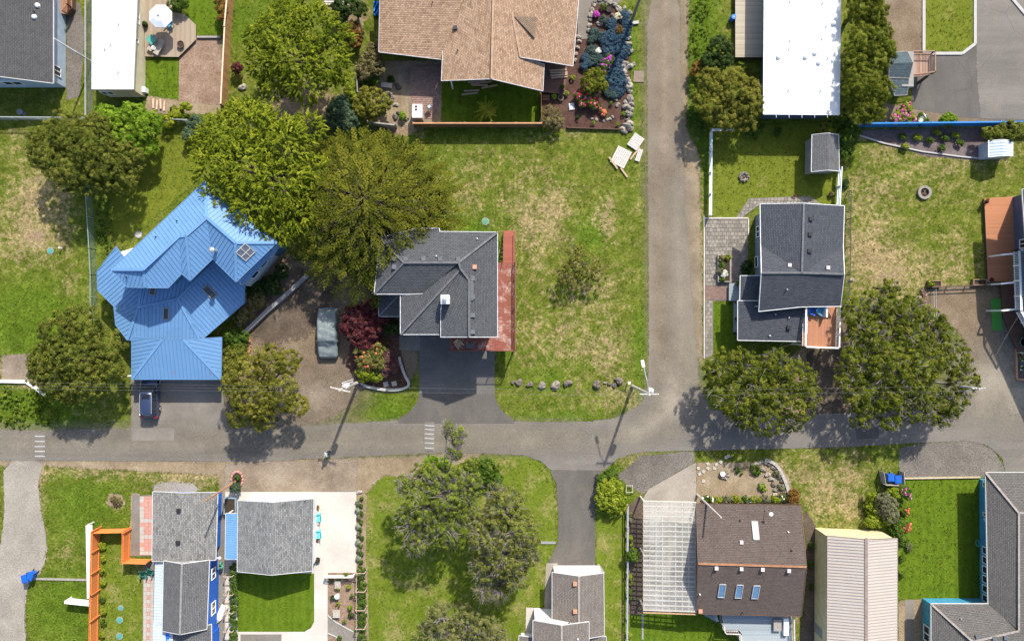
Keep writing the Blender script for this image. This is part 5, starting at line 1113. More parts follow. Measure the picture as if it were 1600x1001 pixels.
# --- the cypress with layered fronds
def cypress():
    R, h = 8.3, 11.0; c = P(584, 320, 6.0); t = thing('cypress', 'broad cypress with feathery layered fronds between blue and grey roofs', 'tree', (c.x, c.y, 0))
    Cs, Ns, As, Ls, Ws, Ts = [], [], [], [], [], []; up = np.array([0, 0, 1.0]); rg = np.random.default_rng(5)
    m = MB(); m.tube([(c.x, c.y, 0), (c.x, c.y, h * .5), (c.x + .1, c.y, h * .9)], .38, .05, 8)
    n = 720
    for i in range(n):
        f = math.sqrt((i + .5) / n); a0 = i * 2.39996 + rg.uniform(-.2, .2); Re = R * (1 + .10 * math.cos(a0 - 4.3) + .05 * math.sin(3 * a0 + 1)); L = rg.uniform(1.2, 2.3) * (.7 + .4 * f); rr = max(.05, Re * f - L * .55)
        az = a0 + rg.normal(0, .5 - .25 * f); ct = rg.normal(.5, .2); z0 = h * (.96 - .62 * f ** 1.7) + rg.uniform(-.35, .45)
        d = np.array([math.cos(az), math.sin(az), 0]); side = np.array([-d[1], d[0], 0]); bend = rg.uniform(-.5, .5); o_ = np.array([c.x + math.cos(a0) * rr, c.y + math.sin(a0) * rr, z0])
        st_ = np.arange(.05, 1.0, .2 / L)
        pos = lambda s: o_ + d * L * s + side * L * bend * s * s * .4 + up * (.18 * L * s - (.25 + .25 * f) * L * s * s)
        if i % 4 == 0: m.tube([(c.x, c.y, z0 * .8), tuple(o_), tuple(pos(.6))], .05, .015, 4, cap=False)
        for k, s in enumerate(st_):
            sg = 1 if k % 2 else -1; w = min(1, (1 - s) * 2.2 + .12) * min(1, .45 + s)
            ln = rg.uniform(.5, 1.0) * w * .62; ax = d * rg.uniform(.8, 1.1) + side * (sg * rg.uniform(.45, .8) + bend * s) + up * rg.uniform(-.25, .1); ax /= np.linalg.norm(ax)
            sd_ = np.cross(ax, up); q0 = pos(s); nq = max(3, int(ln / .085)); u = (np.arange(nq) + .5) / nq
            for s2 in (-1, 1, 0):
                a2 = ax + sd_ * s2 * .7 + up * rg.uniform(-.1, .3, (nq, 1)); a2 = unit(a2); lf = (.055 + .10 * (1 - u) * (s2 != 0)) * rg.uniform(.8, 1.2, nq)
                Cs.append(q0 + ax * ln * u[:, None] - up * (.16 * ln * u * u)[:, None] + a2 * lf[:, None] * .7); As.append(a2); Ls.append(lf); Ws.append(np.full(nq, .03)); Ns.append(unit(up + rg.normal(0, .3, (nq, 3)))); Ts.append(ct + .22 * (u - .4) + rg.normal(0, .12, nq))
    P2, N2, A2, L2, W2, T2 = crown([((c.x + math.cos(a) * R * .48, c.y + math.sin(a) * R * .48, 4.4), R * .40, 1.8) for a in (0, 1.05, 2.1, 3.14, 4.2, 5.24)] + [((c.x, c.y, 6.6), R * .42, 2.4)], 'spray', 1.1, 1.2, .0); Cs.append(P2); Ns.append(N2); As.append(A2); Ls.append(L2); Ws.append(W2); Ts.append(T2 - .2)  # inner fill tinted darker: shade between the fronds put into the leaf colour
    cat = np.concatenate; leaf_mesh('crown', cat(Cs), cat(Ns), cat(As), cat(Ls), cat(Ws), cat(Ts), CYP, t); m.build('trunk', BARK, t, smooth=True)
cypress()
# --- bushes round the back yards
for lab, lb, h_, k, mt in (
  ('blue green leafy bush beside the round olive bush', [(530,175,20),(545,190,18),(522,192,16,.9),(535,160,12,.8)], 2.6, 'bush', BLUG),
  ('round clipped olive bush by the patio kiosk', [(580,163,27),(565,170,16,.85),(598,160,14,.85)], 2.8, 'bush', PINE2),
  ('grey green bush at the corner of the tan roof', [(578,95,18),(590,105,14),(570,110,16,.9),(585,78,12,.8)], 2.4, 'bush', TANL),
  ('rust brown bush under the dark bush at the top', [(550,50,15),(555,65,11,.9)], 2.0, 'bush', BRNB),
  ('dark bush at the top edge beside the tan roof', [(540,8,22),(560,15,14,.9),(530,25,14,.8)], 3.0, 'bush', DKG),
  ('pale yellow bush at the edge of the large tree', [(545,135,12),(548,148,9,.9)], 1.8, 'bush', LIME),
  ('low green shrub at the foot of the worn wooden fence', [(572,120,13),(585,125,9)], 1.3, 'bush', GRN),
  ('bushy green shrub at the top edge beside the umbrella', [(275,8,13),(285,5,10)], 1.7, 'bush', GRN),
  ('reddish brown shrub leaning on the tall wooden fence', [(347,15,9),(348,28,8),(345,5,8)], 2.0, 'bush', BRNB),
  ('green climbing shrub behind the wire fence under the mobile home', [(262,190,11),(275,178,12),(290,170,10)], 1.6, 'bush', GOLD2),
  ('grey green shrub with pink flowers beside the lime tree', [(300,205,13),(306,192,12),(292,212,8)], 1.8, 'bush', BLUG),
  ('dark low shrub along the shaded corner of the blue house', [(400,455,16),(425,445,16),(440,425,12)], 1.4, 'bush', DKG),
  ('flowering cream shrub beside the concrete wall', [(400,470,14),(385,490,13),(375,500,10)], 1.5, 'bush', TANL),
  ('bright green shrub between blue roof and wood pile', [(370,535,14),(360,525,12),(380,525,10)], 1.6, 'bush', GRN),
  ('rounded olive hedge bush right of the blue garage', [(362,560,20),(375,550,14),(355,575,14)], 2.0, 'bush', PINE),
  ('yellow green mounded bush beside the black driveway', [(955,765,20),(945,780,15),(962,785,18),(940,765,10,.8)], 2.0, 'bush', LIME),
  ('dark weedy bush at the top of the bare driveway verge', [(955,742,12),(940,748,9)], 1.0, 'bush', GRN),
  ('small dark shrub beside the clear patio cover', [(988,866,11),(992,872,7)], 1.7, 'bush', GRN),
  ('bright lime bush by the cream metal building', [(1362,790,14),(1372,810,14),(1360,775,9),(1395,770,11),(1360,815,10)], 1.3, 'bush', LIME),
  ('grey twiggy shrub in the lime bush by the cream building', [(1385,790,17),(1392,805,13,.95),(1380,778,11)], 2.2, 'fine', SAGE),
  ('leafy green shrub under the twiggy one at the lawn corner', [(1400,830,12),(1405,818,9),(1410,845,9)], 1.5, 'bush', GRN),
  ('clipped green dome bush beside white flowers at the blue fence', [(1481,187,11),(1488,188,8),(1474,188,8)], 1.1, 'round', MAPLE),
  ('green shrub along the lane at the north pine', [(1090,190,13),(1082,180,10),(1095,200,10)], 1.2, 'bush', GRN),
  ('round green shrub under the north pine beside the white building', [(1178,202,14)], 1.2, 'bush', GRN),
  ('brown tinged shrub beside the lane above the north pine', [(1092,105,10),(1085,112,7)], 1.5, 'bush', BRNB),
  ('rounded deep green bush above the red azalea', [(930,123,17),(920,132,14),(940,132,10)], 2.3, 'bush', PINEG),
  ('tan feathery shrub at the corner of the brown fence', [(862,180,15),(870,192,12),(852,190,10)], 1.7, 'fine', TANL),
  ('clipped dark green spiky bush at the house wall with paving', [(1167,414,9),(1165,422,8)], 1.3, 'fine', DKG),
  ('green bush in the round planter by the blue porch', [(368,761,9)], 1.3, 'round', BLUG),
  ('shrub with brown dry leaves at the end of the curved rock wall', [(1240,772,9),(1237,780,8),(1243,778,7)], 1.0, 'bush', BRNB)):
    plant('bush' if 'bush' in lab else 'shrub', lab, 'bush' if 'bush' in lab else 'shrub', lb, h_, k, mt, trunk=False)
plant('clipped_shrub', 'dark red clipped ball shrub behind the tall wooden fence', 'shrub', [(371,107,9.5)], 1.5, 'round', REDL, trunk=False, vs_=.95)
plant('azalea', 'crimson and pink flowering azalea below the round green bush', 'shrub', [(905,148,8),(918,156,10),(930,150,7),(928,163,8),(910,162,6)], 1.1, 'bush', GRN, trunk=False, flowers=[(RED, 1.1, 1.2), (PINK, .35, 1.0)])
plant('azalea', 'small coral red azalea at the tip of the azalea bed', 'shrub', [(943,176,6),(936,166,4)], .7, 'bush', GRN, trunk=False, flowers=[(CORAL, 1.0, 1.1)])
plant('azalea', 'magenta flowering azalea among the blue ground cover', 'shrub', [(949,98,8),(944,105,6),(952,92,6)], 1.0, 'bush', GRN, trunk=False, flowers=[(MAG, 1.1, 1.1)])
plant('rhododendron', 'pink and yellow flowering rhododendron against the blue fence', 'shrub', [(1412,178,13),(1400,185,9),(1422,186,9),(1418,168,8)], 1.6, 'bush', LIME, trunk=False, flowers=[(PINK, .9, 1.1)])
plant('azalea', 'white flowering azalea next to the pink rhododendron', 'shrub', [(1440,184,8),(1435,190,6),(1446,188,5)], 1.0, 'bush', GRN, trunk=False, flowers=[(WHT, 1.4, 1.1)])
plant('azalea', 'pale pink flowering shrub at the top corner of the bright lawn', 'shrub', [(1414,768,9),(1420,775,6),(1408,762,6)], 1.3, 'bush', GRN, trunk=False, flowers=[(PINK, .8, 1.0)])
plant('azalea', 'upper orange red azalea on the left edge of the bright lawn', 'shrub', [(1415,801,6),(1417,795,4)], .8, 'round', GRN, trunk=False, flowers=[(CORAL, 1.3, 1.1)])
plant('azalea', 'lower orange red azalea on the left edge of the bright lawn', 'shrub', [(1416,824,6.5),(1419,819,4)], .8, 'round', GRN, trunk=False, flowers=[(CORAL, 1.3, 1.1)])
for lab, lb, mt in (('blue flowering heather mat by the lane corner', [(975,25,9),(980,38,9),(978,50,8)], HEATH), ('blue heather patch below the tyre planters', [(955,38,9),(960,48,8)], HEATH), ('small grey green heather below the tyre planter', [(943,32,7)], HEATHG), ('large blue heather mat in the middle of the bed', [(950,62,14),(968,60,12),(972,80,14),(950,80,12),(965,95,10)], HEATH), ('grey teal ground cover above the white azalea', [(928,52,9),(940,58,9),(925,62,7)], HEATHG), ('teal ground cover patch left of the magenta azalea', [(925,80,11),(935,95,11),(922,95,10)], HEATHG), ('bright blue heather patch by the tan roof corner', [(914,90,7),(912,103,7),(918,98,7)], HEATH), ('broad blue heather mat below the magenta azalea', [(962,112,14),(968,128,13),(955,130,14),(965,142,11)], HEATH), ('teal edge of ground cover beside the round bush', [(950,143,9),(958,148,8)], HEATHG)):
    plant('heather', lab, 'ground cover', lb, .55, 'low', mt, 'heather in the flower bed', trunk=False, vs_=.5, cover=1.3)
for lab, x, y, r, hh, mt in (('rust orange tuft in the blue heather', 968, 47, 6, .8, BRNB), ('white flowering clump in the teal ground cover', 934, 80, 5, .6, WHT), ('cream flowering clump beside the lane rocks', 966, 26, 6, .6, PALEF), ('green clump above the tyre planters', 943, 10, 5, .6, GRN),
    ('small green plant by the lower bed edge', 965, 194, 3.2, .5, MAPLE), ('small green plant near the row of stones', 927, 192, 3, .5, MAPLE), ('small green plant beside the bed corner rocks', 974, 178, 3.2, .5, MAPLE), ('tiny green plant under the azalea', 955, 162, 2.6, .4, GRN), ('dark tiny plant in the bark near the sack', 902, 184, 3, .4, DKG),
    ('lime tuft by the brown deck steps', 886, 146, 4, .5, LIME), ('green tuft beside the brown deck', 895, 122, 4, .5, LIME)):
    plant('garden_plant', lab, 'plant', [(x, y, r)], hh, 'low', mt, trunk=False)
t = thing('spiky_shrub', 'lime star shaped shrub with long arms behind the brown fence', 'shrub', P(760, 175))
m_ = [[], [], [], [], [], []]; cc = np.array(P(760, 172, 1.3))
for k in range(22):
    az = k * 2.4; L = rnd(.7, 1.6); d = np.array([math.cos(az), math.sin(az), rnd(.0, .5)]); ct = rnd(.3, .8)
    for j in range(26):
        u = (j + 1) / 26; q = cc + d * L * u + np.array([0, 0, -.35 * u * u * L]); sd_ = np.array([-d[1], d[0], 0]) * (1 if j % 2 else -1); a_ = d * .7 + sd_ * .8
        for l_, v_ in zip(m_, (q + a_ * .06, (rnd(-.4, .4), rnd(-.4, .4), 1), a_, .10, .04, ct + rnd(-.2, .2))): l_.append(v_)
leaf_mesh('foliage', np.array(m_[0]), unit(np.array(m_[1])), np.array(m_[2]), np.array(m_[3]), np.array(m_[4]), np.array(m_[5]), F('star_lime', (.10, .12, .008), (.2, .21, .016), (.3, .28, .035)), t)
mm = MB(); mm.tube([(cc[0], cc[1], 0), tuple(cc)], .05, .03, 6); mm.build('stem', BARK, t)
# lavender row, trellis vines, bed plants, planted strip by the orange fence
lav = [(565,779,5,0),(559,785,6,1),(564,790,5,0),(559,797,7,2),(565,802,5,0),(561,808,6,1),(564,816,5,0),(560,822,7,2),(564,827,4,0),(561,834,6,1),(565,840,5,0),(560,846,7,2),(564,852,4,0),(561,860,6,1),(565,865,5,0),(560,872,7,2),(564,877,5,0)]
nm = {0: 'small dark green ball plant', 1: 'green lavender mound', 2: 'silver grey lavender mound'}
for k, (x, y, r, c) in enumerate(lav):
    wh = 'beside the rock at the top of the concrete edge row' if k == 0 else 'at the lower end of the concrete edge row' if k == len(lav) - 1 else f'in the edge row, {["", "first", "second", "third", "fourth", "fifth", "sixth", "seventh", "eighth", "ninth", "tenth"][sum(1 for q in lav[:k + 1] if q[3] == c)]} of its kind from the road'
    plant('edging_plant', nm[c] + ' ' + wh, 'plant', [(x, y, r * .62)], .45, 'round', (GRN, SAGE, F('silver_leaves', (.14, .16, .11), (.22, .25, .18), (.32, .35, .27)))[c], 'edging plants along the concrete', trunk=False)
for lab, x, y0, y1, n in (('leafy vine filling the trellis right of the bark bed', 566, 890, 1001, 12), ('leafy vine filling the trellis beside the blue house', 365, 885, 1000, 12)):
    plant('vine', lab, 'vine', [(x + rnd(-1, 1), y0 + (y1 - y0) * k / (n - 1), 6.5) for k in range(n)], 1.1, 'bush', GRN, trunk=False, cover=.8)
for k, (y, mt) in enumerate(((852, LIME), (872, LIME), (893, LIME), (910, LIME), (935, GRN), (955, LIME), (972, GRN), (991, LIME))):
    plant('garden_plant', ('yellow green tuft' if mt is LIME else 'green tuft') + f' along the orange fence, {["first", "second", "third", "fourth", "fifth", "sixth", "seventh", "last"][k]} from the corner', 'plant', [(161 + rnd(-1, 1), y, 5 if k else 7)], .6, 'low', mt, 'tufts along the orange fence', trunk=False)
for lab, x, y, r, mt in (('dark teal round plant at the top left of the bark bed', 518, 905, 4, DKG), ('dark teal plant beside the white bin in the bark bed', 520, 933, 4, DKG), ('dark teal plant near the path in the bark bed', 548, 960, 4.5, DKG), ('green ball plant left of the grey bench', 547, 948, 4, MAPLE), ('yellow plant below the upper bench', 528, 919, 3.2, LIME), ('yellow plant above the lower bench', 528, 943, 3.5, LIME), ('green plant near the top fence of the bark bed', 541, 899, 5, GRN), ('pale spiky plant by the trellis', 545, 917, 4, LIME), ('small green plant midway by the trellis', 549, 930, 3, GRN), ('green tuft at the bend of the path', 538, 970, 3, MAPLE), ('green tuft below the path', 531, 997, 4, GRN), ('green plant above the upper bench', 529, 903, 4, GRN)):
    plant('garden_plant', lab, 'plant', [(x, y, r)], .5, 'low', mt, trunk=False)
for k in range(9):
    x = 1104 + k * 15; plant('border_plant', ['white flowered', 'yellow green', 'pale green', 'lime'][k % 4] + ' border plant along the brown roof, ' + ['nearest the white pole', 'second', 'third', 'fourth', 'fifth', 'sixth', 'seventh', 'eighth', 'last before the steps'][k], 'plant', [(x, 779 + rnd(-2, 2), 6), (x + 7, 781, 4)], .6, 'low', (GRN, LIME, SAGE, LIME)[k % 4], 'border plants along the brown roof', trunk=False, flowers=[(WHT, .3, .9)] if k % 4 == 0 else None)
for k, (x, y) in enumerate(((1410,213),(1432,214),(1452,218),(1462,206),(1475,215),(1492,210),(1499,222),(1413,228),(1470,230))):
    plant('garden_plant', 'green tuft on the purple gravel, ' + ['first from the conifers', 'second along the fence', 'third along the fence', 'tall one against the fence', 'fourth along the fence', 'fifth along the fence', 'last by the metal shed', 'small one at the kerb', 'low one at the kerb'][k], 'plant', [(x, y, 5), (x + 4, y + 2, 4)], .6, 'low', LIME if k % 2 else GRN, 'tufts on the purple gravel', trunk=False)
for k, (x, y) in enumerate(((985, 840), (984, 900), (984, 925), (983, 992), (984, 803))):
    plant('garden_plant', ['yellow green', 'lime', 'green', 'yellow flowering', 'small'][k] + ' plant along the pipe fence, ' + ['upper', 'middle', 'lower middle', 'lowest', 'topmost'][k], 'plant', [(x, y, 5), (x + 1, y + 9, 4)], .6, 'low', (LIME, LIME, GRN, LIME, SAGE)[k], 'plants along the pipe fence', trunk=False)
# --- long grass and weeds: more tufts than anyone could count
def tufts(name, n, weight, h0, w0, mat, seed):
    rg = np.random.default_rng(seed); X = rg.uniform(-57, 57, n); Y = rg.uniform(-36, 36, n)
    ix = np.clip(((X + 58) / step).round().astype(int), 0, nx - 1); iy = np.clip(((Y + 38) / step).round().astype(int), 0, ny - 1)
    near = NOGRASS | np.roll(NOGRASS, 0)
    wv = weight(fields[iy, ix]); ok = (rg.random(n) < wv) & ~near[iy, ix]
    X, Y = X[ok], Y[ok]; k = 4; X = np.repeat(X, k) + rg.normal(0, .05, len(X) * k); Y = np.repeat(Y, k) + rg.normal(0, .05, len(Y) * k); az = rg.uniform(0, 6.28, len(X)); hh = h0 * rg.uniform(.5, 1.4, len(X)); w = w0 * rg.uniform(.6, 1.3, len(X))
    a = np.stack([np.cos(az), np.sin(az), np.zeros_like(az)], -1); b = np.stack([-np.sin(az), np.cos(az), np.zeros_like(az)], -1); p = np.stack([X, Y, np.full_like(X, .0)], -1); lean = rg.uniform(.3, 1.3, len(X))
    tip = p + a * (hh * lean)[:, None]; tip[:, 2] += hh
    V = np.stack([p - b * w[:, None], p + b * w[:, None], tip], 1).reshape(-1, 3); me = np_mesh(name, V, np.arange(len(V)).reshape(-1, 3))
    t = me.attributes.new('tint', 'FLOAT', 'FACE'); t.data.foreach_set('value', np.clip(rg.normal(.5, .2, len(X)), 0, 1).astype('f')); o = link(name, me, mat); o['kind'] = 'stuff'; o['label'] = 'short blades of grass standing over the open ground'; o['category'] = 'grass'
tufts('green_grass', 60000, lambda f: np.clip(f[..., 1] * 1.1 - f[..., 2], 0, 1), .12, .03, F('grass_blades', (.05, .07, .008), (.09, .12, .016), (.15, .175, .035)), 3)
tufts('dry_grass', 45000, lambda f: np.clip(f[..., 0] * 1.0 - f[..., 2] * .5 - f[..., 1] * .6, 0, 1), .09, .022, F('straw_blades', (.13, .11, .045), (.22, .18, .085), (.32, .26, .14)), 4)
# weeds that nobody could count, one mass each
for lab, lb, h_, mt in (('tall bright green weeds beside the road left of the rounded pine', [(15,640,28),(45,630,26),(70,645,20),(30,655,18,.8),(60,620,14,.8),(5,620,16),(82,655,10,.8)], .4, F('weed_green', (.05, .085, .006), (.095, .145, .013), (.16, .2, .03))),
  ('rank green weeds between the lane and the white flat roof', [(1090,20,14),(1095,50,14),(1085,75,12),(1100,10,14),(1082,140,10),(1085,165,9),(1160,105,14),(1170,120,12)], .6, MATS['weed_green']),
  ('dark undergrowth along the green wire fence', [(160,330,12),(165,350,12),(158,370,10),(168,310,10),(170,385,8)], .5, GRN),
  ('green growth under the conifers beside the white roof', [(1300,190,10),(1285,195,9),(1330,185,10),(1345,195,8)], .6, DKG)):
    o = plant('weeds', lab, 'weeds', lb, h_, 'low', mt, trunk=False, vs_=.14, scale=1.3, cover=.3, gaps=.35)
    for c_ in o.children: c_['kind'] = 'stuff'
    o['kind'] = 'stuff'

# ================================================================ FENCES AND WALLS
FW = boards('fence_wood', (.34, .19, .085), .16, 0, .25); FO = boards('orange_fence_stain', (.62, .21, .06), .15, 0, .12); FB = plain('fence_blue', (.012, .17, .48), .6, .1, 2); FBR = boards('brown_fence_boards', (.2, .11, .06), .16, 0, .25); PALEW = plain('pale_rail_wood', (.62, .45, .32), .7, .1, 2)
fence('wooden_fence', 'tall new wooden fence with pale top rail beside the large tree', G((367,-12),(361,52)), 1.9, FW, .15, -1, plain('post_brown', (.16, .09, .045), .8), capm=PALEW)
fence('wooden_fence', 'lower length of the tall wooden fence beside the bark play area', G((361,52),(355,170)), 1.8, FW, .15, -1, plain('post_brown', (0, 0, 0)), capm=PALEW)
fence('wooden_fence', 'brown wooden fence with orange rails below the shaded back lawn', G((648,199),(846,199)), 1.7, FBR, .15, 1, FBR, capm=plain('orange_rail', (.42, .22, .11), .7))
fence('wooden_fence', 'short brown fence running up from the corner to the tan roofed house', G((845,198),(845,152)), 1.6, FBR, .15, 1, FBR)
fence('wooden_fence', 'grey old wooden fence under the round olive bush', G((578,196),(620,201)), 1.5, WOODGREY, .15, 1, WOODGREY, capm=WOODGREY)
fence('wooden_fence', 'grey weathered fence post row beside the large yellow green tree', G((562,20),(566,60)), 1.5, WOODGREY, .16, 1, WOODGREY); fence('wooden_fence', 'grey weathered fence piece beside the low green shrub', G((560,110),(562,150)), 1.5, WOODGREY, .16, 1, WOODGREY)
fence('garden_edging', 'dark low timber edging below the bark flower bed', G((886,201),(985,204)), .35, WOODDK, .4, 1, WOODDK, cat='edging')
fence('orange_fence', 'long orange stained fence beside the row of garden tufts', G((157,822),(155,920),(153,1040)), 1.9, FO, .14, 1, FO)
fence('orange_fence', 'orange stained fence panel facing the road at the corner', G((157,826),(204,825)), 1.7, FO, .14, 1, FO)
fence('orange_fence', 'short orange stained fence running down from the road panel', G((204,825),(203,872)), 1.8, FO, .14, 1, FO)
fence('orange_fence', 'orange stained fence panel joining the grey roofed blue house', G((203,872),(240,873)), 1.7, FO, .14, 1, FO)
WV = plain('white_vinyl', (.68, .69, .71), .5, .06, 2)
t = thing('white_fence', 'white panelled fence leaning along the outside of the orange fence', 'fence', P(138, 880))
m = MB(); a, b = P(139, 820, 1.3), P(141, 934, 1.3); a.z = b.z = 0; d = (b - a).normalized(); n_ = int((b - a).length / .3)
for k in range(n_): p = a.lerp(b, (k + .5) / n_); m.box((p.x, p.y, 1.2), (.5, .29, .04), 0, ry=.5)
m.build('panel_boards', WV, t, kind='stuff')
for k in range(5): p = a.lerp(b, k / 4); m = MB(); m.box((p.x - .16, p.y, .64), (.1, .1, 1.28)); m.build('post', WV, t)
m = MB(); m.beam((a.x - .24, a.y, 1.36), (b.x - .24, b.y, 1.36), .08, .08); m.build('top_rail', WV, t)
fence('white_fence', 'short white board fence on the grass left of the orange fence', G((112,934),(150,938)), 1.3, WV, .2, 1, WV, capm=WV)
chainlink('chain_link_fence', 'chain link fence between the dark roofed house and the mobile home', G((146,-12),(146,188)), 1.6)
chainlink('chain_link_fence', 'chain link fence along the bottom of the dark roofed house yard', G((-12,188),(146,189)), 1.4)
chainlink('chain_link_fence', 'chain link fence behind the green climbing shrub', G((232,190),(300,192)), 1.3)
chainlink('chain_link_fence', 'green wire fence between the rough meadow and the blue house', G((144,292),(150,390),(152,430),(152,500)), 1.4, True)
chainlink('chain_link_fence', 'thin wire fence along the right side of the balcony house', G((1324,300),(1322,430),(1318,520)), 1.0, dark=True)
def railfence(name, lab, pts_, h, mat, n=2, th=.09):
    t = thing(name, lab, 'fence', pts_[0])
    for a, b in zip(pts_, pts_[1:]):
        a, b = Vector(a), Vector(b); up = Vector((0, 0, 1))
        for k in range(n): m = MB(); z = h * (k + 1) / n; m.beam(a + up * z, b + up * z, th, th * 1.3); m.build('rail', mat, t)
        c = max(1, round((b - a).length / 2.2))
        for k in range(c + 1): p = a.lerp(b, k / c); m = MB(); m.box(p + up * (h / 2 + .03), (th * 1.3, th * 1.3, h + .06)); m.build('post', mat, t)
WPIPE = plain('white_pipe', (.58, .64, .66), .5, .1, 3)
railfence('rail_fence', 'white rail fence between the lane and the yellow lawn', G((1108,206),(1107,338)), 1.2, WPIPE, 3); railfence('rail_fence', 'white rail fence top piece under the north pine', G((1108,206),(1142,206)), 1.1, WPIPE, 2)
railfence('rail_fence', 'white rail gate below the grey shed', G((1308,265),(1305,322)), 1.2, WPIPE, 3); railfence('pipe_fence', 'grey pipe fence running past the clear patio cover', G((979,788),(978,1035)), 1.1, plain('grey_pipe', (.30, .32, .34), .6), 2, .1)
railfence('rail_fence', 'dark rail between the two wooden planter boxes', G((1450,449),(1566,444)), .8, WOODDK, 2, .07); railfence('rail_fence', 'thin wire fence below the left planter box', G((1456,452),(1457,500)), .8, GALV, 2, .03)
fence('blue_fence', 'bright blue board fence along the back of the parking area', G((1338,199),(1620,196)), 1.6, FB, .2, 1, FB, capm=FB)
fence('garden_screen', 'white lattice screen between concrete pad and bark bed', G((511,898),(554,898)), 1.0, plain('lattice_pale', (.5, .42, .38), .7), .12, 1, WHITE, gap=.05, cat='screen')
def kerb(name, lab, poly_line, w, h, mat, cat='kerb', grp=None):
    t = thing(name, lab, cat, poly_line[0], grp)
    for k, (a, b) in enumerate(zip(poly_line, poly_line[1:])):
        a, b = Vector(a), Vector(b); d = (b - a).normalized() * .004 * (1 if k % 2 else -1); up = Vector((0, 0, h / 2 + .001 * (k % 2))); m = MB(); m.beam(a + up, b + up + d, w, h); m.build('kerb_block', mat, t)
CURB = plain('kerb_concrete', (.36, .35, .34), .9, .15, 5); CURB2 = plain('kerb_grey', (.22, .22, .22), .9, .2, 5)
kerb('kerb', 'curved grey kerb around the rhododendron bed', [P(*q) for q in smooth_poly([(624,548),(624,560),(632,585),(641,600),(634,606),(618,609),(595,608),(572,603),(561,596)], 1)[1:-2]], .25, .3, CURB)
kerb('retaining_wall', 'diagonal concrete wall between blue house shrubs and gravel parking', G((383,521),(418,487),(452,458),(482,430)), .4, .6, CURB2, 'wall')
kerb('kerb', 'pale kerb round the square lawn beside the parking area', G((1443,0),(1443,84),(1503,84),(1523,69),(1523,-10)), .3, .12, CURB); kerb('kerb', 'pale kerb in the top right corner', G((1578,-5),(1606,28)), .3, .12, CURB)
kerb('kerb', 'thin white kerb curving under the purple gravel', G((1342,212),(1380,224),(1440,237),(1500,245),(1532,248)), .14, .15, CURB); kerb('beam', 'white painted timber beam along the dirt patch', G((-5,595),(44,596)), .3, .25, WHITE, 'beam'); kerb('beam', 'white painted timber beam turning down towards the weeds', G((44,597),(72,617)), .3, .24, WHITE, 'beam')
kerb('edging', 'timber edging left of the paved strip beside the lane', G((1100,338),(1100,560)), .12, .12, plain('edge_pale', (.45, .42, .38), .8), 'edging'); kerb('edging', 'white timber edging along the top of the paved patio', G((1101,341),(1169,341)), .14, .14, plain('edge_pale', (0, 0, 0)), 'edging'); kerb('edging', 'white timber edging on the right of the paved patio', G((1169,342),(1169,368)), .12, .14, plain('edge_pale', (0, 0, 0)), 'edging')
kerb('edging', 'orange timber edging of the small bed at the right edge', G((1586,524),(1587,592),(1620,594)), .2, .25, plain('edge_orange', (.38, .2, .12), .8), 'edging'); kerb('edging', 'grey timber edging above the bark play area', G((309,59),(346,59)), .2, .25, WOODGREY, 'edging'); kerb('edging', 'concrete strip left of the black driveway', G((845,847),(868,847)), .25, .12, CURB2, 'edging')
kerb('edging', 'old grey boards across the grass beside the blue bin', G((42,903),(90,904),(136,905)), .2, .14, WOODGREY, 'edging'); kerb('edging', 'thin timber edging down the gravel drive', G((37,917),(38,985)), .1, .1, WOODGREY, 'edging'); kerb('edging', 'concrete strip in the lawn below the patio cover', G((1004,958),(1004,998)), .2, .06, CURB2, 'edging')
kerb('edging', 'curved pale edging above the grey path', G((512,960),(525,971),(552,986)), .12, .1, CURB, 'edging'); kerb('edging', 'curved pale edging below the grey path', G((512,988),(526,994),(536,1005)), .12, .1, CURB, 'edging')
t = thing('retaining_wall', 'horizontal grey timber kerb along the bright lawn top', 'edging', P(1405, 746)); m = MB(); m.beam(P(1405, 747, .1), P(1531, 745, .1), .15, .2); m.build('timber', plain('edge_straw', (.4, .34, .24), .8), t)

# pavers laid one by one
PAV = [plain(f'paver_{k}', c, .9, .2, 4) for k, c in enumerate(((.20, .18, .155), (.165, .148, .128), (.235, .21, .18)))]; PAVR = plain('red_paver', (.42, .22, .18), .9, .15, 3); PAVP = plain('pale_paver', (.36, .33, .30), .9, .15, 3); PAVB = [plain('brick_red', (.27, .175, .145), .9, .2, 4), plain('brick_brown', (.22, .145, .12), .9, .2, 4)]
def pavers(name, lab, poly, w, l, mats, pick=None, z=.05, gap=.03, bond=.5, seed=1):
    t = thing(name, lab, 'paving', (sum(p.x for p in poly) / len(poly), sum(p.y for p in poly) / len(poly), 0)); t['kind'] = 'structure'; rg = random.Random(seed); B = [MB() for _ in mats]; row = 0
    for s_ in strips(poly, 0, w, gap):
        x = min(p[0] for p in s_) - (l * bond if row % 2 else 0); xm = max(p[0] for p in s_); c = 0
        while x < xm:
            q_ = clip(clip(s_, (1, 0), x + l - gap), (-1, 0), -x)
            if len(q_) >= 3 and abs(area2(q_)) > .01: k = pick(row, c, rg) if pick else rg.randrange(len(mats)); B[k].prism(q_, .03, z + rg.uniform(-.006, .006), bottom=False)
            x += l; c += 1
        row += 1
    for b, mt in zip(B, mats):
        if b.f: b.build('pavers', mt, t, kind='stuff')
pavers('paved_patio', 'grey paver patio left of the dark house', G((1102,343),(1168,343),(1168,446),(1102,446)), .4, .4, PAV, z=.075)
pavers('paved_walk', 'reddish brick strip leading to the porch steps', G((1102,447),(1137,447),(1137,468),(1102,468)), .12, .24, PAVB, z=.075)
pavers('paved_walk', 'narrow grey paver strip beside the lane', G((1102,470),(1113,470),(1113,555),(1102,558)), .4, .36, PAV, z=.075)
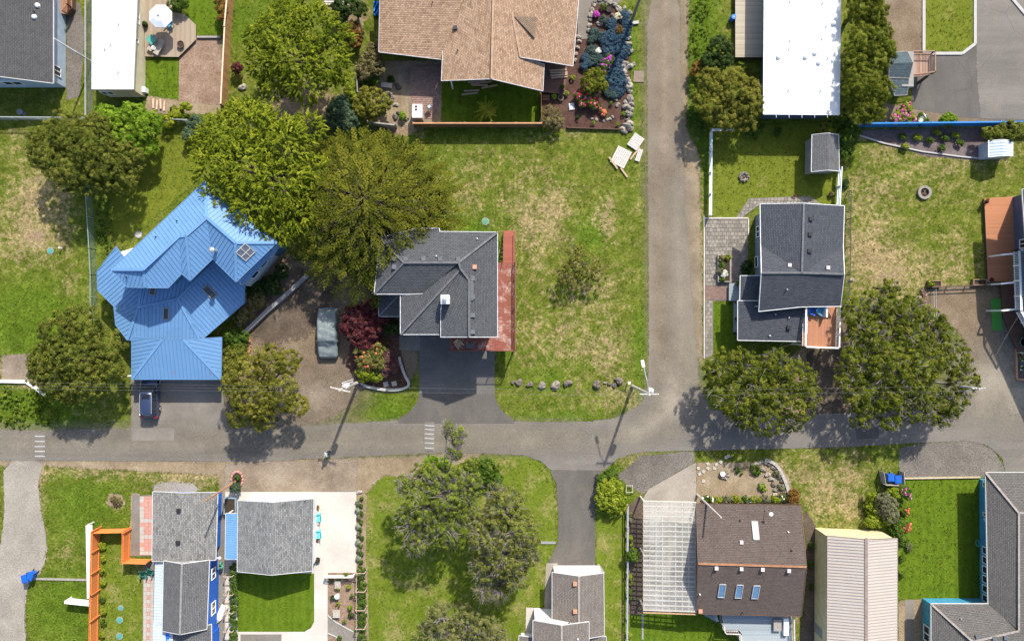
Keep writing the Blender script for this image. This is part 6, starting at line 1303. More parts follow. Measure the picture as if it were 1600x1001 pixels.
pavers('paved_walk', 'grey paver path along the top of the dark house', G((1172,311),(1264,307),(1280,318),(1186,320),(1160,340),(1152,340)), .35, .35, PAV, z=.085)
pavers('brick_patio', 'reddish brick patio in the shade of the tan roof', G((642,104),(691,104),(684,172),(674,186),(650,184),(640,140)), .2, .3, PAVB, z=.07)
pavers('paved_patio', 'red and pale patterned paving left of the pale grey roof', G((219,775),(240,775),(239,866),(219,866)), .42, .45, [PAVR, PAVP], lambda r, c, g: 0 if (c in (1, 2) and r % 4 != 0) or (r % 5 == 2) else 1, .08, .02, 0)
pavers('paved_walk', 'red and pale checker paving along the blue house', G((225,890),(241,890),(240,1030),(224,1030)), .42, .36, [PAVR, PAVP], lambda r, c, g: 0 if (r % 2 and c == 1) else 1, .085, .02, 0)

# ================================================================ ROCKS
ORD = 'first second third fourth fifth sixth seventh eighth ninth tenth eleventh twelfth thirteenth fourteenth fifteenth sixteenth seventeenth eighteenth nineteenth twentieth twenty-first twenty-second twenty-third twenty-fourth twenty-fifth twenty-sixth'.split()
ROCK = [plain(f'rock_{k}', c, .95, .4, 4, 0, .2, .6) for k, c in enumerate(((.15, .125, .105), (.22, .195, .165), (.30, .27, .23), (.10, .088, .08)))]
def stones(name, group, cat, items):
    for k, (x, y, r, c, lab) in enumerate(items):
        rw = r / PXM; m = MB(); p = P(x, y); m.rock((p.x, p.y, rw * .3), rw, .6, 100 + k * 7 + int(x)); o = m.build(name, ROCK[c], None, (p.x, p.y, 0), smooth=False); tag(o, lab, cat, group)
stones('boulder', 'boulders along the lawn edge', 'boulder', [(802,597,4,0,'small flat boulder first in the row from the deck house'),(811,597,5.5,0,'low brown boulder second in the row'),(828,600,5,0,'small brown boulder third in the row'),(847,602,6.5,1,'grey boulder fourth in the row'),(868,602,8,1,'wide grey boulder in the middle of the row'),(887,598,7,0,'dark grey boulder with lush grass beside it'),(932,600,8,0,'large dark boulder after the gap in the row'),(952,600,3.5,3,'small dark stone near the utility pole'),(960,602,4,3,'dark broken stone beside the tall brown boulder'),(967,594,7,0,'tall brown boulder near the white post'),(945,598,3,1,'small pale stone near the large dark boulder')])
side_ = [(982,60),(980,70),(981,80),(977,90),(976,100),(978,108),(984,104),(989,101),(970,106),(973,113),(978,119),(981,127),(983,135),(984,144),(984,154),(986,163),(985,171),(982,179),(981,187),(984,193),(979,197),(985,202),(978,206),(973,203),(977,160),(979,168)]
cl_ = ['knobbly', 'flat', 'pale', 'angular', 'rounded']
stones('border_rock', 'border rocks along the lane side of the flower bed', 'rock', [(x, y, 4 + (k * 7 % 5) * .9, 1 if k % 3 else 2, f'grey border rock, {ORD[k]} down the lane side of the flower bed') for k, (x, y) in enumerate(sorted(side_, key=lambda q: q[1]))])
top_ = [(930,2),(928,9),(925,16),(923,24),(922,32),(921,40),(921,48),(938,-1),(946,1),(953,4),(960,8),(966,14),(971,18),(976,13),(984,20)]
stones('border_rock', 'border rocks round the top of the flower bed', 'rock', [(x, y, 3 + (k * 5 % 4) * .7, 1 + k % 2, f'small grey rock, {ORD[k]} round the flower bed top from the tan roof') for k, (x, y) in enumerate(top_)])
stones('garden_stone', None, 'stone', [(936,38,4.5,2,'flat pale stone below the tyre planters'),(943,71,4.5,2,'pale round stone in the heather'),(909,102,3,2,'pale stone at the tan roof corner'),(965,164,4,1,'grey stone in the open bark'),(962,156,3,2,'pale stone above the open bark'),(957,25,4,0,'grey stone beside the tyre planters')])
stones('edging_stone', 'stones round the azalea bed', 'stone', [(x, y, 2.6, 2, f'pale stone, {ORD[k]} from the house in the curved row below the azaleas') for k, (x, y) in enumerate(((925,186),(932,187),(943,189),(950,187),(953,186),(957,183)))])
stones('path_rock', 'white rocks beside the tan roof', 'rock', [(x, y, 4, 2, f'pale rock against the tan roof edge, {ORD[k]} down from the walk') for k, (x, y) in enumerate(((904,58),(905,65),(902,75),(899,85),(898,95)))])
wl_ = [(1181,724),(1188,722),(1195,722),(1202,725),(1208,730),(1214,736),(1218,744),(1221,751),(1224,759),(1227,767),(1229,775),(1229,782),(1192,733),(1199,741),(1205,748),(1208,756),(1212,764),(1210,772),(1208,779),(1177,726)]
stones('wall_rock', 'rocks of the curved garden wall', 'rock', [(x, y, 4.3, (1, 2, 1, 0)[k % 4], f'grey rock of the curved garden wall, {ORD[k]} ' + ('along its outer arc' if k < 12 else 'counting its inner arc on')) for k, (x, y) in enumerate(wl_)])
pl_ = sorted([(1091,731),(1099,736),(1093,740),(1106,731),(1116,731),(1119,725),(1126,721),(1134,714),(1138,712),(1099,751),(1106,724)])
for k, (x, y) in enumerate(pl_):
    p = P(x, y); m = MB(); m.box((p.x, p.y, .06), (.32, .3, .06), k * .5); o = m.build('stepping_stone', PAVP, None, (p.x, p.y, 0)); tag(o, f'square pale stepping stone on the bare dirt, {ORD[k]} from the concrete apron', 'stepping stone', 'stepping stones on the dirt')
for x, y, lab in ((603,600,'pale square slab in the curbed bed, nearer the shrub'), (616,599,'grey square slab in the curbed bed, nearer the kerb')): p = P(x, y); m = MB(); m.box((p.x, p.y, .08), (.5, .5, .08), .2); tag(m.build('slab', PAVP, None, (p.x, p.y, 0)), lab, 'slab', 'slabs in the curbed bed')
p = P(998, 120); m = MB(); m.prism([(p.x + a, p.y + b) for a, b in ((-.6, -.55), (.5, -.6), (.55, .55), (-.5, .6))], 0, .1); tag(m.build('dirt_slab', plain('slab_dirt', (.2, .15, .12), .95), None, (p.x, p.y, 0)), 'square brown slab in the grass verge of the lane', 'slab')
def ringpit(name, lab, x, y, r, n, mat, inner):
    t = thing(name, lab, 'fire pit', P(x, y)); p = P(x, y)
    for k in range(n): a = 6.283 * k / n; m = MB(); m.rock((p.x + math.cos(a) * r, p.y + math.sin(a) * r, .13), 3.1 * r / n * 1.15, .9, k + int(x)); m.build('stone', mat, t)
    m = MB(); m.lathe([(r * .85, 0), (r * .8, .06), (.02, .07)], p, 12); m.build('ash', inner, t)
    for k in range(3): m = MB(); a = k * 2.1; m.tube([(p.x + math.cos(a) * r * .5, p.y + math.sin(a) * r * .5, .12), (p.x - math.cos(a) * r * .5, p.y - math.sin(a) * r * .4, .2)], .04, n=6); m.build('log', WOODDK, t)
ASH = plain('ash', (.04, .038, .036), .95); ringpit('fire_pit', 'stone fire pit ring on the yellow lawn', 1162, 277, .42, 8, ROCK[1], plain('pale_ash', (.35, .32, .29), .95)); ringpit('fire_pit', 'small stone fire pit with dark ashes on the patio gravel', 606, 153, .5, 8, ROCK[1], ASH)
t = thing('fire_ring', 'round grey block fire ring in the dry field', 'fire pit', P(1443, 301)); p = P(1443, 301)
for k in range(12):
    m = MB(); a0, a1 = 6.283 * (k + .03) / 12, 6.283 * (k + .97) / 12; m.prism([(p.x + math.cos(a) * r_, p.y + math.sin(a) * r_) for a, r_ in ((a0, .72), (a1, .72), (a1, .45), (a0, .45))], 0, .3); m.build('block', PAV[2], t)
m = MB(); m.lathe([(.44, 0), (.44, .05), (.02, .06)], p, 12); m.build('ash', ASH, t)
for k in range(4): m = MB(); m.beam((p.x - .3 + k * .15, p.y - .25, .1 + k * .03), (p.x + .2 - k * .1, p.y + .25, .16), .07, .07); m.build('log', WOODDK, t)
t = thing('rock_pile', 'fire ring heap of white and brown stones with an old wheel on bare dirt', 'rock pile', P(1131, 741)); p = P(1131, 741)
for k in range(14): a = k * 2.4; r_ = .12 * math.sqrt(k + .5); m = MB(); m.rock((p.x + math.cos(a) * r_, p.y + math.sin(a) * r_, .2 - r_ * .2), .16, .8, k); m.build('stone', ROCK[(1, 2, 0)[k % 3]], t)
m = MB(); m.lathe([(.1, 0), (.24, 0), (.27, .06), (.24, .12), (.1, .12)], (p.x - .22, p.y + .12, .32), 14); m.build('wheel', WHITE, t)

# ================================================================ SMALL THINGS
def pot(name, lab, x, y, r, hgt, mat, plantm=None, grp=None, z=0.0, cat='plant pot'):
    p = P(x, y, z); t = thing(name, lab, cat, p, grp); m = MB(); m.lathe([(r * .7, 0), (r, hgt), (r * 1.05, hgt), (r * .86, hgt - .02), (r * .8, hgt - .08), (.01, hgt - .08)], p, 14); m.build('pot', mat, t)
    m = MB(); m.lathe([(r * .8, 0), (.01, .012)], (p.x, p.y, p.z + hgt - .07), 12); m.build('soil', plain('potting_soil', (.04, .028, .02), .95), t)
    if plantm: leaf_mesh('foliage', *crown([((p.x, p.y, p.z + hgt + r * .3), r * .9, r * .8)], 'round', .9, 1.2), plantm, t)
CLAY = plain('terracotta', (.26, .12, .075), .8, .2, 4); BLK = plain('black_rubber', (.018, .018, .018), .8, .3, 4); TAUP = plain('taupe_pot', (.2, .15, .11), .8)
pot('tyre_planter', 'black tyre planter with purple flowers in the flower bed', 931, 25, .36, .3, BLK, MAG); pot('tyre_planter', 'black tyre planter left empty near the top of the bed', 951, 15, .36, .3, BLK)
pot('flower_pot', 'brown pot with rust flowers, upper one by the turquoise chairs', 496, 791, .28, .35, TAUP, BRNB); pot('flower_pot', 'brown pot with rust flowers, lower one by the turquoise chairs', 495, 841, .28, .35, TAUP, BRNB)
pot('flower_pot', 'green plant pot by the brown deck steps', 865, 153, .28, .35, CLAY, MAPLE); pot('flower_pot', 'empty dark pot by the brown deck steps', 876, 154, .3, .35, TAUP); pot('flower_pot', 'small dark pot with green plant on the brown deck', 879, 137, .2, .3, BLK, GRN, z=.5); pot('flower_pot', 'small empty dark pot on the brown deck', 878, 144, .2, .3, BLK, z=.5)
for x, y, mt, lab in ((1547, 430, WHITE, 'white pot, top one of three by the orange deck'), (1545, 438, WHITE, 'white pot holding red plant by the orange deck'), (1553, 437, TAUP, 'brown pot, right one of three by the orange deck')): pot('flower_pot', lab, x, y, .25, .4, mt, REDL if 'red' in lab else None, 'pots by the orange deck')
pot('flower_pot', 'clay pot with rust plant at the corner of the orange deck', 1538, 316, .2, .35, CLAY, REDL, z=.45); pot('flower_pot', 'small pot beside the clay one on the orange deck', 1541, 313, .14, .25, TAUP, GRN, z=.45); pot('flower_pot', 'brown round pot beside the white rail gate', 1297, 304, .26, .3, CLAY, TANL); pot('flower_pot', 'clay bowl at the paver path above the dark house', 1240, 307, .2, .2, CLAY)
pot('flower_pot', 'dark pot at the wall of the mobile home', 229, 40, .26, .35, BLK, DKG, z=.35); pot('fire_bowl', 'round brown fire bowl on the umbrella deck', 284, 71, .36, .35, plain('rusty_bowl', (.10, .055, .045), .7), z=.35, cat='fire bowl'); pot('flower_pot', 'dark pot at the corner of the white garage', 1151, 443, .2, .3, TAUP, GRN, z=.5); pot('flower_pot', 'red pot on the grey porch walk', 1149, 472, .16, .25, CLAY, None, z=.5); pot('flower_pot', 'red brown pot halfway down the grey porch walk', 1149, 498, .16, .25, CLAY, None, z=.5); pot('flower_pot', 'dark green pot at the end of the grey porch walk', 1147, 521, .16, .25, BLK, DKG, z=.5)
pot('flower_pot', 'small clay pot beside the rusty scrap heap', 1452, 486, .2, .25, CLAY); pot('flower_pot', 'dark pot at the end of the concrete edge', 497, 873, .3, .4, BLK); pot('flower_pot', 'black pot with pale plant at the garage corner', 492, 872, .26, .4, BLK, SAGE)
def planter(name, lab, x0, y0, x1, y1, mat, plants=(), hgt=.45):
    a, b = P(x0, y1), P(x1, y0); t = thing(name, lab, 'planter', (a + b) / 2); c = (a + b) / 2; w, d = b.x - a.x, b.y - a.y
    for q_, s_ in (((c.x, a.y + .06), (w, .1)), ((c.x, b.y - .06), (w, .1)), ((a.x + .05, c.y), (.1, d - .24)), ((b.x - .05, c.y), (.1, d - .24))): m = MB(); m.box((*q_, hgt / 2), (*s_, hgt)); m.build('side_board', mat, t)
    m = MB(); m.box((c.x, c.y, hgt / 2 - .06), (w - .22, d - .22, hgt - .12)); m.build('soil', plain('potting_soil', (0, 0, 0)), t)
    for k, (x, y, r, mt) in enumerate(plants): q_ = P(x, y, hgt); leaf_mesh('foliage', *crown([((q_.x, q_.y, hgt), r / PXM, r / PXM * .8)], 'low', 1, 1), mt, t)
BOXW = plain('planter_wood', (.22, .15, .09), .8, .2, 4)
planter('planter_box', 'wooden planter box with green plants, left on the dark rail', 1448, 438, 1468, 449, BOXW, [(1455, 444, 5, LIME)]); planter('planter_box', 'bare wooden planter box, right on the dark rail', 1517, 436, 1539, 446, BOXW)
planter('raised_bed', 'raised bed full of mixed plants on the paver patio', 1120, 398, 1140, 441, WOODGREY, [(1127,404,6,TANL),(1137,402,5,LIME),(1128,414,6,GRN),(1125,424,6,SAGE),(1131,428,6,WHT),(1128,436,5,GRN)])
planter('planter_box', 'blue grey planter with a terracotta bed beside the blue porch', 353, 775, 372, 801, plain('planter_blue', (.2, .27, .33), .7), (), .7)
# patio umbrella, loungers, chairs
p = P(250, 25, 2.6); t = thing('patio_umbrella', 'open white eight sided umbrella over the timber deck', 'umbrella', (p.x, p.y, .35)); m = MB(); R_u = 1.22
ring = [(p.x + R_u * math.cos(a), p.y + R_u * math.sin(a), 2.5) for a in [math.pi / 8 + k * math.pi / 4 for k in range(8)]]; mid_ = [(p.x + R_u * .5 * math.cos(a), p.y + R_u * .5 * math.sin(a), 2.82) for a in [math.pi / 8 + k * math.pi / 4 for k in range(8)]]
CAN = plain('umbrella_cloth', (.68, .70, .74), .8, .05, 1)
for k in range(8):
    m = MB(); j = (k + 1) % 8; m.face([ring[k], ring[j], mid_[j], mid_[k]]); m.face([mid_[k], mid_[j], (p.x, p.y, 3.02)]); m.face([ring[k], (ring[k][0], ring[k][1], 2.36), (ring[j][0], ring[j][1], 2.36), ring[j]]); m.build('canopy_panel', CAN, t)
    m = MB(); m.beam(ring[k], (p.x, p.y, 3.0), .03, .03); m.build('rib', WHITE, t)
m = MB(); m.tube([(p.x, p.y, .35), (p.x, p.y, 3.05)], .03, n=8); m.build('pole', WHITE, t); m = MB(); m.lathe([(.22, 0), (.22, .08), (.05, .1)], (p.x, p.y, .355), 12); m.build('base', BLACKM, t); m = MB(); m.lathe([(.16, 0), (.1, .08), (.02, .12)], (p.x, p.y, 3.0), 8); m.build('finial', CAN, t)
def lounger(lab, x, y, rz, cloth, grp, z=.36):
    p = P(x, y, z); t = thing('deck_lounger', lab, 'lounger', p, grp); o = lambda a, b, c: p + Matrix.Rotation(rz, 3, 'Z') @ Vector((a, b, c))
    m = MB(); m.box(o(0, -.25, .33), (.58, 1.1, .07), rz); m.build('seat', cloth, t); m = MB(); m.box(o(0, .55, .5), (.58, .65, .07), rz, rx=.55); m.build('backrest', cloth, t)
    for a in (-.25, .25):
        for b in (-.7, .3): m = MB(); m.box(o(a, b, .16), (.05, .05, .31), rz); m.build('leg', WOODGREY, t)
        m = MB(); m.box(o(a * 1.25, -.1, .5), (.06, .8, .04), rz); m.build('armrest', WOODGREY, t)
SLAT = boards('lounger_slats', (.33, .30, .26), .09, .6, .2); TEALC = plain('teal_cloth', (.08, .32, .27), .7)
lounger('grey slatted lounger on the umbrella deck, outer one', 251, 76, -.55, SLAT, 'loungers on the umbrella deck'); lounger('grey slatted lounger on the umbrella deck, inner one by the mobile home wall', 241, 70, -.55, SLAT, 'loungers on the umbrella deck')
p = P(236, 62, 1.0); m = MB(); m.box((p.x, p.y, .98), (.75, .8, .05), .7, rx=.2); tag(m.build('towel', TEALC, None, (p.x, p.y, .95)), 'teal towel spread over the inner lounger', 'towel')
t = thing('side_table', 'small white side table between the two grey loungers', 'table', P(243, 77, .36)); p = P(243, 77, .36); m = MB(); m.lathe([(.22, .42), (.24, .46), (.02, .47)], p, 12); m.build('table_top', WHITE, t); m = MB(); m.tube([p, p + Vector((0, 0, .43))], .03); m.build('leg', WHITE, t)
def chair(lab, x, y, rz, mat, grp=None, z=.02, s=1.0, name='garden_chair'):
    p = P(x, y, z); t = thing(name, lab, 'chair', p, grp); R3 = Matrix.Rotation(rz, 3, 'Z'); o = lambda a, b, c: p + R3 @ Vector((a * s, b * s, c * s))
    m = MB(); m.box(o(0, .05, .36), (.52 * s, .5 * s, .05), rz, rx=.12); m.build('seat', mat, t)
    for k in range(5): m = MB(); m.box(o(-.22 + k * .11, .42, .68), (.1 * s, .04, .72 * s), rz, rx=-.35); m.build('back_slat', mat, t)
    for a in (-.31, .31):
        m = MB(); m.box(o(a, -.02, .56), (.13 * s, .68 * s, .035), rz); m.build('armrest', mat, t)
        for b in (-.28, .26): m = MB(); m.box(o(a, b, .27), (.05, .07, .54 * s), rz); m.build('leg', mat, t)
TURQ = plain('turquoise_plastic', (.12, .50, .56), .5, .06, 2); BLUEP = plain('blue_plastic', (.01, .09, .40), .45, .08, 2); LBLUE = plain('light_blue_plastic', (.06, .28, .45), .45, .06, 2); GREENP = plain('green_plastic', (.03, .16, .10), .6, .08, 2)
chair('turquoise garden chair on the bright concrete, upper', 497, 806, -1.5, TURQ, 'turquoise chairs on the concrete', .05, 1.15); chair('turquoise garden chair on the bright concrete, lower', 497, 832, -1.5, TURQ, 'turquoise chairs on the concrete', .05, 1.15)
chair('dark blue chair on the balcony', 1267, 486, 1.2, BLUEP, None, 3.02); chair('light blue chair on the balcony', 1279, 486, 1.0, LBLUE, None, 3.02); chair('green folding chair on the checker paving, left', 227, 896, 0, GREENP, 'green chairs on the checker paving', .09); chair('green folding chair on the checker paving, right', 237, 892, -.4, GREENP, 'green chairs on the checker paving', .09)
chair('wooden chair in the shade of the red deck', 718, 538, .7, WOOD, None, 2.92); chair('teal blue deck chair half under the umbrella', 266, 40, -.8, LBLUE, None, .36)
def bench(lab, x, y, w, d, rz, mat, hgt=.45, z=0.0, name='bench', cat='bench'):
    p = P(x, y, z); t = thing(name, lab, cat, p); R3 = Matrix.Rotation(rz, 3, 'Z'); o = lambda a, b, c: p + R3 @ Vector((a, b, c)); n = max(2, round(d / .14))
    for k in range(n): m = MB(); m.box(o(0, -d / 2 + (k + .5) * d / n, hgt), (w, d / n - .015, .05), rz); m.build('plank', mat, t)
    for a in (-.42, .42):
        for b in (-.36, .36): m = MB(); m.box(o(a * w, b * d, hgt / 2 - .015), (.07, .07, hgt - .05), rz); m.build('leg', mat, t)
GB = plain('bench_grey', (.36, .33, .29), .85, .2, 4)
bench('grey slatted bench in the bark bed, upper', 529, 911, .62, .8, 0, GB); bench('grey slatted bench in the bark bed, lower', 527, 956, .75, .8, 0, GB); bench('pale wooden bench on the back patio', 605, 135, 1.15, .5, -.12, GB); bench('small table in the shade of the red deck', 735, 540, .8, .5, 0, GREYM, .4, 2.92, 'table', 'table')
p = P(528, 929); t = thing('garden_bin', 'white lidded pail among plants of the bark bed', 'pail', p); m = MB(); m.lathe([(.18, 0), (.24, .5)], p, 12); m.build('body', WHITE, t); m = MB(); m.lathe([(.27, .5), (.27, .54), (.05, .6)], p, 12); m.build('lid', plain('pale_blue_lid', (.45, .55, .62), .5), t)
def bin_(lab, x, y, mat, rz=0, grp=None, name='wheelie_bin'):
    p = P(x, y); t = thing(name, lab, 'bin', p, grp); R3 = Matrix.Rotation(rz, 3, 'Z'); o = lambda a, b, c: p + R3 @ Vector((a, b, c))
    m = MB(); m.grid([o(a * s_, b * s_, z) for z, s_ in ((.08, .8), (1.0, 1)) for a, b in ((-.3, -.35), (.3, -.35), (.3, .35), (-.3, .35))], [(3, 2, 1, 0), (4, 5, 6, 7), (0, 1, 5, 4), (1, 2, 6, 5), (2, 3, 7, 6), (3, 0, 4, 7)]); m.build('body', mat, t)
    m = MB(); m.box(o(0, .0, 1.04), (.66, .78, .07), rz); m.box(o(0, -.05, 1.09), (.5, .55, .04), rz); m.build('lid', mat, t); m = MB(); m.tube([o(-.25, .43, 1.0), o(.25, .43, 1.0)], .03); m.build('handle', mat, t)
    for a in (-.27, .27): m = MB(); m.tube([o(a - .03, .32, .12), o(a + .03, .32, .12)], .12, n=10); m.build('wheel', BLK, t)
bin_('blue wheeled bin beside the gravel drive, nearer the drive', 48, 899, BLUEP, .2, 'blue bins by the gravel drive'); bin_('blue wheeled bin beside the gravel drive, nearer the grass', 56, 895, BLUEP, -.3, 'blue bins by the gravel drive')
bin_('blue wheeled bin in the wooden enclosure, left', 1385, 743, BLUEP, 0, 'blue bins in the enclosure'); bin_('blue wheeled bin in the wooden enclosure, right', 1396, 746, BLUEP, 0, 'blue bins in the enclosure'); bin_('blue bin beside the white house gable at the bottom', 841, 968, BLUEP, .4)
t = thing('bin_enclosure', 'grey board enclosure round two blue bins', 'enclosure', P(1390, 742))
for a, b, n in ((P(1373, 734), P(1376, 752), 6), (P(1404, 734), P(1405, 754), 6), (P(1376, 754), P(1405, 755), 9)):
    for k in range(n): q_ = a.lerp(b, (k + .5) / n); d = b - a; m = MB(); m.box((q_.x, q_.y, .6), (d.length / n - .02, .04, 1.2), math.atan2(d.y, d.x)); m.build('board', GB, t)
p = P(1143, 31); t = thing('barrel', 'blue plastic barrel left of the weathered deck', 'barrel', p); m = MB(); m.lathe([(.24, 0), (.29, .15), (.29, .7), (.25, .85), (.24, .86), (.05, .85)], p, 14); m.build('body', plain('barrel_blue', (.015, .14, .55), .5), t); m = MB(); m.lathe([(.05, .85), (.05, .9)], p, 8); m.build('cap', WHITE, t)
# the kiosk, grill, bits on the patio
p = P(655, 180); t = thing('brick_oven', 'pale plastered outdoor oven with two black openings at the brown fence', 'oven', p); m = MB(); m.box((p.x, p.y, .8), (.95, 1.3, 1.6)); m.build('body', plain('plaster', (.5, .45, .42), .8), t); m = MB(); m.box((p.x, p.y, 1.64), (1.05, 1.4, .08)); m.build('top_slab', plain('plaster2', (.56, .52, .5), .8), t)
for a in (-.16, .14): m = MB(); m.box((p.x - .12, p.y + .3 + a, 1.7), (.22, .16, .06)); m.build('flue', BLACKM, t)
p = P(672, 170); t = thing('grill', 'small metal grill beside the outdoor oven', 'grill', p); m = MB(); m.box((p.x, p.y, .75), (.5, .45, .18), .6); m.build('grill_box', GREYM, t); m = MB(); m.box((p.x, p.y, .87), (.3, .28, .03), .6); m.build('grate', GALV, t)
for a, b in ((-1, -1), (1, -1), (1, 1), (-1, 1)): m = MB(); m.box((p.x + a * .17, p.y + b * .15, .33), (.04, .04, .66)); m.build('leg', BLACKM, t)
def lump(name, lab, cat, x, y, size, mat, rz=0, z=0): p = P(x, y, z); m = MB(); m.box((p.x, p.y, z + size[2] / 2), size, rz); m.box((p.x, p.y, z + size[2] + .02), (size[0] * .8, size[1] * .8, .04), rz); return tag(m.build(name, mat, None, (p.x, p.y, z)), lab, cat)
lump('sack', 'white and grey sack lying on the bark', 'sack', 893, 167, (.55, .7, .14), plain('sack_white', (.5, .52, .56), .6, .3, 6), .15)
stones('garden_rock', None, 'rock', [(622,136,6,3,'dark driftwood rock on the patio gravel'),(619,164,4,2,'pale rock pile beside the olive bush'),(618,183,5,3,'dark rock by the lime patio plant'),(623,177,4,3,'dark rock behind the lime patio plant'),(636,186,4,1,'grey rock right of the lime patio plant'),(562,768,4,2,'white rock at the corner of the concrete pad'),(380,137,6,2,'pale rounded boulder below the clipped red shrub'),(1330,437,4,2,'white stone pile at the edge of the dry field')])
plant('garden_plant', 'lime leafy plant in the rock nest by the oven', 'plant', [(629,181,6)], .8, 'bush', MAPLE, trunk=False); plant('garden_plant', 'dark green fern by the patio bench', 'plant', [(611,123,6)], .7, 'bush', DKG, trunk=False); plant('garden_plant', 'bright yellow green patch of weeds near the oven wall', 'plant', [(570,135,5)], .5, 'low', MAPLE, trunk=False)
def planks(lab, items, mat, z=.05, name='plank_stack'):
    t = thing(name, lab, 'planks', P(*items[0][:2], z))
    for k, (x, y, L, a) in enumerate(items): p = P(x, y, z); m = MB(); m.box((p.x, p.y, z + .06 + (k % 3) * .05), (L, .17, .06), a); m.build('plank', mat, t)
PK = plain('plank_tan', (.40, .28, .19), .8, .2, 3)
planks('loose tan planks lying on the lawn under the tan roof', [(745,128,1.9,.1),(752,130,2.2,.14),(765,136,1.7,.2),(737,142,1.6,.05),(734,147,1.7,.12),(750,134,1.6,0)], PK); planks('tan planks stacked on the brown deck', [(872,110,1.8,.05),(873,114,1.8,.02),(873,118,1.8,.08),(874,121,1.7,.1)], PK, .55); planks('pink new planks lying below the mobile home', [(240,162,1.0,1.57),(246,164,1.0,1.5),(252,163,1.0,1.6),(257,166,1.0,1.5)], plain('pink_plank', (.52, .36, .28), .8), .05)
t = thing('firewood_pile', 'row of split orange firewood beside the concrete wall', 'firewood', P(388, 540))
for k in range(16): p = P(388 + rnd(-2, 2), 527 + k * 2, .1); m = MB(); m.tube([p + Vector((-.2, rnd(-.05, .05), rnd(0, .15))), p + Vector((.2, rnd(-.05, .05), rnd(0, .15)))], .08, n=6); m.build('log', plain('split_wood', (.45, .23, .12), .85, .3, 5), t)
WHP = plain('pallet_grey', (.46, .43, .40), .85, .2, 4)
def pallet(lab, x, y, w, d, rz, n): 
    p = P(x, y); t = thing('pallet', lab, 'pallet', p, 'weathered pallets by the lane'); R3 = Matrix.Rotation(rz, 3, 'Z'); o = lambda a, b, c: p + R3 @ Vector((a, b, c))
    for k in range(n): m = MB(); m.box(o(0, -d / 2 + (k + .5) * d / n, .2), (w, d / n - .03, .03), rz); m.build('board', WHP, t)
    for a in (-.45, 0, .45): m = MB(); m.box(o(a * w, 0, .1), (.09, d, .16), rz); m.build('bearer', WHP, t)
pallet('largest grey board panel lying by the lane', 970, 246, 1.9, 1.6, 1.1, 8); pallet('upper grey board panel lying by the lane', 993, 222, 1.2, 1.5, -.6, 7); pallet('narrow grey board panel standing out by the lane', 998, 243, 1.3, .5, 1.25, 3)
planks('loose orange and tan timbers under the lane panels', [(992,240,1.6,.9),(975,270,1.2,-.95),(958,255,1.5,-.95)], PK)
# turf mat, scrap, manhole lids
p = P(1557, 492); tag(MB().prism([(P(x, y).x, P(x, y).y) for x, y in ((1547,467),(1563,466),(1566,516),(1550,516))], .055, .075).build('green_mat', plain('turf_green', (.05, .22, .035), .9, .15, 8), None, (p.x, p.y, 0)), 'bright green artificial turf mat in the porch shade', 'mat')
t = thing('scrap_heap', 'rusty red scrap and garden tools heap at the pine', 'scrap', P(1442, 468)); RUST = plain('rust', (.13, .055, .045), .85, .3, 6)
for k in range(16): p = P(1441 + rnd(-4, 4), 453 + k * 1.9, .15); m = MB(); m.box(p + Vector((0, 0, rnd(0, .2))), (rnd(.15, .6), rnd(.08, .25), rnd(.05, .2)), rnd(0, 3), rx=rnd(-.5, .5)); m.build('scrap_piece', RUST if k % 3 else ROCK[1], t)
def lid(lab, x, y, r, mat): p = P(x, y); t = thing('manhole_lid', lab, 'lid', p); m = MB(); m.lathe([(r + .09, 0), (r + .09, .05), (r + .01, .055)], p, 20); m.build('collar', CURB2, t); m = MB(); m.lathe([(r, .02), (r, .075), (.02, .085)], p, 20); m.build('lid', mat, t)
GL = plain('lid_green', (.07, .22, .13), .7, .1, 4); GT = plain('lid_teal', (.05, .25, .22), .7, .1, 4)
lid('green tank lid on the lawn above the grey house', 758.5, 346, .3, GL); lid('grey round concrete lid beside the blue roof', 216.5, 366.5, .3, CURB); lid('teal lid in the bare patch of the rough meadow', 79, 392, .26, GT); lid('teal lid in the garden, uppermost small one', 189, 949, .2, GT); lid('teal lid in the garden, middle one', 187, 968, .27, GT); lid('teal lid in the garden, lowest one', 187, 993, .27, GT)
p = P(97, 388); m = MB(); m.tube([(p.x, p.y, 0), (p.x, p.y, .5)], .06, n=8); m.lathe([(.1, .5), (.08, .58), (.02, .6)], p, 8); tag(m.build('vent_post', WHITE, None, (p.x, p.y, 0)), 'short white pipe near the teal lid in the meadow', 'pipe')
p = P(981, 597); t = thing('marker_post', 'white topped utility marker post by the boulders', 'post', p); m = MB(); m.tube([p, p + Vector((0, 0, .9))], .07, n=8); m.build('post', plain('post_grey', (.2, .19, .18), .8), t); m = MB(); m.lathe([(.16, .9), (.16, 1.0), (.05, 1.06)], p, 10); m.build('cap', WHITE, t)
p = P(346, 957); t = thing('boat', 'small upturned white dinghy leaning by the blue wall', 'boat', p); m = MB()
prof_ = [(-.95, .03), (-.6, .3), (0, .38), (.6, .33), (.9, .28)]; rows_ = []
for u, w in prof_: rows_.append([p + Matrix.Rotation(-.35, 3, 'Z') @ Vector((w * s_, u, z)) for s_, z in ((-1, .05), (-.8, .32), (0, .48), (.8, .32), (1, .05))])
for r1_, r2_ in zip(rows_, rows_[1:]):
    for k in range(4): m.face([r1_[k], r1_[k + 1], r2_[k + 1], r2_[k]])
m.face(rows_[-1]); m.build('hull', WHITE, t, smooth=True); m = MB(); m.beam(rows_[0][2] + Vector((0, 0, .02)), rows_[-1][2] + Vector((0, 0, .02)), .05, .06); m.build('keel', GALV, t)
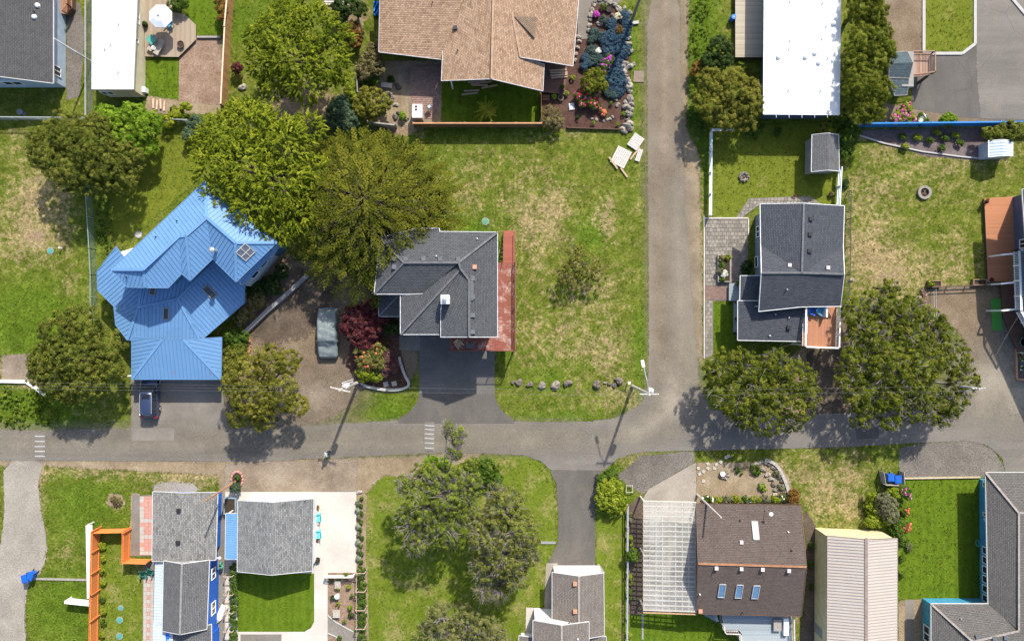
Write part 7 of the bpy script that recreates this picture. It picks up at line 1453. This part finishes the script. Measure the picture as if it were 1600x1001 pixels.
p = P(344, 883, .8); t = thing('hose_reel', 'green coiled garden hose on the bright blue wall', 'hose', P(343, 883)); m = MB()
for k in range(3): m.tube([p + Vector((.05 + .05 * k, math.cos(a) * .33, math.sin(a) * .33)) for a in [j * .4 for j in range(17)]], .035, n=6)
m.build('hose', plain('hose_green', (.05, .32, .2), .5), t); m = MB(); m.box((p.x - .05, p.y, .8), (.1, .2, .2)); m.build('hanger', GREYM, t)
p = P(1531, 847, .6); t = thing('hose_reel', 'teal garden hose at the teal house windows', 'hose', P(1526, 848)); p = P(1526, 848, .5); m = MB(); m.tube([p + Vector((.1, math.cos(a) * .3, math.sin(a) * .3)) for a in [j * .4 for j in range(17)]], .05, n=6); m.build('hose', plain('hose_teal', (.03, .25, .25), .5), t)
for k, (y0, nm_) in enumerate(((890, 'right'), )):
    pass
def trellis(lab, x, y0, y1, mat, n):
    t = thing('trellis', lab, 'trellis', P(x, y0), 'trellises round the garage')
    for k in range(n):
        y = y0 + (y1 - y0) * k / (n - 1)
        for dx in (-7, 7): p = P(x + dx, y); m = MB(); m.box((p.x, p.y, .75), (.08, .08, 1.5)); m.build('post', mat, t)
        m = MB(); a, b = P(x - 7, y), P(x + 7, y); m.beam((a.x, a.y, 1.5), (b.x, b.y, 1.5), .07, .07); m.build('crossbar', mat, t)
    for dx in (-7,): m = MB(); a, b = P(x + dx, y0), P(x + dx, y1); m.beam((a.x, a.y, 1.0), (b.x, b.y, 1.0), .05, .05); m.build('wire_rail', mat, t)
TW = plain('trellis_wood', (.36, .28, .21), .8, .15, 4); trellis('timber trellis over the vine right of the bark bed', 567, 888, 1002, TW, 5); trellis('timber trellis over the vine left of the garage lawn', 364, 893, 978, TW, 4)
t = thing('tarp', 'crumpled blue tarpaulin at the corner of the tan roof', 'tarp', P(589, 8)); m = MB(); g_ = [[P(584 + i * 2.2, 2 + j * 3.2, .3 + .2 * math.sin(i * 2.1 + j * 1.7)) for i in range(5)] for j in range(8)]
for j in range(7):
    for i in range(4): m.face([g_[j][i], g_[j + 1][i], g_[j + 1][i + 1], g_[j][i + 1]])
m.build('sheet', plain('tarp_blue', (.01, .2, .6), .5), t)
stones('dead_plant', None, 'stone', [(1447, 480, 3, 1, 'small pale stone by the scrap heap')])
p = P(38, 178); t = thing('bird_bath', 'round pale bird bath in the shade below the dark roofed house', 'bird bath', p); m = MB(); m.lathe([(.18, 0), (.08, .1), (.08, .6), (.3, .7), (.32, .76), (.25, .72), (.02, .68)], p, 12); m.build('basin', plain('slate', (.14, .16, .2), .7), t)
p = P(183, 783); plant('garden_plant', 'brown dried ground shrub in the lawn by the paving', 'plant', [(183, 784, 8), (178, 780, 6)], .35, 'low', TANL, trunk=False, vs_=.3)
t = thing('trailer_step', 'small white cabinet against the wall of the mobile home', 'cabinet', P(229, 143)); p = P(229, 143); m = MB(); m.box((p.x, p.y, .35), (.4, .5, .7)); m.build('body', WHITE, t); m = MB(); m.box((p.x, p.y, .72), (.46, .56, .05)); m.build('lid', plain('pale_blue_lid', (0, 0, 0)), t)
t = thing('wheel_barrow', 'old white garden cart frame beside the yellow bush', 'cart', P(983, 763)); p = P(983, 763); m = MB(); m.beam(p + Vector((-.35, -.35, .4)), p + Vector((-.35, .4, .4)), .06, .06); m.beam(p + Vector((.3, -.35, .4)), p + Vector((.3, .4, .4)), .06, .06); m.beam(p + Vector((-.35, .4, .41)), p + Vector((.3, .4, .41)), .06, .06); m.beam(p + Vector((-.35, -.3, .41)), p + Vector((.3, -.3, .41)), .06, .06); m.build('frame', GB, t)
for a, b in ((-.35, -.35), (.3, -.35), (.3, .4), (-.35, .4)): m = MB(); m.box((p.x + a, p.y + b, .19), (.05, .05, .38)); m.build('leg', GB, t)
t = thing('ladder', 'dark board leaning at the corner of the taupe garage', 'board', P(940, 888)); m = MB(); m.beam(P(934, 881, .1), P(944, 895, .5), .25, .05); m.build('plank', WOODGREY, t); m = MB(); m.box(P(934, 886, .2), (.4, .25, .3)); m.build('box', WHITE, t)
t = thing('white_bench', 'white bench and table on the blue grey deck', 'bench', P(1226, 976)) if False else None

# ================================================================ POLES AND WIRES
POLE = plain('pole_wood', (.20, .165, .135), .9, .25, 4); POLEP = plain('pole_pale', (.42, .38, .34), .9, .2, 4); INS = plain('insulator', (.6, .62, .63), .4)
def pole(lab, x, y, h, lean=(0, 0), mat=None, arm=None, cans=0, r=.16, name='utility_pole', head=None):
    b = P(x, y); t = thing(name, lab, 'utility pole', b); tp = b + Vector((lean[0], lean[1], h)); m = MB(); m.tube([b, b.lerp(tp, .5), tp], r, r * .7, 10); m.build('pole', mat or POLE, t); up = Vector((0, 0, 1)); out = [tp]
    for k, (az, dz, L) in enumerate(arm or []):
        d = Vector((math.cos(az), math.sin(az), 0)); c = tp - up * dz; m = MB(); m.beam(c - d * L / 2, c + d * L / 2, .11, .13); a_ = m.build('crossarm', POLEP, t)
        for s_ in (-.46, -.2, .2, .46): m = MB(); q_ = c + d * L * s_ + up * .06; m.lathe([(.03, 0), (.06, .06), (.06, .14), (.02, .2)], q_, 8); m.build('insulator', INS, a_); out.append(q_ + up * .2)
    for k in range(cans):
        a = .6 + k * 1.6; q_ = tp + Vector((math.cos(a) * .42, math.sin(a) * .42, -1.9)); m = MB(); m.lathe([(.24, 0), (.27, .05), (.27, .75), (.22, .85), (.05, .9)], q_, 14); m.build('transformer', plain('transformer_grey', (.55, .57, .58), .5), t)
        m = MB(); m.lathe([(.05, .88), (.06, 1.0), (.03, 1.15)], q_, 8); m.build('bushing', INS, t)
    if head: 
        m = MB(); a, b2 = tp - up * .3, tp + Vector(head); m.tube([a, a.lerp(b2, .5) + up * .3, b2], .05, n=6); m.build('lamp_arm', GALV, t); m = MB(); d = (b2 - a).normalized(); m.box(b2 + Vector((d.x, d.y, 0)) * .3, (.65, .28, .16), math.atan2(d.y, d.x)); m.build('lamp_head', WHITE, t)
    return out
w1_ = pole('utility pole with white transformer and ladder arm beside the covered car', 560, 597, 9.0, (.0, 0), POLEP, [(2.9, .4, 1.9)], 1, .17)
w2_ = pole('utility pole with transformer and street lamp at the lane corner', 988, 603, 8.6, (.3, -.05), POLEP, [(0, .3, 1.8)], 1, .17, head=(-.6, 2.6, .2))
w3_ = pole('dark wooden utility pole at the top of the lane', 987, 33, 8.5, (0, .3), POLE, [(.2, .3, 1.6)], 0, .16)
m = MB(); p = P(990, 35); m.box((p.x + .1, p.y - .1, .12), (.8, .3, .22), .1); tag(m.build('pole_footing', CURB, None, (p.x, p.y, 0)), 'pale concrete block at the foot of the dark utility pole', 'block')
w4_ = pole('brown wooden pole leaning over the pale grey roof', 368, 752, 8.0, (-.1, -.2), plain('pole_brown', (.3, .17, .09), .9, .2, 4), None, 0, .13)
w5_ = pole('grey utility pole standing in the pines beside the gravel lot', 1452, 596, 8.5, (.2, 0), POLEP, [(0, .3, 1.2)], 0, .14)
w6_ = pole('pale wooden pole beside the concrete apron at the brown roof', 1089, 772, 7.2, (.6, -.6), POLEP, None, 0, .12)
w7_ = pole('white lamp pole between the mobile home and the chain link fence', 145, 98, 7.0, (0, 0), plain('pole_white', (.5, .5, .5), .6), None, 0, .11)
p = P(1198, 800, 4.2); t = thing('antenna', 'thin roof antenna with small dish on the brown roof', 'antenna', P(1196, 797, 3.4)); m = MB(); a = P(1194, 794, 3.0); m.tube([a, a + Vector((.1, -.1, 1.8))], .03); m.build('mast', GALV, t); m = MB(); m.lathe([(.03, 0), (.15, .05), (.2, .12)], a + Vector((.1, -.1, 1.75)), 10); m.build('dish', WHITE, t)
WIRE = plain('wire', (.16, .16, .16), .5)
def wire(lab, a, b, sag=.5, r=.006):
    a, b = Vector(a), Vector(b); m = MB(); m.tube([a.lerp(b, k / 14) - Vector((0, 0, sag * (1 - (2 * k / 14 - 1) ** 2))) for k in range(15)], r, n=4, cap=False); tag(m.build('power_line', WIRE, None, (a.x, a.y, a.z)), lab, 'wire', 'wires between the poles')
far_l = Vector((-75, w1_[0].y + .6, 8.8)); far_r = Vector((75, -6.5, 8.6))
for k in (0, 1, 2): o_ = Vector((0, (k - 1) * .35, -.4 * k)); wire(['upper', 'middle', 'lower'][k] + ' wire running left from the transformer pole over the blue garage', w1_[0] + o_ * .6 + Vector((-.6, 0, 0)), far_l + o_); 
for k in (0, 1): o_ = Vector((0, (k - .5) * .4, -.35 * k)); wire(['upper', 'lower'][k] + ' wire across the dark driveway between the two transformer poles', w1_[0] + o_, w2_[0] + o_); wire(['upper', 'lower'][k] + ' wire from the lane corner pole into the pines', w2_[0] + o_, w5_[0] + o_)
wire('wire from the pine pole to the right edge of the road', w5_[0], far_r); wire('dark wire from the lane corner pole up to the balcony house', w2_[0], P(1250, 533, 2.8), .3); wire('dark wire from the lane corner pole down over the road to the brown roof antenna', w2_[0] - Vector((0, 0, .5)), P(1196, 797, 4.6), .4); wire('wire from the transformer pole down to the leaning brown pole', w1_[0] - Vector((0, 0, .4)), w4_[0], .5); wire('wire from the pine pole up to the white porch rails', w5_[0], P(1600, 480, 4.8), .3)
wire('wire along the lane from the dark pole to the lane corner pole', w3_[0], w2_[0] - Vector((0, 0, .8)), .7)
kerb('garden_wall', 'curved pale concrete rim of the garden wall on the bare dirt', [P(*q) for q in smooth_poly([(1180,719),(1196,717),(1212,724),(1222,742),(1230,762),(1233,785),(1231,786)], 2)[2:-4]], .32, .35, plain('rim_pale', (.33, .31, .28), .9, .3, 5), 'wall')
for lab, x, y, r, mt in (('green creeping plant at the top of the curved garden wall', 1180, 733, 8, GRN), ('mixed green plants inside the curve of the garden wall', 1213, 738, 6, SAGE), ('grey green plants low inside the curve of the garden wall', 1220, 762, 6, SAGE), ('green patch on the bare dirt by the curved wall', 1190, 760, 6, MAPLE), ('small green patch beside the rock heap', 1153, 734, 5, GRN), ('rust tinted plant at the foot of the curved wall', 1218, 776, 6, TANL)):
    plant('garden_plant', lab, 'plant', [(x, y, r), (x + 4, y + 5, r * .7)], .4, 'low', mt, trunk=False, cover=.7)
# climbing ladder brackets on the transformer pole
pl = next(o for o in bpy.data.objects if o.get('label', '').startswith('utility pole with white transformer')); b = Vector(pl.location); m = MB(); up = Vector((0, 0, 1))
for s_ in (0, 1): m.beam(b + Vector((.1, .28 + .28 * s_, 3.2)), b + Vector((.1, .28 + .28 * s_, 8.2)), .09, .09)
for k in range(6): m.beam(b + Vector((.1, .28, 3.4 + .9 * k)), b + Vector((.1, .56, 3.4 + .9 * k)), .07, .07)
for z in (3.4, 7.9): m.beam(b + Vector((0, .1, z)), b + Vector((.1, .3, z)), .07, .07)
m.build('ladder', plain('ladder_white', (.55, .53, .50), .6), pl)
t = thing('planter_ring', 'small brick ring planter beside the brown leaning pole', 'planter', P(371, 748)); p = P(371, 748)
for k in range(14): a = 6.283 * k / 14; m = MB(); m.box((p.x + math.cos(a) * .6, p.y + math.sin(a) * .8, .09), (.2, .26, .18), a); m.build('brick', PAVR, t)
m = MB(); m.lathe([(.5, 0), (.5, .07), (.02, .09)], p, 14, sy=1.3); m.build('soil', plain('potting_soil', (0, 0, 0)), t)
plant('garden_plant', 'small green plant inside the brick ring planter', 'plant', [(371, 746, 4)], .5, 'low', GRN, trunk=False)
p = P(526, 3); t = thing('pallet', 'grey slatted pallet at the top edge above the large tree', 'pallet', p); m = MB()
for k in range(4): m = MB(); m.box((p.x, p.y - .3 + .25 * k, .16), (2.6, .16, .03)); m.build('board', WHP, t)
for a in (-1.1, 0, 1.1): m = MB(); m.box((p.x + a, p.y + .05, .075), (.09, 1.0, .13)); m.build('bearer', WHP, t)
plant('garden_plant', 'white flowering plant in the small bed at the right edge', 'plant', [(1597, 560, 5), (1594, 552, 4), (1596, 574, 4)], .5, 'low', GRN, trunk=False, flowers=[(WHT, .8, 1.0)])
p = P(1594, 534); t = thing('rain_barrel', 'dark green round tub at the right edge below the porch', 'tub', p); m = MB(); m.lathe([(.42, 0), (.5, .7), (.5, .75), (.44, .74), (.42, .6), (.02, .58)], p, 16); m.build('tub', plain('tub_green', (.03, .08, .06), .6), t); m = MB(); m.lathe([(.52, .72), (.52, .78), (.47, .78), (.47, .72)], p, 16); m.build('rim', plain('tub_rim', (.12, .2, .18), .6), t)
for k, (x, y, r, lab, mt) in enumerate(((1420, 852, 5, 'pale flowering plant at the corner of the metal building', SAGE), (1409, 870, 4, 'leafy plant along the metal building wall, upper', GRN), (1408, 895, 4, 'leafy plant along the metal building wall, lower', GRN), (1268, 850, 4, 'green weed strip between brown roof and cream building, upper', GRN), (1267, 880, 4, 'green weed strip between brown roof and cream building, middle', GRN), (1267, 915, 4, 'green weed strip between brown roof and cream building, lower', GRN), (1320, 285, 6, 'dark green shrub beside the white rail gate', DKG), (1160, 122, 8, 'low green plant between the weathered deck and the pine', MAPLE), (1215, 205, 6, 'pale green plant in the shade under the white roof', GRN))):
    plant('garden_plant', lab, 'plant', [(x, y, r), (x + 1, y + r, r * .8)], .5, 'low', mt, trunk=False)

# ================================================================ VEHICLES
def loft(m, st, mat=0, close=True):
    """st: rows of points with equal count"""
    k = len(st[0]); base = [p for r in st for p in r]
    fs = [(i * k + j, i * k + j + 1, (i + 1) * k + j + 1, (i + 1) * k + j) for i in range(len(st) - 1) for j in range(k - 1)]
    if close: fs += [tuple(range(k))[::-1], tuple((len(st) - 1) * k + j for j in range(k))]
    return m.grid(base, fs, mat)
def suv(x, y):
    o = P(x, y); t = thing('parked_car', 'dark blue parked estate car with sunroof, half under the blue garage eave', 'car', o); q = lambda a, b, c: (o.x + a, o.y + b, c)
    n = N('car_paint'); pt = n.new('BsdfPrincipled'); n.put(pt.inputs[0], (.035, .05, .11)); pt.inputs['Metallic'].default_value = .35; pt.inputs['Roughness'].default_value = .3; pt.inputs['Coat Weight'].default_value = .8; PAINT = n.done(pt.outputs[0])
    def ring(b, w, z0, z1): return [q(-w * .9, b, z0), q(-w, b, z0 + .22), q(-w, b, z1 - .2), q(-w * .94, b, z1 - .06), q(-w * .82, b, z1), q(0, b, z1 + .03), q(w * .82, b, z1), q(w * .94, b, z1 - .06), q(w, b, z1 - .2), q(w, b, z0 + .22), q(w * .9, b, z0)]
    m = MB(); loft(m, [ring(b, w, z0, z1) for b, w, z0, z1 in ((2.32, .62, .35, .68), (2.2, .78, .28, .80), (1.9, .87, .24, .90), (1.2, .9, .22, 1.0), (.4, .91, .22, 1.02), (-1.0, .91, .22, 1.02), (-1.8, .9, .24, 1.02), (-2.15, .84, .3, 1.0), (-2.28, .72, .38, .85))]); m.build('body', PAINT, t, smooth=False)
    g = lambda b, w0, z0, w1, z1: [q(-w0, b, z0), q(-w1, b, z1), q(w1, b, z1), q(w0, b, z0)]
    gl = glass('car_glass', (.012, .018, .022), .05)
    m = MB(); m.face([q(-.72, 1.08, 1.03), q(.72, 1.08, 1.03), q(.58, .42, 1.53), q(-.58, .42, 1.53)]); m.build('windscreen', gl, t)
    m = MB(); m.face([q(.7, -2.12, 1.03), q(-.7, -2.12, 1.03), q(-.56, -1.86, 1.5), q(.56, -1.86, 1.5)]); m.build('rear_window', gl, t)
    for s_ in (-1, 1):
        m = MB(); f = [q(s_ * .86, .98, 1.03), q(s_ * .86, -2.0, 1.03), q(s_ * .66, -1.78, 1.5), q(s_ * .66, .42, 1.52)]; m.face(f if s_ > 0 else f[::-1]); m.build('side_window', gl, t)
        for a, b in (((s_ * .77, 1.06, 1.03), (s_ * .62, .4, 1.54)), ((s_ * .84, -2.08, 1.03), (s_ * .62, -1.84, 1.53)), ((s_ * .87, -.3, 1.03), (s_ * .66, -.3, 1.53)), ((s_ * .87, -1.3, 1.03), (s_ * .66, -1.3, 1.52))): m = MB(); m.beam(q(*a), q(*b), .07, .06); m.build('pillar', PAINT, t)
        m = MB(); m.tube([q(s_ * .58, .3, 1.6), q(s_ * .60, -.7, 1.64), q(s_ * .58, -1.75, 1.59)], .03, n=6); m.build('roof_rail', GALV, t)
        m = MB(); m.box(q(s_ * 1.0, .72, 1.04), (.2, .12, .14)); m.build('mirror', PAINT, t)
        m = MB(); m.box(q(s_ * .62, 2.14, .74), (.34, .2, .14), -s_ * .35); m.build('headlight', plain('headlight', (.6, .62, .64), .15, .05, 1, 0, .7), t)
        m = MB(); m.box(q(s_ * .72, -2.2, .88), (.26, .16, .22), s_ * .3); m.build('tail_light', plain('tail_light', (.45, .01, .02), .2, .05, 1, 0, .7), t)
        for b in (1.42, -1.38):
            m = MB(); c = q(s_ * .84, b, .33); m.tube([(c[0] - s_ * .1, c[1], c[2]), (c[0] + s_ * .1, c[1], c[2])], .33, n=18); w = m.build('wheel', BLK, t); m = MB(); m.tube([(c[0] + s_ * .09, c[1], c[2]), (c[0] + s_ * .115, c[1], c[2])], .21, n=14); m.build('rim', GALV, w)
    m = MB(); loft(m, [[q(-w, b, z - .03), q(-w * .94, b, z + .02), q(0, b, z + .05), q(w * .94, b, z + .02), q(w, b, z - .03)] for b, w, z in ((.46, .58, 1.52), (.2, .64, 1.56), (-.8, .66, 1.58), (-1.7, .63, 1.55), (-1.95, .56, 1.5))]); m.build('roof_panel', PAINT, t, smooth=True)
    m = MB(); m.box(q(0, -.02, 1.61), (.8, .5, .02)); m.build('sunroof', BLKGLASS, t)
    m = MB(); m.box(q(0, -2.3, .5), (1.3, .1, .2)); m.build('bumper', BLK, t); m = MB(); m.box(q(0, -2.26, .78), (.45, .03, .14)); m.build('number_plate', WHITE, t); m = MB(); m.lathe([(.04, 0), (.015, .09)], q(0, -1.75, 1.58), 6); m.build('aerial', BLACKM, t)
suv(238.5, 617)
def covered(x, y):
    o = P(x, y); t = thing('covered_car', 'car under a grey weatherproof cover on the gravel', 'car', o); rg = random.Random(5); m = MB()
    prof = [(2.55, .55, .55), (2.5, .93, .85), (2.2, 1.0, 1.2), (1.2, 1.02, 1.5), (.4, .99, 1.66), (-.35, .99, 1.66), (-.7, .99, 1.58), (-1.15, 1.0, 1.16), (-1.3, 1.03, 1.04), (-2.0, 1.0, .96), (-2.35, .94, .85), (-2.55, .75, .55)]
    st = []; pr = []
    for a, b in zip(prof, prof[1:]):
        for k in range(5): pr.append(tuple(a[i] + (b[i] - a[i]) * k / 5 for i in range(3)))
    pr.append(prof[-1])
    for i, (b, w, z) in enumerate(pr):
        r = []
        for j in range(25):
            u = -1 + j / 12; s_ = math.copysign(min(1, abs(u) * 1.45), u); zz_ = z if abs(u) < .6 else z - (z - .1) * ((abs(u) - .6) / .4) ** 1.4
            k = .02 * math.sin(b * 9 + u * 3.5) + .018 * math.sin(b * 5 - u * 8 + 1) + rg.uniform(-.014, .014); zz_ += k + .03 * (1 - abs(u)) 
            r.append((o.x + s_ * w * (1 if abs(u) > .6 else .94 + .06 * abs(u)) + k * .6 + (0.0), o.y + b, max(.06, zz_)))
        st.append(r)
    loft(m, st); n = N('car_cover'); c = n.ramp(n.noise(n.pos(), 2, 4, .7), [(.3, (.10, .128, .135)), (.7, (.175, .205, .21))]); m.build('cover', n.done(n.bsdf(c, .5, n.bump(n.noise(n.pos(), 3, 3, .6), .08, .8), 0, .4)), t, smooth=True)
    m = MB(); m.tube([(o.x - .98, o.y + 2.54, .6), (o.x, o.y + 2.62, .62), (o.x + .98, o.y + 2.54, .6)], .05, n=6); m.build('hem', plain('hem_blue', (.2, .32, .45), .5), t)
    for s_ in (-1, 1):
        m = MB(); m.box((o.x + s_ * 1.06, o.y - .75, 1.05), (.16, .14, .16)); m.build('mirror_bulge', MATS.get('car_cover') or bpy.data.materials['car_cover'], t)
        for b in (1.5, -1.5): m = MB(); m.tube([(o.x + s_ * .78, o.y + b, .3), (o.x + s_ * .96, o.y + b, .3)], .3, n=14); m.build('wheel', BLK, t)
covered(515, 521)

# ================================================================ THE WALKER
def skin(name, pts, edges, rad, mat, parent, sub=2, root=0):
    me = bpy.data.meshes.new(name); me.from_pydata(pts, edges, []); ob = bpy.data.objects.new(name, me); COL.objects.link(ob)
    sm = ob.modifiers.new('s', 'SKIN'); sm.use_smooth_shade = True
    ob.modifiers.new('d', 'SUBSURF').levels = sub
    for v, r in zip(me.skin_vertices[0].data, rad): v.radius = (r, r) if not isinstance(r, tuple) else r
    me.skin_vertices[0].data[root].use_root = True
    dg = bpy.context.evaluated_depsgraph_get(); new = bpy.data.meshes.new_from_object(ob.evaluated_get(dg)); bpy.data.objects.remove(ob); new.name = name
    return link(name, new, mat, parent)
def walker(x, y, rz):
    t = thing('person', 'person in pale blue top and dark trousers walking along the road edge', 'person', P(x, y), rz=rz)
    skinm = plain('skin', (.45, .28, .2), .6, .05, 2); shirt = plain('pale_blue_top', (.34, .5, .54), .8, .12, 9); tr_ = plain('navy_trousers', (.018, .022, .045), .8, .15, 6); hair = plain('fair_hair', (.5, .4, .26), .7, .2, 20)
    # facing +Y, mid stride; pelvis is the root
    b = [(0, 0, .95), (0, .01, 1.15), (0, .02, 1.38), (0, .03, 1.5), (0, .05, 1.62), (0, .06, 1.74),
      (-.09, 0, .92), (-.10, .16, .52), (-.10, .22, .1), (-.10, .36, .05), (.09, 0, .92), (.10, -.02, .5), (.10, -.28, .14), (.10, -.16, .05),
      (-.19, .02, 1.42), (-.24, -.10, 1.16), (-.22, .02, .95), (-.21, .06, .87), (.19, .02, 1.42), (.25, .12, 1.18), (.22, .30, 1.02), (.2, .36, .97)]
    e = [(0, 1), (1, 2), (2, 3), (3, 4), (4, 5), (0, 6), (6, 7), (7, 8), (8, 9), (0, 10), (10, 11), (11, 12), (12, 13), (2, 14), (14, 15), (15, 16), (16, 17), (2, 18), (18, 19), (19, 20), (20, 21)]
    r = [(.15, .11), (.135, .1), (.15, .1), .055, (.085, .1), (.075, .09), .085, .06, .042, .04, .085, .06, .042, .04, .06, .046, .034, .035, .06, .046, .034, .035]
    skin('body', b, e, r, skinm, t)
    for s_, wr in ((-1, (-.21, .06, .87)), (1, (.2, .36, .97))):
        for k in range(5):
            a = (k - 1.5) * .018; L = (.05, .075, .082, .075, .06)[k]; 
            if k == 0: p2 = [(wr[0] - s_ * .03, wr[1] + .02, wr[2]), (wr[0] - s_ * .06, wr[1] + .04, wr[2] - .03), (wr[0] - s_ * .065, wr[1] + .05, wr[2] - .06)]
            else: p2 = [(wr[0], wr[1] + a, wr[2] - .01), (wr[0], wr[1] + a * 1.2, wr[2] - .03 - L * .5), (wr[0] - s_ * .02, wr[1] + a * 1.2 + .01, wr[2] - .03 - L)]
            skin('finger', p2, [(0, 1), (1, 2)], [.012, .01, .008], skinm, t, 1)
    skin('top', [b[1], (0, .02, 1.3), b[2], (0, .03, 1.46), b[14], (-.22, -.05, 1.27), b[18], (.225, .07, 1.3), (0, 0, 1.0)], [(8, 0), (0, 1), (1, 2), (2, 3), (2, 4), (4, 5), (2, 6), (6, 7)], [(.17, .13), (.175, .13), (.185, .135), .085, .09, .075, .09, .075, (.18, .14)], shirt, t)
    skin('trousers', [b[0], b[6], b[7], (-.10, .21, .16), b[10], b[11], (.10, -.25, .19)], [(0, 1), (1, 2), (2, 3), (0, 4), (4, 5), (5, 6)], [(.17, .13), .105, .08, .065, .105, .08, .065], tr_, t)
    for q_, w in ((b[8], b[9]), (b[12], b[13])): skin('shoe', [(q_[0], q_[1] - .05, .05), (w[0], w[1], .045)], [(0, 1)], [.055, .05], plain('shoe_white', (.6, .6, .62), .6), t, 1)
    skin('hair', [(0, .0, 1.72), (0, .045, 1.8), (0, -.02, 1.62)], [(0, 1), (0, 2)], [(.095, .1), (.075, .08), (.075, .06)], hair, t)
    o = top_loc(t); m = MB()
    m.lathe([(.012, 0), (.018, .03), (.005, .05)], (o.x, o.y + .155, o.z + 1.64), 6); m.build('nose', skinm, t); m = MB()
    for s_ in (-1, 1): m.lathe([(.012, -.01), (.014, 0), (.012, .01)], (o.x + s_ * .035, o.y + .145, o.z + 1.69), 6)
    m.build('eyes', BLK, t); m = MB(); m.box((o.x, o.y + .148, o.z + 1.6), (.05, .012, .012)); m.build('mouth', plain('lips', (.35, .13, .12), .6), t); m = MB()
    for s_ in (-1, 1): m.lathe([(.01, -.03), (.022, 0), (.01, .03)], (o.x + s_ * .088, o.y + .05, o.z + 1.66), 6)
    m.build('ears', skinm, t)
walker(514, 706, math.radians(110))
